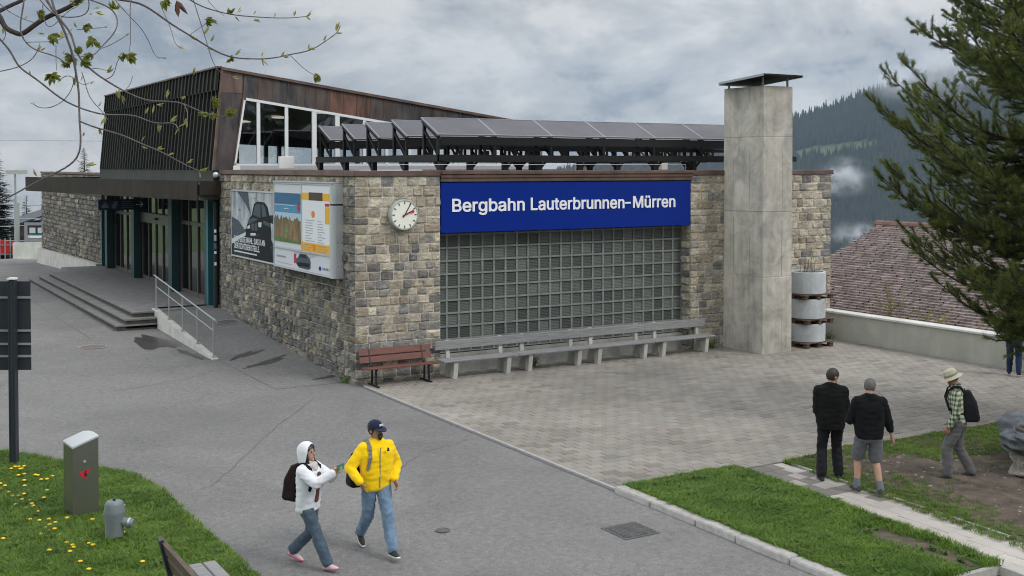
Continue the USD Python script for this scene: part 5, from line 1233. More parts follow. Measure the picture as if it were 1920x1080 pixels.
    jk = torso(kq)[:2] + [hull((U((-.085 * wide, .01 + f * .5, 1.08)), .10 + kq + f * .7), (U((.085 * wide, .01 + f * .5, 1.08)), .10 + kq + f * .7), (hem_ + (-.074, -.005, .05), (.112 + kq * .5, .112 + kq * .5, .05)), (hem_ + (.074, -.005, .05), (.112 + kq * .5, .112 + kq * .5, .05)))]
    if collar: jk.append(hull((neck + (0, -.01, .025), (.075, .075, .03)), (neck - (0, 0, .03), (.09, .085, .03))))
    for (a, e, w) in arms:
        jk.append(hull((a, .058 + kq), (e, .047 + kq * .9)))
        if sleeve > .5: jk.append(hull((e, .047 + kq * .9), (e + (w - e) * (sleeve * 2 - 1), .036 + kq * .7)))
    add('jacket' if kq > .015 else 'shirt', melt(jk, 0.024, 5, 0.02 if kq > .015 else .014, seed + 7), top[0], True)
    if shirt: add('open_front', melt([hull((U((-.03, .13 + kq * .6, 1.34)), (.035, .02, .03)), (U((.01, .13 + kq * .6, 1.0)), (.045, .02, .05)))], .03, 2), shirt)
    for i, (h, kn, a, yaw, pitch) in enumerate(legs):
        F_ = lambda v: rotz(rotx(np.asarray(v, float), pitch), yaw) + a
        sl = Manifold.hull_points(np.vstack([F_(np.array(c) + SPH * np.array(r)) for c, r in (((0, -.045, -.068), (.036, .034, .018)), ((.0, .10, -.068), (.043, .045, .016)), ((0, .165, -.066), (.030, .025, .015)))]))
        up_ = Manifold.hull_points(np.vstack([F_(np.array(c) + SPH * np.array(r)) for c, r in (((0, -.04, -.05), (.034, .034, .024)), ((0, -.012, -.0), (.036, .045, .02)), ((0, .09, -.05), (.040, .045, .022)), ((0, .155, -.056), (.028, .024, .016)))]))
        v_, f_, _ = meshkit.arrays(up_); q = add('shoe', trimesh.Trimesh(v_, f_, process=False), shoes[0], 50); v_, f_, _ = meshkit.arrays(sl); q2 = part(q, 'sole', trimesh.Trimesh(v_ * s, f_, process=False), shoes[1], smooth=40, world=False)
        if socks: add('sock', melt([hull((a + (0, -.005, -.01), .052), (a + (kn - a) * .22, .052))], .03, 2), socks)
    return dict(t=t, U=U, s=s, sh=sh, neck=neck, arms=arms, pel=pel, Hd=Hd, loc=loc, rot=math.degrees(math.atan2(-face[0], face[1])))


def backpack(P, label, m, strap, off=(0, 0, 0), size=1.0, one=None, pocket=True):
    U, s = P['U'], P['s']; t = thing('backpack', label, 'backpack', P['loc'], P['rot'])
    c = np.array((0, -.20, 1.20)) + off; B = lambda v: U(c + np.array(v) * size)
    bd = melt([hull(*[(B((sx * .105, sy * .06 + (-.02 if z < 0 else 0), z)), .055 * size) for sx in (-1, 1) for sy in (-1, 1) for z in (-.20, .02)], *[(B((sx * .07, .0, .17)), .055 * size) for sx in (-1, 1)])], .03, 3, .012, 4)
    part(t, 'bag', trimesh.Trimesh(bd.vertices * s, bd.faces), m, smooth=True, world=False)
    if pocket:
        pk = melt([hull(*[(B((sx * .075, -.085, z)), .04 * size) for sx in (-1, 1) for z in (-.17, -.05)])], .03, 3); part(t, 'pocket', trimesh.Trimesh(pk.vertices * s, pk.faces), m, smooth=True, world=False)
    for i, e in enumerate((-1, 1)):
        if one is not None and i != one: continue
        r = .125; pts = [U((e * .10, -.13, 1.36)), U((e * .115, -.07, 1.475)), U((e * r, .02, 1.482)), U((e * r, .10, 1.43)), U((e * (r + .015), .155, 1.30)), U((e * (r + .04), .125, 1.15)), U((e * (r + .05), -.03, 1.06)), U((e * .10, -.15, 1.03))]
        pts = np.array(pts); fine_ = np.array([pts[0]] + [pts[k] + (pts[k + 1] - pts[k]) * q for k in range(len(pts) - 1) for q in (.33, .66, 1)])
        part(t, 'strap', cat_([bar(a * s, b_ * s, .045 * s, .014, up=(U((e * 1.0, 0, 1.2)) - U((0, 0, 1.2))) if False else np.array((e * .35, 1, .35)), ext=.006) for a, b_ in zip(fine_[:-1], fine_[1:])]), strap, world=False)
    part(t, 'handle', tube([B((-.03, .04, .22)) * s, B((0, .05, .26)) * s, B((.03, .04, .22)) * s], .008, 6), strap, world=False)
    return t


# a woman in a white hooded jacket, walking and holding up a phone
wm = person('person in a white hooded jacket and blue jeans walking with a green phone raised', (-5.20, -10.75, 0.0), (0.60, -0.80), 1.57, [((-.10, -.30, .14), 0.1, -.35), ((.08, .36, .09), -0.05, 0.12)], [(-.02, .45, 1.36), (.115, .47, 1.37)], [(-.7, -.1, -.9), (.7, -.1, -.9)],
    lean=0.05, head=(0.0, -0.08), top=('jacket_white', 0.030), bottom='jeans_dark', hair=('hair_black', 'long'), shoes=('shoe_pink', 'sole_pink'), hem=0.80, hoodup=True, shirt='shirt_brown', flare=.022, fat=.01, hands=[((.25, .8, .5), (.9, -.2, .2), (0, .2, 1), .75), ((-.25, .8, .5), (-.9, -.2, .2), (0, .2, 1), .75)], seed=3, wide=.95, pelvis=(0, 0, .905))
part(wm['t'], 'scarf', trimesh.Trimesh(*meshkit.arrays(hull((wm['neck'] * wm['s'] + (0, .05, -.02), (.085, .06, .045)), (wm['neck'] * wm['s'] + (0, .07, -.06), (.06, .05, .05))))[:2]), 'scarf', smooth=40, world=False)
backpack(wm, 'dark brown backpack worn over the white hooded jacket', 'pack_brown', 'pack_black', size=1.05)
ph_ = thing('phone', 'small green cased phone held up in both hands', 'phone', wm['loc'], wm['rot']); pz = np.array((.05, .555, 1.45)) * wm['s']
part(ph_, 'case', box(pz[0] - .075, pz[0] + .075, pz[1] - .006, pz[1] + .006, pz[2] - .038, pz[2] + .038, .004), 'phone_green', world=False); part(ph_, 'screen', box(pz[0] - .068, pz[0] + .068, pz[1] - .0085, pz[1] - .0062, pz[2] - .033, pz[2] + .033), 'lens_dark', world=False)

# a man in a yellow jacket, one hand in his pocket
ym = person('person in a bright yellow jacket, navy cap and light jeans, walking', (-4.26, -10.70, 0.0), (-0.02, -1.0), 1.74, [((-.06, .40, .09), 0.05, 0.08), ((.07, -.36, .15), -0.1, -.40)], [(-.205, .13, .95), (.30, .20, 1.0)], [(-.8, -.8, -.1), (.6, -.9, 0)],
    lean=0.02, head=(0.42, 0.0), top=('jacket_yellow', 0.028), bottom='jeans_light', hair=('hair_black', 'short'), shoes=('shoe_black', 'sole_white'), hem=0.83, cap='cap', beard=True, fat=.005, skin='skin_tan', seed=5, sleeve=.97, hands=[((-.2, .5, -.75), (1, 0, 0), (0, 1, 0), .8), ((-.3, .2, -.8), (-1, 0, 0), (0, 1, 0), .3)], pelvis=(0, 0, .915), flare=.012)
bg_ = backpack(ym, 'black shoulder bag on a grey strap beside the yellow jacket', 'pack_black', 'strap_grey', off=(.14, -.03, -.12), size=.95, one=1, pocket=False)
part(ym['t'], 'zip', tube([ym['U']((0.0, .150, 1.42)) * ym['s'] + (0, .0, 0), ym['U']((0.004, .150, 1.30)) * ym['s'], ym['U']((0.0, .142, 1.08)) * ym['s'], ym['U']((0, .135, .90)) * ym['s']], .006, 5), 'strap_grey', world=False)
for i, x in enumerate((0.13,)): part(ym['t'], 'chest_logo', trimesh.Trimesh(ym['U'](np.array([(-.115, .165, 1.37), (-.075, .168, 1.37), (-.085, .160, 1.42), (-.11, .158, 1.41)])) * ym['s'] + (0, .012, 0), [(0, 1, 2), (0, 2, 3)], process=False), 'navy', world=False)

# three men standing at the edge of the path, seen from behind
sm = person('person in a black jacket and dark trousers standing with head turned right', (3.30, -11.27, 0.0), (0.60, 0.80), 1.80, [((-.14, -.02, .09), 0.15, 0), ((.13, .06, .09), -0.25, 0)], [(-.12, .26, 1.08), (.14, .27, 1.10)], [(-.35, -1, -.3), (.35, -1, -.3)], lean=0.05, head=(-1.05, 0.25), top=('jacket_black', 0.036), bottom='trouser_black', hair=('hair_brown', 'short'), shoes=('shoe_black', 'shoe_black'), hem=0.79, fat=.03, seed=8, wide=1.04, flare=.02)
part(sm['t'], 'shirt_collar', trimesh.Trimesh(*meshkit.arrays(hull((sm['neck'] * sm['s'] + (0, .0, .045), (.068, .066, .016))))[:2]), 'ad_pale', smooth=40, world=False)
wk = person('person in a black sweater, grey shorts and hiking boots seen from behind', (3.20, -12.14, 0.015), (0.50, 0.86), 1.77, [((-.15, .10, .10), 0.25, 0), ((.15, -.08, .10), -0.25, 0)], [(-.20, .30, 1.06), (.36, .04, .85)], [(-.4, -1, 0), (.4, -1, 0)], lean=0.04, head=(-0.5, 0.34), top=('sweater_black', 0.031), bottom='shorts_grey', shorts=True, sleeve=.78, hair=('hair_grey', 'short'), shoes=('shoe_dark', 'shoe_black'), hem=0.83, fat=.02, seed=11, wide=1.06, socks='sock_grey')
ht = person('person in a checked shirt and beige sun hat stooping forward, with grey trousers', (5.0, -12.32, 0.03), (-0.66, 0.75), 1.76, [((-.13, .16, .09), 0.1, 0), ((.13, -.20, .10), -0.3, -.1)], [(-.20, .14, .86), (.22, .10, .85)], [(-.8, -1, 0), (.8, -1, 0)], lean=0.11, head=(0.12, 0.38), top=('shirt_check', 0.012), bottom='trouser_grey', hair=('hair_grey', 'short'), shoes=('shoe_dark', 'shoe_black'), hem=0.86, cap='hat', seed=14, collar=True, flare=.02, skin='skin_tan')
backpack(ht, 'large black backpack on the back of the checked shirt', 'pack_black', 'pack_black', size=1.0, off=(0, .015, -.03))
fp = person('person in dark blue jeans by the parapet, half hidden behind the pine branches', (13.85, -6.97, 0.0), (0.85, 0.5), 1.68, [((-.11, .05, .09), 0.1, 0), ((.12, -.12, .10), -0.2, -.1)], [(-.2, .24, 1.05), (.2, .24, 1.05)], [(-1, -.5, -.3), (1, -.5, -.3)], top=('jacket_black', 0.03), bottom='jeans_night', hair=('hair_brown', 'short'), shoes=('shoe_black', 'sole_white'), seed=17)
# ------------------------------------------------------------------ street furniture by the road
pi_ = thing('service_pillar', 'tall brushed steel pillar with sloping top and red triangle on the lawn', 'pillar', (-7.2, -7.4, 0))
ang = math.radians(6); ux = np.array([math.cos(ang), math.sin(ang), 0]); uy = np.array([-ux[1], ux[0], 0])
o = np.array((-7.40, -7.50, 0.0)); W_, D_ = 0.35, 0.46
q = lambda a, b, z: o + ux * a + uy * b + np.array((0, 0, z))
arc = [(W_ * 1.0, 0), (W_, D_ * .55), (W_ * .93, D_ * .8), (W_ * .78, D_), (0.0, D_ * .98), (0, 0)]
zf = lambda a, b: 1.06 + 0.33 * a + 0.02 * b
V = [q(a, b, 0) for a, b in arc] + [q(a, b, zf(a, b)) for a, b in arc]; n = len(arc); F = []
for i in range(n):
    j = (i + 1) % n; F += [(i, j, n + j), (i, n + j, n + i)]
for i in range(1, n - 1): F.append((0, i + 1, i))
m = trimesh.Trimesh(V, F, process=False); part(pi_, 'body', m, 'pillar_steel')
V2 = [q(a, b, zf(a, b) + dz) for dz in (-0.012, 0.014) for a, b in [((a - W_ / 2) * 1.03 + W_ / 2, (b - D_ / 2) * 1.03 + D_ / 2) for a, b in arc]]
F2 = [(n, n + i, n + i + 1) for i in range(1, n - 1)]
for i in range(n):
    j = (i + 1) % n; F2 += [(i, j, n + j), (i, n + j, n + i)]
part(pi_, 'cap', trimesh.Trimesh(V2, F2, process=False), 'pillar_cap')
tri = Polygon([(0.075, 0.70), (0.245, 0.74), (0.165, 0.60)])
part(pi_, 'red_triangle', place(trimesh.creation.extrude_polygon(tri, 0.002, engine='earcut'), o - uy * 0.001, ux, UZ), 'red_mark')
part(pi_, 'triangle_symbol', place(cat_([trimesh.creation.extrude_polygon(Polygon([(0.15, 0.66), (0.165, 0.72), (0.19, 0.715), (0.172, 0.68), (0.20, 0.67), (0.17, 0.63)]), 0.002, engine='earcut')]), o - uy * 0.0035, ux, UZ), 'ink')
part(pi_, 'lock', place(trimesh.creation.cylinder(0.018, 0.02, sections=14).apply_translation((0.16, 0.85, 0)), o, ux, UZ), 'alu')
part(pi_, 'plinth', trimesh.Trimesh([q(a * 1.0, b, z) for z in (-.05, .03) for a, b in [((a - W_ / 2) * 1.04 + W_ / 2, (b - D_ / 2) * 1.04 + D_ / 2) for a, b in arc]], F2, process=False), 'concrete_grey')

hy = thing('hydrant', 'grey cast iron hydrant with a side outlet on the lawn beside the pillar', 'hydrant', (-7.10, -8.72, 0))
part(hy, 'barrel', lathe([(0, 0), (0.118, 0), (0.116, 0.30), (0.128, 0.33), (0.128, 0.40), (0.135, 0.42), (0.135, 0.455), (0.126, 0.47), (0.120, 0.54), (0.105, 0.575), (0.085, 0.59), (0, 0.593)], 32, (-7.10, -8.72, 0)), 'hydrant_grey', smooth=35)
d_ = np.array((0.80, -0.55, -0.18)); d_ /= np.linalg.norm(d_); p0 = np.array((-7.10, -8.72, 0.34))
ol = part(hy, 'outlet', cyl(p0 + d_ * .08, p0 + d_ * .20, 0.058, 0.055, 20), 'hydrant_grey', smooth=35)
part(ol, 'ring', cyl(p0 + d_ * .19, p0 + d_ * .215, 0.066, n=20), 'steel', smooth=35); part(ol, 'outlet_cap', cyl(p0 + d_ * .215, p0 + d_ * .255, 0.06, 0.05, 20), 'hydrant_grey', smooth=35)
part(hy, 'chain', tube([p0 + d_ * .22 + (0, 0, -.05), p0 + d_ * .2 + (0, 0, -.18), p0 + d_ * .12 + (0, 0, -.22)], 0.006, 5), 'steel')
part(hy, 'top_nut', cyl((-7.10, -8.72, .59), (-7.10, -8.72, .615), 0.02, n=6), 'ink'); part(hy, 'lug', box(-6.99, -6.965, -8.76, -8.70, .46, .52), 'steel')

rs = thing('road_sign', 'back of a dark sign board with grey rails on a tall post', 'sign', (-7.70, -3.95, 0))
rr_ = np.array((0.86, -0.51, 0)); nn_ = np.array((0.51, 0.86, 0)); c0 = np.array((-7.70, -3.95, 0))
P_ = lambda a, b, z: c0 + rr_ * a + nn_ * b + np.array((0, 0, z))
part(rs, 'post', cat_([bar(P_(0, 0, 0), P_(0, 0, 3.12), 0.065, 0.10, up=nn_), bar(P_(-.045, -.0, 0.02), P_(-.045, 0, 3.1), 0.018, 0.12, up=nn_), bar(P_(.045, -.0, 0.02), P_(.045, 0, 3.1), 0.018, 0.12, up=nn_)]), 'sign_back')
part(rs, 'post_cap', bar(P_(0, 0, 3.12), P_(0, 0, 3.145), 0.12, 0.14, up=nn_), 'white_paint')
for z0, z1 in ((2.83, 3.08), (2.28, 2.80), (2.06, 2.26), (1.86, 2.04), (1.62, 1.84)): part(rs, 'sign_panel', bar(P_(0.255, 0.09, (z0 + z1) / 2), P_(-0.75, 0.09, (z0 + z1) / 2), 0.02, z1 - z0), 'sign_back')
for z in (2.815, 2.27, 2.05, 1.85): part(rs, 'rail', bar(P_(0.26, 0.075, z), P_(-0.75, 0.075, z), 0.03, 0.035), 'sign_rail')

bf_ = thing('road_bench', 'brown plank bench on the lawn seen from behind at the bottom edge', 'bench', (-6.85, -12.2, 0))
bz = lambda z: -7.16 + (0.85 - z) * 0.28                      # the back leans away from the seat
for z0, z1 in ((0.72, 0.86), (0.54, 0.68)): part(bf_, 'back_board', bar((bz((z0 + z1) / 2), -11.35, (z0 + z1) / 2), (bz((z0 + z1) / 2), -13.3, (z0 + z1) / 2), 0.045, z1 - z0, up=(-.28, 0, 1)), 'bench_wood_brown')
for x in (-6.92, -6.76, -6.60): part(bf_, 'seat_board', box(x - .07, x + .07, -13.3, -11.32, 0.43, 0.475, .006), 'bench_wood_grey')
for y in (-11.55, -13.1): part(bf_, 'leg', cat_([bar((bz(.86) - .03, y, .88), (bz(.1) - .03, y, .0), .05, .06, up=(0, 1, 0)), bar((-6.55, y, .43), (-6.50, y, 0), .05, .06, up=(0, 1, 0)), bar((-7.0, y, .41), (-6.5, y, .41), .05, .05)]), 'sign_back')
for y in (-11.5, -12.9):
    part(bf_, 'bolt', cat_([trimesh.creation.icosphere(1, .012).apply_translation((bz(.8) - .028, y, .8)), trimesh.creation.icosphere(1, .012).apply_translation((bz(.62) - .028, y, .62))]), 'steel')

dg = thing('drain_grate', 'square iron drain grate with wavy slots in the road near the kerb', 'drain', (-0.93, -11.68, 0))
part(dg, 'pit', box(-1.20, -0.66, -11.95, -11.41, -.01, 0.000), 'ink')
fr = [box(-1.22, -0.64, -11.97, -11.93, -.01, .006), box(-1.22, -0.64, -11.43, -11.39, -.01, .006), box(-1.22, -1.18, -11.93, -11.43, -.01, .006), box(-0.68, -0.64, -11.93, -11.43, -.01, .006)]
part(dg, 'frame', cat_(fr), 'iron')
for k in range(6):
    y = -11.885 + k * 0.082
    part(dg, 'grate_bar', tube([(-1.18 + i * .0625, y + .012 * math.sin(i * 1.57), .001) for i in range(9)], 0.021, 6), 'iron')
for x in (-1.06, -0.80): part(dg, 'grate_bar', box(x - .012, x + .012, -11.93, -11.43, -.01, .005), 'iron')
for (x, y, r, m, lb, zf_) in ((-4.18, 8.1, 0.36, 'iron_rust', 'rusty round manhole cover in a patch of asphalt before the steps', lambda x, y: float(gbase(y))), (-0.42, 8.35, 0.33, 'iron', 'dark round manhole cover on the ramp beside the stone wall', lambda x, y: float(ramp_z(np.array(x), np.array(y))) + .004), (-3.13, -10.38, 0.10, 'iron', 'small round valve cover in the road ahead of the walkers', lambda x, y: 0.0)):
    z = zf_(x, y); t = thing('manhole_cover', lb, 'manhole cover', (x, y, z)); tilt = 0.06 if x > -1 and y > 0 else 0.0
    dsk = lathe([(0, 0.008), (r * .9, 0.008), (r * .9, 0.0), (0, 0.0)], 32); rg = lathe([(r * .92, 0.0), (r * .92, .009), (r, .009), (r, 0)], 32)
    for mm in (dsk, rg): mm.vertices[:, 2] += mm.vertices[:, 1] * tilt * 1.1 + mm.vertices[:, 0] * (0.05 if tilt else 0) + 0.002
    part(t, 'lid', dsk, m, world=False); part(t, 'rim', rg, 'concrete_grey' if r > .2 else 'iron', world=False)

# ------------------------------------------------------------------ boulders and a folder on top
def rock(c, s, seed, m, name, label, rz=0):
    g = trimesh.creation.icosphere(4, 1.0); v = g.vertices.copy()
    v = np.sign(v) * np.abs(v) ** 0.62
    n = meshkit.fbm(v * 1.6 + seed, 4, seed)[:, None] - .5; n2 = np.abs(meshkit.fbm(v * [2.2, 2.2, 4.5] + seed * 2, 3, seed + 5)[:, None] - .5)
    v = v * (1 + 0.45 * n - 0.14 * n2) * np.array(s)
    c_, s_ = math.cos(rz), math.sin(rz); v = v @ np.array([[c_, s_, 0], [-s_, c_, 0], [0, 0, 1.0]])
    g.vertices = v + np.array(c); return top(name, g, m, label, 'boulder', smooth=40)


rock((6.50, -13.05, 0.22), (0.74, 0.40, 0.27), 3, 'boulder_tan', 'boulder', 'tan boulder on the bare soil under the blue grey boulder', -0.5)
rock((6.66, -13.0, 0.56), (0.92, 0.46, 0.24), 8, 'boulder', 'boulder', 'blue grey layered boulder with a dark folder lying on it', -0.5)
rock((7.2, -12.2, 0.42), (0.60, 0.45, 0.40), 12, 'boulder', 'boulder', 'grey boulder with earth on top behind the folder', -0.3)
fo = thing('folder', 'dark padded folder with blue edge lying on the grey boulder', 'folder', (6.12, -12.86, 0.745), -28)
part(fo, 'cover', box(-0.22, 0.36, -0.15, 0.17, 0.0, 0.075, 0.02), 'asphalt_wet', world=False); plain('folder_blue', (0.02, 0.16, 0.22), 0.4)
part(fo, 'blue_edge', box(-0.225, 0.1, -0.156, -0.13, 0.015, 0.06, 0.005), 'folder_blue', world=False); part(fo, 'grey_top', box(-0.12, 0.3, -0.1, 0.15, 0.074, 0.09, 0.004), 'soffit', world=False)

# ------------------------------------------------------------------ slate roofed house beyond the parapet
hs = thing('slate_house', 'house with a big purple grey slate roof beyond the parapet', 'house', (21, -3, -3.5))
part(hs, 'wall', box(16.2, 26.2, -15.5, 4.2, -4.2, -0.3), 'house_wall')
RX, RZ, SL = 21.15, 2.97, 0.50; ye = lambda x: 3.59 + 0.145 * (RX - x)
part(hs, 'roof', trimesh.Trimesh([(RX, 3.59, RZ - .05), (15.0, ye(15), RZ - .05 - SL * (RX - 15)), (15.0, -16.2, RZ - .05 - SL * (RX - 15)), (RX, -16.2, RZ - .05), (27.3, ye(15), RZ - .05 - SL * (RX - 15)), (27.3, -16.2, RZ - .05 - SL * (RX - 15))], [(0, 1, 2), (0, 2, 3), (0, 3, 5), (0, 5, 4)], process=False), 'soffit')
tr_ = random.Random(17); tv, tf, tt, k = [], [], [], 0
nrow = 48; L_ = (RX - 15.0) / nrow
for i in range(nrow):
    x1 = RX - i * L_; x0 = x1 - L_ * 1.55; y = ye(x1) + tr_.uniform(-.15, .05) ; lim = -9.5
    while y > lim:
        w = tr_.uniform(.18, .36); za, zb = RZ - SL * (RX - x1) - .012, RZ - SL * (RX - x0) + 0.05 + tr_.uniform(0, .02); dx = tr_.uniform(-.03, .03)
        P4 = [(x1, y, za), (x1, y - w, za), (x0 + dx, y - w + .008, zb), (x0 + dx, y - .008, zb)]
        tv += P4 + [(p[0], p[1], p[2] - .06) for p in P4[2:]]; tf += [(k, k + 1, k + 2), (k, k + 2, k + 3), (k + 3, k + 2, k + 4), (k + 3, k + 4, k + 5)]
        s = tr_.uniform(.82, 1.16); c = tr_.choice([(1, .98, 1.02), (1.05, .95, .95), (.95, .93, .98)]); tt += [[s * a for a in c]] * 6; k += 6; y -= w
tm = trimesh.Trimesh(tv, tf, process=False)
if tm.face_normals[:, 2].mean() < 0: tm.invert()
part(hs, 'roof_slates', tm, 'roof_tile', tone=np.array(tt), kind='stuff')
yy_ = 3.7
while yy_ > -9:
    part(hs, 'ridge_tile', tube([(RX, yy_, RZ + .0), (RX, yy_ - .36, RZ + .01)], 0.13, 8), 'roof_ridge'); yy_ -= .36
chp = part(hs, 'chimney_stack', box(24.6, 25.2, -0.7, -0.1, 0.5, 3.6), 'concrete'); part(chp, 'chimney_cap', trimesh.creation.cone(0.5, 0.45, sections=4).apply_translation((24.9, -0.4, 3.72)), 'boulder_tan')
part(hs, 'gutter', box(14.9, 15.05, -16, ye(15), RZ - SL * 6.2 - .12, RZ - SL * 6.2 - .02), 'black_steel')

# ------------------------------------------------------------------ background on the left
lw = thing('white_wall', 'low white concrete wall at the far end of the road', 'wall', (0.8, 56.5, -1)); part(lw, 'wall_body', bar((0.1, 56.9, -0.55), (2.2, 55.7, -0.55), 0.25, 1.15), 'concrete_white')
part(lw, 'wall_foot', bar((0.05, 56.85, -1.1), (2.2, 55.6, -1.1), 0.5, 0.2), 'concrete_light')
ma = thing('line_mast', 'grey steel line mast with a flat panel on top at the far left', 'mast', (0.35, 58, -1.1))
part(ma, 'pole', box(0.30, 0.62, 57.9, 58.1, -1.2, 2.6), 'galv'); part(ma, 'upper_pole', cyl((0.40, 58, 2.6), (0.38, 58, 4.6), 0.06, n=8), 'galv')
part(ma, 'panel', bar((-0.15, 58.2, 4.62), (1.05, 57.5, 4.62), 0.1, 0.27), 'pillar_cap')
ib = thing('info_board', 'grey information board with two notices and a white arrow at the far left', 'board', (1.3, 56, -1))
part(ib, 'board', bar((0.85, 57.4, 0.35), (2.2, 56.6, 0.35), 0.12, 1.9), 'sign_rail')
BP = lambda a, z: (0.85 + 1.35 * a, 57.4 - .8 * a - .075, z)
part(ib, 'notice_field', bar(BP(.12, .82), BP(.9, .82), .02, .6), 'sign_back')
for a0, a1 in ((.2, .45), (.55, .82)): part(ib, 'notice', bar(np.array(BP(a0, .78)) - (.01, .02, 0), np.array(BP(a1, .78)) - (.01, .02, 0), .02, .36), 'ad_pale')
part(ib, 'arrow', cat_([bar(BP(.2, .36), BP(.92, .36), .03, .16), bar(BP(.12, .36), BP(.22, .36), .03, .08)]), 'white_paint'); part(ib, 'arrow_title', bar(BP(.3, .50), BP(.7, .50), .03, .06), 'folder_blue')
br = thing('red_barrier', 'red slatted barrier at the far left edge beside the white wall', 'barrier', (-0.3, 57, -1))
for k in range(3): part(br, 'panel', bar((-0.62 + .30 * k, 57.6 - .17 * k, -.3), (-0.38 + .30 * k, 57.46 - .17 * k, -.3), .06, .95 - .1 * k), 'clock_red')
for k in range(4): part(br, 'post', bar((-0.66 + .30 * k, 57.5 - .17 * k, -1.1), (-0.66 + .30 * k, 57.5 - .17 * k, .3), .06, .06), 'sign_rail')
part(br, 'rail', bar((-1.8, 58.2, -.15), (0.3, 57.0, -.15), .05, .05), 'sign_rail'); part(br, 'rail', bar((-1.8, 58.2, -.75), (0.3, 57.0, -.75), .05, .05), 'sign_rail')
fb = thing('shed', 'dark low shed with a sloping blue grey roof behind the info board', 'shed', (6, 82, -2.5)); part(fb, 'wall', box(3.6, 9, 80, 86, -3.5, 0.2), 'interior_dark'); part(fb, 'roof', place(trimesh.creation.extrude_polygon(Polygon([(3.2, 0.15), (6.3, 1.2), (9.4, .15), (9.4, 0.0), (6.3, 1.05), (3.2, 0)]), 6.6, engine='earcut'), (0, 86.3, 0), (1, 0, 0), (0, 0, 1)), 'sign_back')
for k, z in enumerate((2.45, 1.45, 0.95, -0.0)):
    top('cable', tube([(-6, 64, z + .2 * (k % 2)), (0, 60, z), (7.5, 55.5, z - .3 + .35 * (k % 3))], 0.03, 5), 'galv', ('thick grey line wire, topmost of those crossing the mast', 'grey line wire, second from the top across the mast', 'grey line wire, third from the top across the mast', 'grey line wire, lowest of those crossing the mast')[k], 'cable')
top('cable', tube([(-20, 60, 7.1), (-5, 62, 6.75), (9, 64, 6.9)], 0.02, 4), 'galv', 'thin single wire high in the sky left of the ribbed wall', 'cable')
HAZE_DENSITY = 5.6e-5
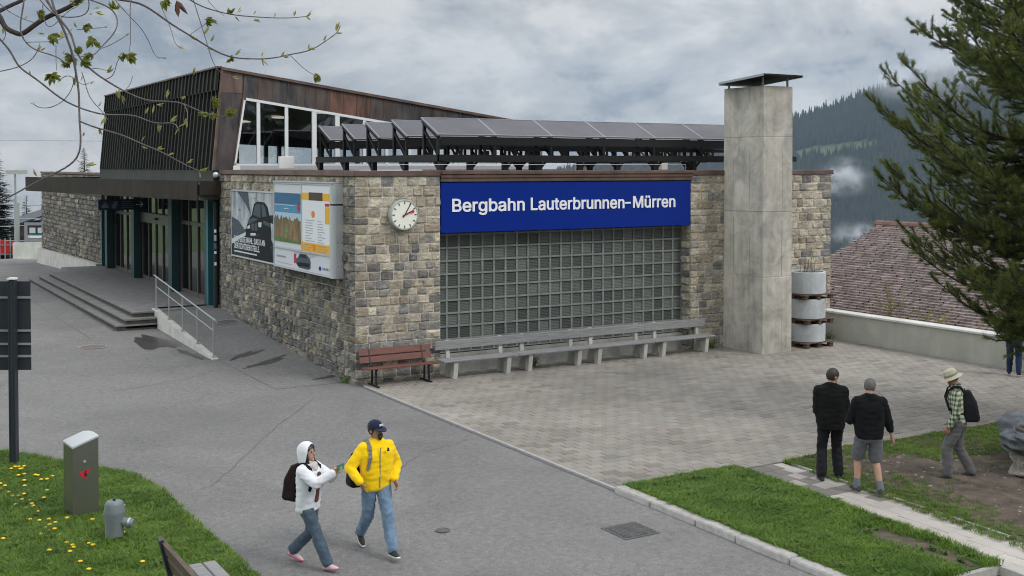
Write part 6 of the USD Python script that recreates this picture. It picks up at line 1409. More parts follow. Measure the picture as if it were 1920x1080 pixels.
TWIGS = [(0.0156,0.0117,[[-9.67,-17.33,5.79],[-9.56,-17.41,5.83],[-9.46,-17.49,5.75],[-9.44,-17.52,5.7],[-9.4,-17.56,5.67],[-9.37,-17.6,5.66],[-9.34,-17.63,5.68],[-9.28,-17.68,5.73],[-9.21,-17.74,5.77],[-9.12,-17.81,5.83],[-9.1,-17.84,5.87]],0),(0.0128,0.0095,[[-9.62,-17.36,5.74],[-9.45,-17.43,5.8],[-9.4,-17.43,5.83],[-9.33,-17.44,5.87],[-9.28,-17.44,5.92]],0),(0.0061,0.0033,[[-9.54,-17.28,5.81],[-9.45,-17.37,5.65],[-9.4,-17.43,5.57],[-9.37,-17.48,5.5],[-9.31,-17.54,5.44],[-9.25,-17.61,5.38],[-9.16,-17.69,5.3],[-9.06,-17.77,5.25],[-8.99,-17.85,5.23],[-8.86,-17.95,5.22],[-8.8,-18.02,5.19],[-8.75,-18.07,5.18],[-8.71,-18.12,5.18],[-8.69,-18.16,5.15]],0),(0.0064,0.0028,[[-9.28,-17.9,5.86],[-9.27,-17.94,5.8],[-9.25,-17.98,5.72],[-9.2,-18.04,5.63],[-9.18,-18.08,5.54],[-9.12,-18.15,5.44],[-9.04,-18.22,5.37],[-8.97,-18.29,5.32],[-8.88,-18.38,5.28],[-8.77,-18.47,5.27],[-8.73,-18.52,5.25],[-8.68,-18.58,5.22],[-8.63,-18.64,5.2],[-8.58,-18.69,5.2]],0),(0.0072,0.0036,[[-9.28,-17.67,5.89],[-9.23,-17.72,5.78],[-9.19,-17.76,5.69],[-9.17,-17.79,5.62],[-9.15,-17.81,5.54],[-9.14,-17.84,5.45],[-9.13,-17.86,5.34],[-9.13,-17.87,5.25],[-9.13,-17.89,5.15],[-9.15,-17.9,5.0],[-9.23,-17.86,4.93],[-9.34,-17.81,4.87],[-9.42,-17.78,4.82],[-9.55,-17.72,4.77]],0),(0.0045,0.0025,[[-9.14,-17.93,5.19],[-9.06,-18.02,5.15],[-8.96,-18.13,5.11],[-8.89,-18.21,5.07],[-8.82,-18.3,5.03],[-8.75,-18.39,4.98],[-8.69,-18.47,4.94],[-8.67,-18.53,4.93]],0),(0.0067,0.0025,[[-8.93,-17.41,5.94],[-8.83,-17.45,5.9],[-8.73,-17.49,5.88],[-8.67,-17.5,5.85],[-8.58,-17.54,5.78],[-8.49,-17.57,5.72],[-8.41,-17.59,5.67],[-8.33,-17.62,5.62],[-8.25,-17.64,5.59],[-8.16,-17.68,5.58],[-8.01,-17.74,5.59],[-7.93,-17.76,5.61],[-7.82,-17.8,5.64],[-7.73,-17.83,5.7],[-7.68,-17.84,5.74],[-7.65,-17.83,5.79]],0),(0.0042,0.0022,[[-8.54,-17.53,5.95],[-8.46,-17.53,5.92],[-8.39,-17.52,5.89],[-8.32,-17.52,5.87],[-8.21,-17.53,5.85],[-8.06,-17.57,5.84],[-7.91,-17.61,5.84],[-7.77,-17.64,5.86]],0),(0.0028,0.0019,[[-8.49,-17.67,5.96],[-8.48,-17.69,5.9],[-8.43,-17.72,5.71],[-8.4,-17.74,5.59],[-8.37,-17.76,5.51],[-8.3,-17.8,5.46]],0),(0.0028,0.0017,[[-8.9,-17.55,5.92],[-8.89,-17.6,5.88],[-8.82,-17.69,5.77],[-8.76,-17.78,5.66],[-8.73,-17.84,5.56],[-8.71,-17.91,5.54]],0),(0.0047,0.0028,[[-9.36,-17.62,5.87],[-9.37,-17.64,5.78],[-9.38,-17.67,5.65],[-9.34,-17.72,5.58],[-9.26,-17.79,5.54],[-9.2,-17.85,5.5]],0),(0.0047,0.0025,[[-9.12,-17.89,5.85],[-9.09,-17.95,5.82],[-9.02,-18.03,5.78],[-8.99,-18.1,5.73],[-8.99,-18.14,5.68],[-9.02,-18.17,5.62],[-9.08,-18.18,5.55],[-9.12,-18.2,5.51],[-9.18,-18.21,5.5]],0),(0.0022,0.0017,[[-8.82,-17.71,5.89],[-8.83,-17.71,5.83],[-8.83,-17.71,5.71],[-8.84,-17.71,5.58]],0),(0.0028,0.0022,[[-9.5,-17.32,5.46],[-9.46,-17.41,5.47],[-9.38,-17.51,5.49],[-9.32,-17.6,5.53],[-9.3,-17.67,5.58]],0),(0.0022,0.0017,[[-7.93,-17.73,5.61],[-7.89,-17.77,5.56],[-7.86,-17.81,5.52],[-7.8,-17.87,5.48]],0),(0.0022,0.0022,[[-9.31,-17.62,5.28],[-9.24,-17.67,5.27],[-9.17,-17.72,5.32],[-9.14,-17.76,5.39],[-9.13,-17.77,5.44]],0),(0.0025,0.0019,[[-9.13,-17.95,5.44],[-9.12,-18.0,5.37],[-9.11,-18.05,5.31],[-9.08,-18.12,5.25],[-9.05,-18.18,5.19]],0),(0.0019,0.0017,[[-9.07,-18.16,5.55],[-9.03,-18.24,5.57],[-8.99,-18.32,5.6]],1),(0.0022,0.0017,[[-9.07,-18.22,5.39],[-9.03,-18.26,5.43],[-9.02,-18.29,5.48],[-9.0,-18.32,5.5]],0),(0.0019,0.0014,[[-8.64,-17.59,5.88],[-8.62,-17.63,5.8],[-8.6,-17.67,5.72],[-8.58,-17.72,5.63],[-8.56,-17.76,5.62]],0),(0.0036,0.0025,[[-9.31,-17.66,5.87],[-9.28,-17.7,5.82],[-9.23,-17.75,5.76],[-9.14,-17.82,5.74],[-9.09,-17.86,5.76],[-9.08,-17.89,5.8],[-9.09,-17.9,5.84]],0),(0.0019,0.0014,[[-9.1,-18.02,5.45],[-9.06,-18.09,5.45],[-9.03,-18.15,5.44],[-9.02,-18.19,5.45]],0),(0.0022,0.0017,[[-9.2,-17.61,5.61],[-9.2,-17.61,5.54],[-9.2,-17.62,5.47]],1),(0.0019,0.0014,[[-9.37,-17.75,5.6],[-9.31,-17.82,5.6],[-9.23,-17.9,5.61],[-9.18,-17.97,5.66]],1),(0.0017,0.0014,[[-9.19,-18.1,4.99],[-9.17,-18.17,4.97],[-9.14,-18.25,4.96]],1),(0.0019,0.0014,[[-8.47,-17.58,5.71],[-8.42,-17.6,5.75],[-8.38,-17.63,5.78]],1),(0.0019,0.0014,[[-8.4,-17.61,5.95],[-8.33,-17.65,5.85],[-8.3,-17.68,5.82]],0),(0.0017,0.0014,[[-8.97,-18.22,5.34],[-8.95,-18.23,5.37],[-8.94,-18.24,5.41]],1),(0.0033,0.0022,[[-9.47,-17.33,5.75],[-9.43,-17.39,5.71],[-9.43,-17.43,5.66],[-9.45,-17.46,5.63]],0),(0.0022,0.0017,[[-9.12,-17.77,5.68],[-9.06,-17.87,5.68],[-9.02,-17.95,5.68]],1),(0.0022,0.0017,[[-9.21,-17.73,5.4],[-9.16,-17.79,5.43],[-9.12,-17.86,5.39],[-9.09,-17.92,5.39]],1),(0.0019,0.0014,[[-8.76,-18.53,5.26],[-8.75,-18.56,5.21],[-8.76,-18.58,5.17]],1),(0.0022,0.0017,[[-9.53,-17.76,5.84],[-9.47,-17.8,5.76],[-9.41,-17.83,5.72],[-9.34,-17.88,5.69]],0),(0.0022,0.0017,[[-9.3,-17.84,5.79],[-9.26,-17.89,5.68],[-9.23,-17.92,5.71],[-9.16,-17.98,5.77]],0)]
BUDS = [([-9.22,-17.6,5.45],[-0.14,0.44,-0.95],np.float64(0.072),'p'),([-9.26,-17.88,5.63],[0.16,0.27,-1.01],np.float64(0.064),'p'),([-9.29,-17.84,5.64],[-1.0,0.24,0.18],np.float64(0.037),'b'),([-9.32,-17.83,5.75],[0.58,0.0,-0.87],np.float64(0.051),'p'),([-9.16,-17.81,5.54],[-0.08,-0.14,-1.0],np.float64(0.056),'p'),([-9.18,-17.86,5.48],[-0.98,0.19,-0.33],np.float64(0.051),'p'),([-9.15,-18.12,5.48],[0.29,-0.49,-0.86],np.float64(0.054),'p'),([-9.06,-17.87,5.62],[0.11,-0.48,-0.93],np.float64(0.066),'p'),([-9.14,-18.2,5.51],[-0.13,-0.23,-0.99],np.float64(0.04),'p'),([-9.17,-18.09,5.52],[-0.59,-0.02,0.87],np.float64(0.054),'p'),([-8.84,-17.71,5.57],[0.59,-0.5,-0.64],np.float64(0.058),'p'),([-9.0,-18.31,5.51],[-0.13,0.45,-0.95],np.float64(0.044),'p'),([-9.09,-17.83,5.7],[0.28,0.14,-0.99],np.float64(0.052),'p'),([-9.02,-17.95,5.68],[0.71,-0.64,0.35],np.float64(0.028),'b'),([-8.99,-18.31,5.6],[0.73,-0.37,0.57],np.float64(0.031),'b'),([-8.38,-17.63,5.79],[0.79,-0.5,-0.34],np.float64(0.061),'p'),([-8.64,-18.61,5.26],[0.48,0.14,0.93],np.float64(0.052),'p'),([-8.67,-18.59,5.21],[-0.8,0.49,-0.34],np.float64(0.039),'p'),([-8.64,-18.62,5.22],[0.54,-0.08,-0.87],np.float64(0.039),'p'),([-8.59,-18.69,5.21],[0.77,-0.54,0.34],np.float64(0.052),'p'),([-7.81,-17.86,5.49],[0.29,-0.18,-0.94],np.float64(0.057),'p'),([-8.25,-17.65,5.58],[-0.18,-0.3,-0.99],np.float64(0.041),'p'),([-8.62,-17.6,5.9],[-0.1,-0.17,-1.0],np.float64(0.06),'p'),([-8.99,-18.07,5.77],[-0.17,0.06,0.99],np.float64(0.046),'p'),([-8.53,-17.52,5.91],[0.24,0.23,-1.0],np.float64(0.102),'d'),([-8.69,-18.16,5.15],[-0.41,0.56,-0.77],np.float64(0.042),'b'),([-8.69,-18.16,5.16],[0.82,-0.31,0.5],np.float64(0.046),'b'),([-8.76,-18.57,5.19],[0.12,0.2,-1.01],np.float64(0.052),'b'),([-8.77,-18.05,5.18],[0.24,0.23,-1.0],np.float64(0.052),'b'),([-8.75,-18.07,5.17],[-0.69,0.68,-0.35],np.float64(0.037),'b'),([-8.79,-18.02,5.23],[0.11,-0.15,0.99],np.float64(0.056),'b'),([-8.72,-18.11,5.19],[0.63,-0.44,0.64],np.float64(0.051),'b'),([-8.82,-17.99,5.23],[0.26,-0.53,0.87],np.float64(0.047),'b'),([-8.86,-18.4,5.26],[0.99,-0.26,0.17],np.float64(0.04),'b'),([-8.82,-18.43,5.29],[0.27,0.11,0.98],np.float64(0.053),'b'),([-8.75,-18.53,5.3],[-0.65,0.74,-0.35],np.float64(0.035),'b'),([-8.48,-17.69,5.47],[0.06,-0.41,0.97],np.float64(0.06),'b'),([-8.3,-17.8,5.46],[1.0,-0.24,-0.18],np.float64(0.045),'b'),([-9.01,-18.27,5.29],[-0.09,-0.32,1.0],np.float64(0.062),'b'),([-9.0,-18.27,5.31],[0.29,0.15,-0.99],np.float64(0.049),'b'),([-8.99,-17.85,5.22],[-0.53,0.09,-0.86],np.float64(0.057),'b'),([-9.08,-18.1,5.26],[0.61,0.05,0.86],np.float64(0.032),'b'),([-9.06,-18.02,5.15],[0.39,-0.01,-0.94],np.float64(0.041),'b'),([-9.12,-17.9,5.11],[0.31,-0.14,0.94],np.float64(0.028),'b'),([-8.89,-18.2,5.08],[0.52,-0.11,0.86],np.float64(0.036),'b'),([-8.89,-18.21,5.06],[0.63,-0.64,-0.49],np.float64(0.041),'b'),([-8.83,-18.28,5.04],[0.77,-0.66,0.09],np.float64(0.045),'b'),([-8.79,-18.34,5.01],[0.81,-0.47,0.34],np.float64(0.036),'b'),([-8.72,-18.43,4.97],[0.57,-0.73,0.51],np.float64(0.045),'b'),([-8.68,-18.5,4.93],[0.65,-0.75,0.35],np.float64(0.062),'b'),([-8.68,-18.51,4.93],[0.1,-0.17,-0.98],np.float64(0.035),'b'),([-9.16,-18.2,4.96],[0.95,-0.35,0.08],np.float64(0.053),'b'),([-9.33,-17.81,4.9],[-0.39,0.33,0.86],np.float64(0.051),'b'),([-9.31,-17.62,5.28],[-0.56,0.75,0.49],np.float64(0.038),'b'),([-9.32,-17.53,5.44],[-0.06,0.23,0.98],np.float64(0.038),'b'),([-9.3,-17.66,5.56],[0.2,-0.16,0.97],np.float64(0.057),'b'),([-9.3,-17.75,5.56],[0.66,-0.59,0.5],np.float64(0.037),'b'),([-9.44,-17.42,5.67],[0.26,0.26,0.99],np.float64(0.068),'b'),([-9.13,-17.76,5.38],[0.04,-0.28,0.99],np.float64(0.066),'b'),([-9.09,-17.92,5.39],[0.71,-0.73,0.18],np.float64(0.037),'b'),([-9.12,-17.86,5.4],[0.32,0.19,0.98],np.float64(0.037),'b'),([-9.04,-18.12,5.43],[0.39,-0.6,0.77],np.float64(0.054),'b'),([-8.71,-17.91,5.54],[0.79,-0.63,0.0],np.float64(0.034),'b'),([-8.58,-17.72,5.63],[0.92,-0.23,-0.43],np.float64(0.05),'b'),([-8.43,-17.72,5.7],[0.56,-0.04,0.86],np.float64(0.06),'b'),([-8.4,-17.74,5.66],[0.37,-0.5,0.83],np.float64(0.05),'b'),([-8.42,-17.59,5.68],[-0.94,0.26,0.35],np.float64(0.051),'b'),([-8.34,-17.61,5.63],[-0.78,0.61,0.17],np.float64(0.046),'b'),([-8.23,-17.65,5.6],[0.64,-0.31,0.71],np.float64(0.052),'b'),([-8.09,-17.71,5.59],[0.21,0.02,0.98],np.float64(0.041),'b'),([-8.09,-17.71,5.58],[0.65,-0.29,-0.71],np.float64(0.057),'b'),([-7.99,-17.75,5.59],[0.53,-0.09,0.86],np.float64(0.047),'b'),([-7.97,-17.75,5.59],[0.68,-0.69,0.35],np.float64(0.042),'b'),([-7.84,-17.8,5.64],[0.33,0.21,0.98],np.float64(0.036),'b'),([-7.84,-17.8,5.64],[0.85,-0.53,0.0],np.float64(0.047),'b'),([-7.75,-17.82,5.69],[0.28,-0.5,0.87],np.float64(0.047),'b'),([-7.68,-17.84,5.75],[0.32,-0.13,0.94],np.float64(0.063),'b'),([-7.68,-17.84,5.74],[0.81,-0.59,0.0],np.float64(0.042),'b'),([-8.18,-17.54,5.86],[0.33,-0.57,0.83],np.float64(0.047),'b'),([-8.19,-17.53,5.84],[0.72,-0.04,-0.77],np.float64(0.042),'b'),([-8.22,-17.53,5.86],[-0.18,0.04,0.99],np.float64(0.042),'p'),([-8.09,-17.56,5.85],[0.62,0.06,0.86],np.float64(0.037),'b'),([-8.09,-17.56,5.82],[0.65,-0.79,-0.25],np.float64(0.063),'b'),([-7.97,-17.59,5.84],[0.07,-0.22,0.99],np.float64(0.032),'b'),([-7.86,-17.62,5.85],[0.2,-0.33,0.94],np.float64(0.043),'b'),([-7.79,-17.64,5.85],[0.57,-0.29,0.77],np.float64(0.053),'b'),([-7.79,-17.64,5.85],[0.59,-0.71,-0.49],np.float64(0.037),'b'),([-9.06,-17.91,5.78],[0.99,-0.26,0.17],np.float64(0.037),'b'),([-9.07,-17.99,5.75],[0.88,-0.41,-0.26],np.float64(0.051),'b'),([-9.08,-17.87,5.75],[0.65,-0.75,0.35],np.float64(0.028),'b'),([-9.12,-17.77,5.69],[-0.45,-0.09,0.95],np.float64(0.038),'b'),([-9.17,-17.63,5.56],[0.5,-0.13,0.86],np.float64(0.024),'b'),([-9.22,-17.91,5.61],[0.08,0.31,0.99],np.float64(0.055),'b'),([-9.39,-17.85,5.71],[0.78,-0.18,0.64],np.float64(0.027),'b'),([-9.14,-17.8,5.82],[1.04,-0.21,-0.01],np.float64(0.047),'p'),([-9.16,-17.78,5.82],[0.93,-0.28,0.34],np.float64(0.038),'b')]
DAND = [(-7.8,-4.37),(-7.73,-4.28),(-7.67,-4.26),(-7.64,-4.39),(-7.61,-4.37),(-7.68,-4.48),(-7.66,-4.77),(-7.53,-5.0),(-7.5,-5.05),(-7.3,-5.15),(-7.49,-5.31),(-7.41,-5.34),(-7.76,-5.54),(-7.5,-5.94),(-8.02,-5.42),(-8.09,-5.54),(-8.01,-5.77),(-8.0,-6.01),(-7.91,-6.05),(-7.84,-6.07),(-7.9,-6.29),(-7.8,-6.35),(-7.62,-6.43),(-7.81,-6.62),(-7.81,-6.74),(-8.01,-6.49),(-7.9,-6.73),(-7.68,-6.97),(-7.79,-7.05),(-7.94,-7.37),(-7.84,-7.51),(-7.72,-7.51),(-7.67,-7.72),(-7.82,-7.83),(-7.75,-7.78),(-7.78,-7.99),(-7.73,-8.05),(-7.92,-8.15),(-7.84,-8.26),(-7.69,-8.24),(-7.21,-7.84),(-8.37,-8.11),(-7.68,-8.65),(-7.64,-8.82),(-7.64,-8.9),(-7.71,-9.06),(-7.93,-8.9),(-7.44,-8.84),(-7.41,-8.93),(-7.66,-9.46),(-7.98,-9.35),(-7.62,-9.79),(-7.02,-9.93),(-6.97,-8.64),(-7.5,-7.6),(-7.75,-4.82),(-7.72,-5.21),(-8.07,-5.28)]
# ------------------------------------------------------------------ mountain side, forest and air
def bearing(px): return YAW + math.atan((px - 960) / 2154.5)


BR = [bearing(x) for x in (700, 1000, 1100, 1230, 1365, 1440, 1490, 1540, 1590, 1640, 1720, 1920, 2400, 3200)]
EL = [-0.030, -0.012, -0.002, 0.006, 0.017, 0.029, 0.038, 0.0455, 0.0525, 0.0595, 0.068, 0.088, 0.13, 0.15]
R1, R0 = 3000.0, 1300.0


def mount_z(th, r):
    el = np.interp(th, BR, EL); top_ = 5 + el * R1
    q = (r - R0) / (R1 - R0); base = -470.0
    x, y = r * np.sin(th), r * np.cos(th)
    n = meshkit.fbm(np.stack([x * 0.0035, y * 0.0035, 0 * x], -1), 4) - .5
    z = base + (top_ - base) * np.clip(q, 0, 1) ** 0.92 - 40 * np.clip(q - 1, 0, 9)
    return z + 75 * n * np.clip(1 - np.abs(q - 0.5) * 2.0, 0, 1) + 10 * n


ths = np.linspace(bearing(690), bearing(3150), 150); rs_ = np.linspace(1200, 3600, 90)
TH, RR = np.meshgrid(ths, rs_, indexing='ij'); ZZ = mount_z(TH, RR); v = np.stack([CAM[0] + RR * np.sin(TH), CAM[1] + RR * np.cos(TH), ZZ], -1).reshape(-1, 3); n = len(rs_)
i, j = np.meshgrid(np.arange(len(ths) - 1), np.arange(n - 1), indexing='ij'); q4 = np.stack([i * n + j, i * n + j + 1, (i + 1) * n + j + 1, (i + 1) * n + j], -1).reshape(-1, 4)
mm = trimesh.Trimesh(v, np.vstack([q4[:, [0, 1, 2]], q4[:, [0, 2, 3]]]), process=False)
if mm.face_normals[:, 2].mean() < 0: mm.invert()
el_ = (ZZ - CAM[2]) / RR


def is_meadow(th, el):
    a = np.exp(-((th - bearing(1560)) / 0.040) ** 2) * np.exp(-((el - 0.0145 - (th - bearing(1560)) * .14) / 0.0052) ** 2)
    return a > 0.42


md = is_meadow(TH, el_).reshape(-1)
tone_ = np.where(md[:, None], (2.3, 2.2, 1.5), (1, 1, 1.0))
mat('hill_side', (0.026, 0.040, 0.022), 0.3, 0.004, 0.95, tone=True)
top('mountain', mm, 'hill_side', kind='structure', smooth=True, tone=tone_)


def conifer(h, r, tiers, n, seed):
    rr2 = random.Random(seed); parts_ = []
    for k in range(tiers):
        z0 = h * (0.08 + 0.9 * k / tiers); z1 = min(h, z0 + h * 1.7 / tiers); ra = r * (1 - 0.95 * k / tiers); V = [(0, 0, z1)]
        for q in range(n): a = (q + .5 * (k % 2)) / n * 2 * math.pi; w = ra * rr2.uniform(.65, 1.15); V.append((w * math.cos(a), w * math.sin(a), z0 + rr2.uniform(-.04, .04) * h))
        parts_.append(trimesh.Trimesh(V, [(0, q + 1, (q + 1) % n + 1) for q in range(n)], process=False))
    return cat_(parts_)


r_ = np.random.default_rng(31); N_ = 26000
th = r_.uniform(bearing(1040), bearing(2300), N_); rr3 = np.sqrt(r_.uniform(1700 ** 2, 3040 ** 2, N_)); z = mount_z(th, rr3); el3 = (z - 5) / rr3
keep = ~is_meadow(th, el3) & (el3 > -0.11)
th, rr3, z = th[keep], rr3[keep], z[keep]
sc = (0.75 + 0.6 * r_.random(len(th)))
scatter('/World/far_forest', [conifer(24, 5.0, 4, 6, 1), conifer(27, 4.4, 4, 6, 2), conifer(20, 5.2, 3, 6, 3)], ['far_forest'] * 3, np.column_stack([CAM[0] + rr3 * np.sin(th), CAM[1] + rr3 * np.cos(th), z - 2]), sc)


def spruce(name, loc, h, r, label, seed, n=46, m='spruce'):
    """A conifer of drooping boughs, each a fan of needle sprays."""
    t = thing(name, label, 'tree', loc); rr2 = random.Random(seed); V, F = [], []
    part(t, 'trunk', tube([(0, 0, -1), (0, 0, h * .6), (0, 0, h)], [h * .016, h * .009, .02], 7), 'bark', world=False)
    for k in range(n * 5):
        z = h * (0.04 + 0.96 * (k / (n * 5)) ** 1.08); L = r * (1 - z / h) ** 0.85 * rr2.uniform(.55, 1.1) + .12; a = rr2.uniform(0, 6.28); d = np.array((math.cos(a), math.sin(a), 0)); s = np.array((-d[1], d[0], 0))
        for q in range(7):
            u0 = L * (0.15 + 0.85 * q / 7); dr = -.28 * u0 + .10 * u0 * u0 / max(L, .1); b = d * u0 + (0, 0, z + dr); w = (.42 * L * (1 - q / 8) + .07) * rr2.uniform(.5, 1.1); l = L * .24
            for e in (-1, 1):
                i0 = len(V); V += [b, b + s * e * w + d * l * rr2.uniform(.2, .9) + (0, 0, -rr2.uniform(.02, .22) * w), b + d * l]; F.append((i0, i0 + 1, i0 + 2))
    part(t, 'crown', trimesh.Trimesh(V, F, process=False), m, world=False, kind='stuff')


spruce('spruce_tree', (1.6, 79, -3.2), 10.3, 2.6, 'tall dark spruce at the far left edge of the view', 1, 130)
spruce('spruce_tree', (-1.4, 84, -3), 9.0, 3.0, 'broad dark spruce behind the red barrier', 2, 120)
spruce('spruce_tree', (5.2, 60.5, -2), 8.3, 1.6, 'spruce top showing between the far stone wall and the ribbed wall', 3, 100)
for k, (x, y, h, lb) in enumerate(((8.9, 115, 7.0, 'small distant spruce right of the mast, the tallest of its group'), (10.6, 114, 5.9, 'distant spruce just left of the far stone wall'), (6.6, 118, 6.3, 'distant spruce directly behind the mast'), (12.2, 117, 6.8, 'distant spruce partly behind the far stone wall corner'), (4.4, 112, 5.4, 'low distant spruce left of the mast'))):
    spruce('spruce_tree', (x, y, -5.2), h, 2.1, lb, 10 + k, 60)

# ------------------------------------------------------------------ pine in front of the parapet, hanging into the right of the view
pt = thing('pine_tree', 'large dark green pine with long needles hanging into the right edge', 'tree', (10.35, -11.15, 0))
TX = np.array((10.35, -11.15, 0.0)); pr2 = random.Random(41)
part(pt, 'trunk', tube([TX + (0, 0, -.3), TX + (.05, .02, 2.5), TX + (-.04, .05, 5.5), TX + (0, 0, 9.2), TX + (0, 0, 11.0)], [.24, .20, .15, .08, .03], 12), 'bark_dark', smooth=40)
Wd = np.array((-0.859, 0.511, 0))                                     # towards the open plaza, where the long limbs reach
tuft_p, tuft_d, tw_all = [], [], []
nb = 165
for k in range(nb):
    z0 = 1.85 + 8.3 * (k / nb) ** 0.95; a = k * 2.39996 + pr2.uniform(-.3, .3)
    if k % 2 == 0: a = math.atan2(Wd[1], Wd[0]) + pr2.uniform(-1.2, 1.2)
    reach = np.interp(z0, [1.9, 2.6, 3.4, 4.4, 5.8, 7.0, 8.2, 10.2], [1.8, 2.6, 3.25, 3.5, 3.4, 2.75, 2.0, 0.8]) * pr2.uniform(.80, 1.17)
    d = np.array((math.cos(a), math.sin(a), 0)); s = np.array((-d[1], d[0], 0)); up0 = np.interp(z0, [1.9, 5, 10], [-.10, .06, .35]); n = 9; bend = pr2.uniform(-.25, .25)
    P = [TX + (0, 0, z0) + d * (reach * u) + s * bend * reach * u * u + np.array((0, 0, reach * (up0 * u - .18 * math.sin(u * 3.1) * (0.5 if z0 > 6 else 1) + .13 * u ** 3))) for u in np.linspace(0, 1, n)]
    part(pt, 'branch', tube(P, np.linspace(.045 * reach / 3, .009, n), 6), 'bark_dark')
    P = np.array(P)
    for q in range(int(9 + reach * 12)):
        u = pr2.uniform(.22, 1.0) if q > 1 else 1.0; i0 = min(int(u * (n - 1)), n - 2); f0 = u * (n - 1) - i0; b = P[i0] * (1 - f0) + P[i0 + 1] * f0; t_ = P[i0 + 1] - P[i0]; t_ /= np.linalg.norm(t_)
        side = pr2.choice((-1, 1)); dd = t_ * pr2.uniform(.15, 1.0) + s * side * pr2.uniform(.2, 1.0) + np.array((0, 0, pr2.uniform(-.45, .65))); dd = t_ if q < 2 else dd; dd /= np.linalg.norm(dd)
        L = pr2.uniform(.22, .60) * (1.15 - .5 * u) if q > 1 else .25; tip = b + dd * L + (0, 0, .10 * L); mid = b + dd * L * .5 - (0, 0, .03 * L); tw_all.append(tube([b, mid, tip], [.009, .007, .005], 4, False))
        ns = max(3, int(L / .055))
        for w in range(ns):
            g = .25 + .75 * (w + 1) / ns; c = b + (mid - b) * 2 * g if g < .5 else mid + (tip - mid) * (2 * g - 1); tuft_p.append(c); e = dd + np.array([pr2.uniform(-.25, .25) for _ in range(3)]) + (0, 0, .22); tuft_d.append(e / np.linalg.norm(e))
part(pt, 'twigs', cat_(tw_all), 'bark_dark', kind='stuff')


def tuft(n, L, w, spread, seed):
    rr2 = np.random.default_rng(seed); V, F = [], []
    for _ in range(n):
        a = rr2.uniform(0, 6.28); p = rr2.uniform(.35, spread); d = np.array([math.sin(p) * math.cos(a), math.sin(p) * math.sin(a), math.cos(p)]); l = L * rr2.uniform(.7, 1.1); b = np.array([0, 0, rr2.uniform(-.03, .03)]); s = np.cross(d, rr2.normal(size=3)); s /= np.linalg.norm(s); k = len(V)
        V += [b - s * w / 2, b + s * w / 2, b + d * l]; F.append((k, k + 1, k + 2))
    return trimesh.Trimesh(V, F, process=False)


def quats(dirs, r):
    dirs = np.asarray(dirs); z = np.array([0, 0, 1.0]); c = np.cross(z, dirs); w = 1 + dirs[:, 2]; q = np.column_stack([w, c]); q[w < 1e-6] = (0, 1, 0, 0); q /= np.linalg.norm(q, axis=1, keepdims=True)
    a = r.uniform(0, 2 * np.pi, len(q)); s = np.column_stack([np.cos(a / 2), 0 * a, 0 * a, np.sin(a / 2)])
    w1, x1, y1, z1 = q.T; w2, x2, y2, z2 = s.T
    return np.column_stack([w1 * w2 - x1 * x2 - y1 * y2 - z1 * z2, w1 * x2 + x1 * w2 + y1 * z2 - z1 * y2, w1 * y2 - x1 * z2 + y1 * w2 + z1 * x2, w1 * z2 + x1 * y2 - y1 * x2 + z1 * w2])


rq = np.random.default_rng(2)
scatter(pt + '/needles', [tuft(34, .095, .0062, 1.25, 1), tuft(30, .105, .0062, 1.05, 2), tuft(34, .088, .0062, 1.45, 3)], ['needle'] * 3, np.array(tuft_p) - TX, .8 + .5 * rq.random(len(tuft_p)), quat=quats(tuft_d, rq))

# ------------------------------------------------------------------ shrubs behind the parapet, weeds at wall feet
def leafy(t, base, n_st, h, spread, seed, leaf=.05, m='shrub_leaf', dens=26, stem='twig_young'):
    rr2 = random.Random(seed); st2, V, F = [], [], []
    for k in range(n_st):
        a = rr2.uniform(0, 6.28); b = np.array(base) + (rr2.uniform(-.25, .25) * spread, rr2.uniform(-.25, .25) * spread, 0); hh = h * rr2.uniform(.6, 1.05); tip = b + (math.cos(a) * spread * rr2.uniform(.3, 1), math.sin(a) * spread * rr2.uniform(.3, 1), hh); mid = (b + tip) / 2 + (0, 0, hh * .08)
        st2.append(tube([b, mid, tip], [.010, .007, .003], 4, False))
        for q in range(dens):
            u = rr2.uniform(.2, 1.0); c = b + (mid - b) * 2 * u if u < .5 else mid + (tip - mid) * (2 * u - 1); c = c + np.array([rr2.uniform(-1, 1) for _ in range(3)]) * leaf * 1.8
            d = np.array([rr2.uniform(-1, 1), rr2.uniform(-1, 1), rr2.uniform(-.4, .8)]); d /= np.linalg.norm(d); s = np.cross(d, [rr2.uniform(-1, 1) for _ in range(3)]); s /= np.linalg.norm(s) + 1e-9; l = leaf * rr2.uniform(.6, 1.2); i0 = len(V)
            V += [c, c + d * l * .5 + s * l * .28, c + d * l, c + d * l * .5 - s * l * .28]; F += [(i0, i0 + 1, i0 + 2), (i0, i0 + 2, i0 + 3)]
    part(t, 'stems', cat_(st2), stem); part(t, 'foliage', trimesh.Trimesh(V, F, process=False), m, kind='stuff')


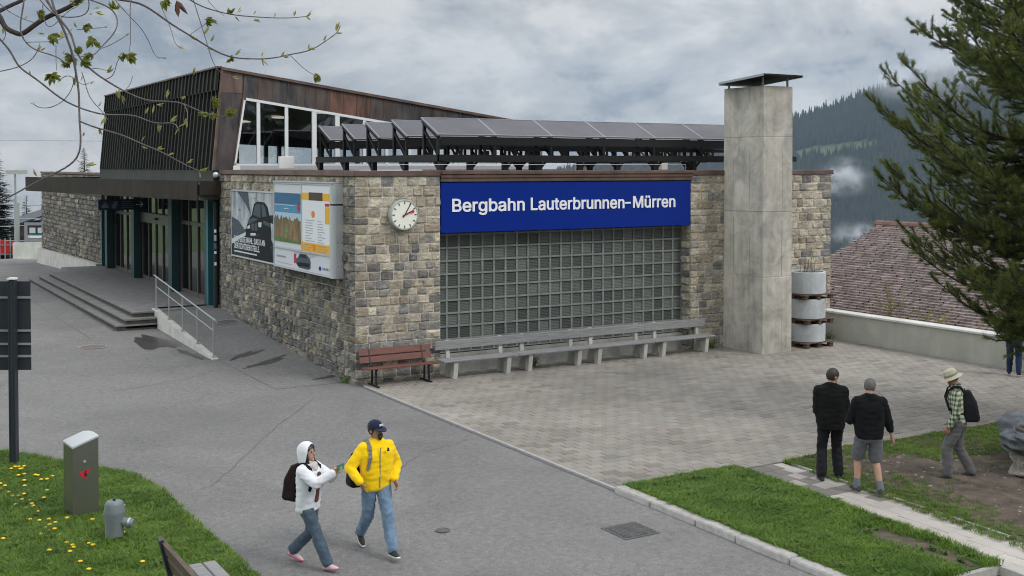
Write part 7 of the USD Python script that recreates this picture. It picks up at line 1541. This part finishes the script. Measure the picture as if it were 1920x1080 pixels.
for k, (y, h, n, lb) in enumerate(((-1.55, 1.5, 7, 'yellow green shrub behind the parapet, nearest the stone wall'), (-2.0, 1.9, 10, 'tall yellow green shrub behind the parapet, before the slate roof'), (-2.9, 1.25, 9, 'low yellow green shrub behind the parapet, right of the tall one'), (-3.7, 1.3, 9, 'yellow green shrub behind the parapet, left of the pine tips'), (-4.6, 1.0, 9, 'low shrub behind the parapet, under the pine branches'), (-5.6, 1.1, 9, 'shrub behind the parapet, hidden partly by the pine branches'))):
    leafy(thing('shrub', lb, 'shrub', (15.45, y, -.1)), (15.45, y, -.15), n, h, .42, 50 + k, .06, dens=42)
for k, (x, y, z, h, m, lb) in enumerate(((-0.12, 0.35, .0, .16, 'weed_leaf', 'bright green weed at the foot of the wall corner'), (4.75, -0.05, 0, .28, 'weed_leaf', 'green weed under the second grey bench'), (10.45, -0.12, 0, .24, 'weed_leaf', 'green weed between the last grey bench and the chimney'), (14.45, -0.5, 0, .16, 'weed_leaf', 'small weed in the corner beneath the parapet wall'))):
    leafy(thing('weed', lb, 'weed', (x, y, z)), (x, y, z), 9, h, .16, 70 + k, .05, m, dens=14, stem='dandelion_stem')

# dandelions in the left lawn
def dandelion(loc, h):
    t = thing('dandelion', 'small yellow dandelion flower in the left lawn', 'flower', loc, 0, 'dandelions in the lawn')
    part(t, 'stem', tube([(0, 0, 0), (.005, 0, h * .6), (.0, .0, h)], .003, 5, False), 'dandelion_stem', world=False); part(t, 'flower_head', lathe([(0, h - .006), (.018, h), (.031, h + .006), (.026, h + .014), (.013, h + .019), (0, h + .02)], 12), 'dandelion', world=False)
    return t


dd0 = None; dr = random.Random(9)
for (px_d, py_d) in DAND:
    if dd0 is None: dd0 = dandelion((px_d, py_d, .03), .085)
    else: copy_of(dd0, (px_d, py_d, dr.uniform(.015, .05)), dr.uniform(0, 360))

# ------------------------------------------------------------------ budding branches of a tree at the left, over the road
bt = thing('budding_tree', 'bare tree branches with opening green buds across the upper left sky', 'tree', (-13.6, -19.6, 0))
tb = np.array((-13.6, -19.6, 0))
part(bt, 'trunk', tube([tb + (0, 0, -.2), tb + (.1, .05, 2), tb + (.35, .2, 4.4), tb + (.6, .3, 6.2), tb + (.7, .2, 8.5)], [.22, .18, .14, .10, .03], 12), 'bark_dark', smooth=40)
lr = random.Random(12); LV, LF = {}, {}


def leaf_at(p, d, l, w, m):
    V, F = LV.setdefault(m, []), LF.setdefault(m, []); d = np.asarray(d, float); d /= np.linalg.norm(d); s = np.cross(d, [lr.uniform(-1, 1) for _ in range(3)]); s /= np.linalg.norm(s) + 1e-9; u = np.cross(s, d); i0 = len(V)
    V += [p, p + d * l * .3 + s * w * .45, p + d * l * .65 + s * w * .4 + u * l * .05, p + d * l, p + d * l * .65 - s * w * .4 + u * l * .05, p + d * l * .3 - s * w * .45, p + d * l * .5 - u * l * .07]
    F += [(i0, i0 + 1, i0 + 6), (i0 + 1, i0 + 2, i0 + 6), (i0 + 2, i0 + 3, i0 + 6), (i0 + 3, i0 + 4, i0 + 6), (i0 + 4, i0 + 5, i0 + 6), (i0 + 5, i0, i0 + 6)]


def palm_leaf(p, d, l, m='leaf_young'):
    d = np.asarray(d, float) / np.linalg.norm(d); s = np.cross(d, [lr.uniform(-1, 1) for _ in range(3)]); s /= np.linalg.norm(s)
    for a, k in ((-1.15, .6), (-.6, .85), (0, 1.0), (.6, .85), (1.15, .6)): leaf_at(p, d * math.cos(a) + s * math.sin(a) + np.array([lr.uniform(-.15, .15) for _ in range(3)]), l * k, l * .36 * k + .006, m)


def smooth_path(P, k=4):
    P = np.asarray(P, float); 
    if len(P) < 3: return P
    from scipy.interpolate import CubicSpline
    t = np.concatenate([[0], np.cumsum(np.linalg.norm(np.diff(P, axis=0), axis=1))]); return CubicSpline(t, P)(np.linspace(0, t[-1], (len(P) - 1) * k + 1))


for r0, r1, pts, young in TWIGS:
    P = smooth_path(pts); part(bt, 'branch', tube(P, np.linspace(r0, r1, len(P)) , 7), 'twig_young' if young else ('bark_dark' if r0 > .012 else 'twig'), smooth=50)
part(bt, 'limb', tube([tb + (.35, .2, 4.4), tb + (.75, .6, 5.3), np.array(TWIGS[0][2][0])], [.09, .05, TWIGS[0][0]], 8), 'bark_dark')
for k in range(1, len(TWIGS)):
    if TWIGS[k][4 - 1] == 2: pass
for p, d, l, kind_ in BUDS:
    p = np.array(p); d = np.array(d)
    if kind_ == 'p': 
        for _ in range(3): palm_leaf(p + np.array([lr.uniform(-.012, .012) for _ in range(3)]), d + np.array([lr.uniform(-.7, .7) for _ in range(3)]), l * lr.uniform(.7, 1.1))
    elif kind_ == 'd':
        for _ in range(4): leaf_at(p, d + np.array([lr.uniform(-.5, .5) for _ in range(3)]), l * lr.uniform(.7, 1.1), l * .3, 'leaf_dead')
    else:
        leaf_at(p, d, l, l * .30, 'bud_leaf'); leaf_at(p, d + np.array([lr.uniform(-.4, .4) for _ in range(3)]), l * .8, l * .26, 'bud_leaf')
for m in LV: part(bt, 'dead_leaf' if m == 'leaf_dead' else 'leaves', trimesh.Trimesh(LV[m], LF[m], process=False), m, kind=None if m == 'leaf_dead' else 'stuff')

# ------------------------------------------------------------------ wisps of cloud hanging on the forest
for k_, (px, py, dist, w_, h_, dn) in enumerate(((1582, 322, 2300, 62, 48, 0.030), (1606, 425, 2080, 60, 30, 0.018), (1548, 345, 2250, 45, 26, 0.016), (1790, 150, 2750, 230, 80, 0.014), (1960, 90, 2700, 300, 110, 0.016))):
    th = bearing(px); c = CAM + np.array([math.sin(th) * dist, math.cos(th) * dist, (305 - py) / 2154.5 * dist]); R3 = np.array((w_, w_, h_), float)
    MATS['wisp'] = usdkit.material(stage, f'/World/Looks/wisp_{k_ + 1:03d}', {
        'g': ('geometry', {}), 'm': ('mapping', {'scale': 1 / R3, 'location': -c / R3}), 'q': ('gradient_texture', {'gradient_type': 'quadratic_sphere'}), 'm2': ('mapping', {'scale': 1.0 / np.array((w_, w_, w_)) }), 'n': ('noise_texture', {'scale': 2.2, 'detail': 5.0, 'roughness': 0.6}),
        'r': ('map_range', {'from_min': 0.44, 'from_max': 0.66, 'to_min': 0.0, 'to_max': dn * 3.0, 'clamp': True}), 'x': ('math', {'math_type': 'multiply'}), 'v': ('principled_volume', {'color': (0.92, 0.96, 1.0), 'anisotropy': 0.0})},
        [('g.position', 'm.vector'), ('m.vector', 'q.vector'), ('g.position', 'm2.vector'), ('m2.vector', 'n.vector'), ('n.fac', 'r.value'), ('q.fac', 'x.value1'), ('r.result', 'x.value2'), ('x.value', 'v.density')], volume='v.volume')
    g_ = trimesh.creation.icosphere(2, 1.0); g_.vertices = g_.vertices * R3 * 1.04 + c
    top('cloud_wisp', g_, 'wisp', kind='stuff', smooth=True)

# ------------------------------------------------------------------ air
MATS['haze'] = usdkit.material(stage, '/World/Looks/haze', {'v': ('principled_volume', {'color': (0.60, 0.79, 1.0), 'density': HAZE_DENSITY, 'anisotropy': 0.0})}, volume='v.volume')
top('haze', box(-2600, 4600, -2600, 4600, -560, 490), 'haze', kind='stuff')
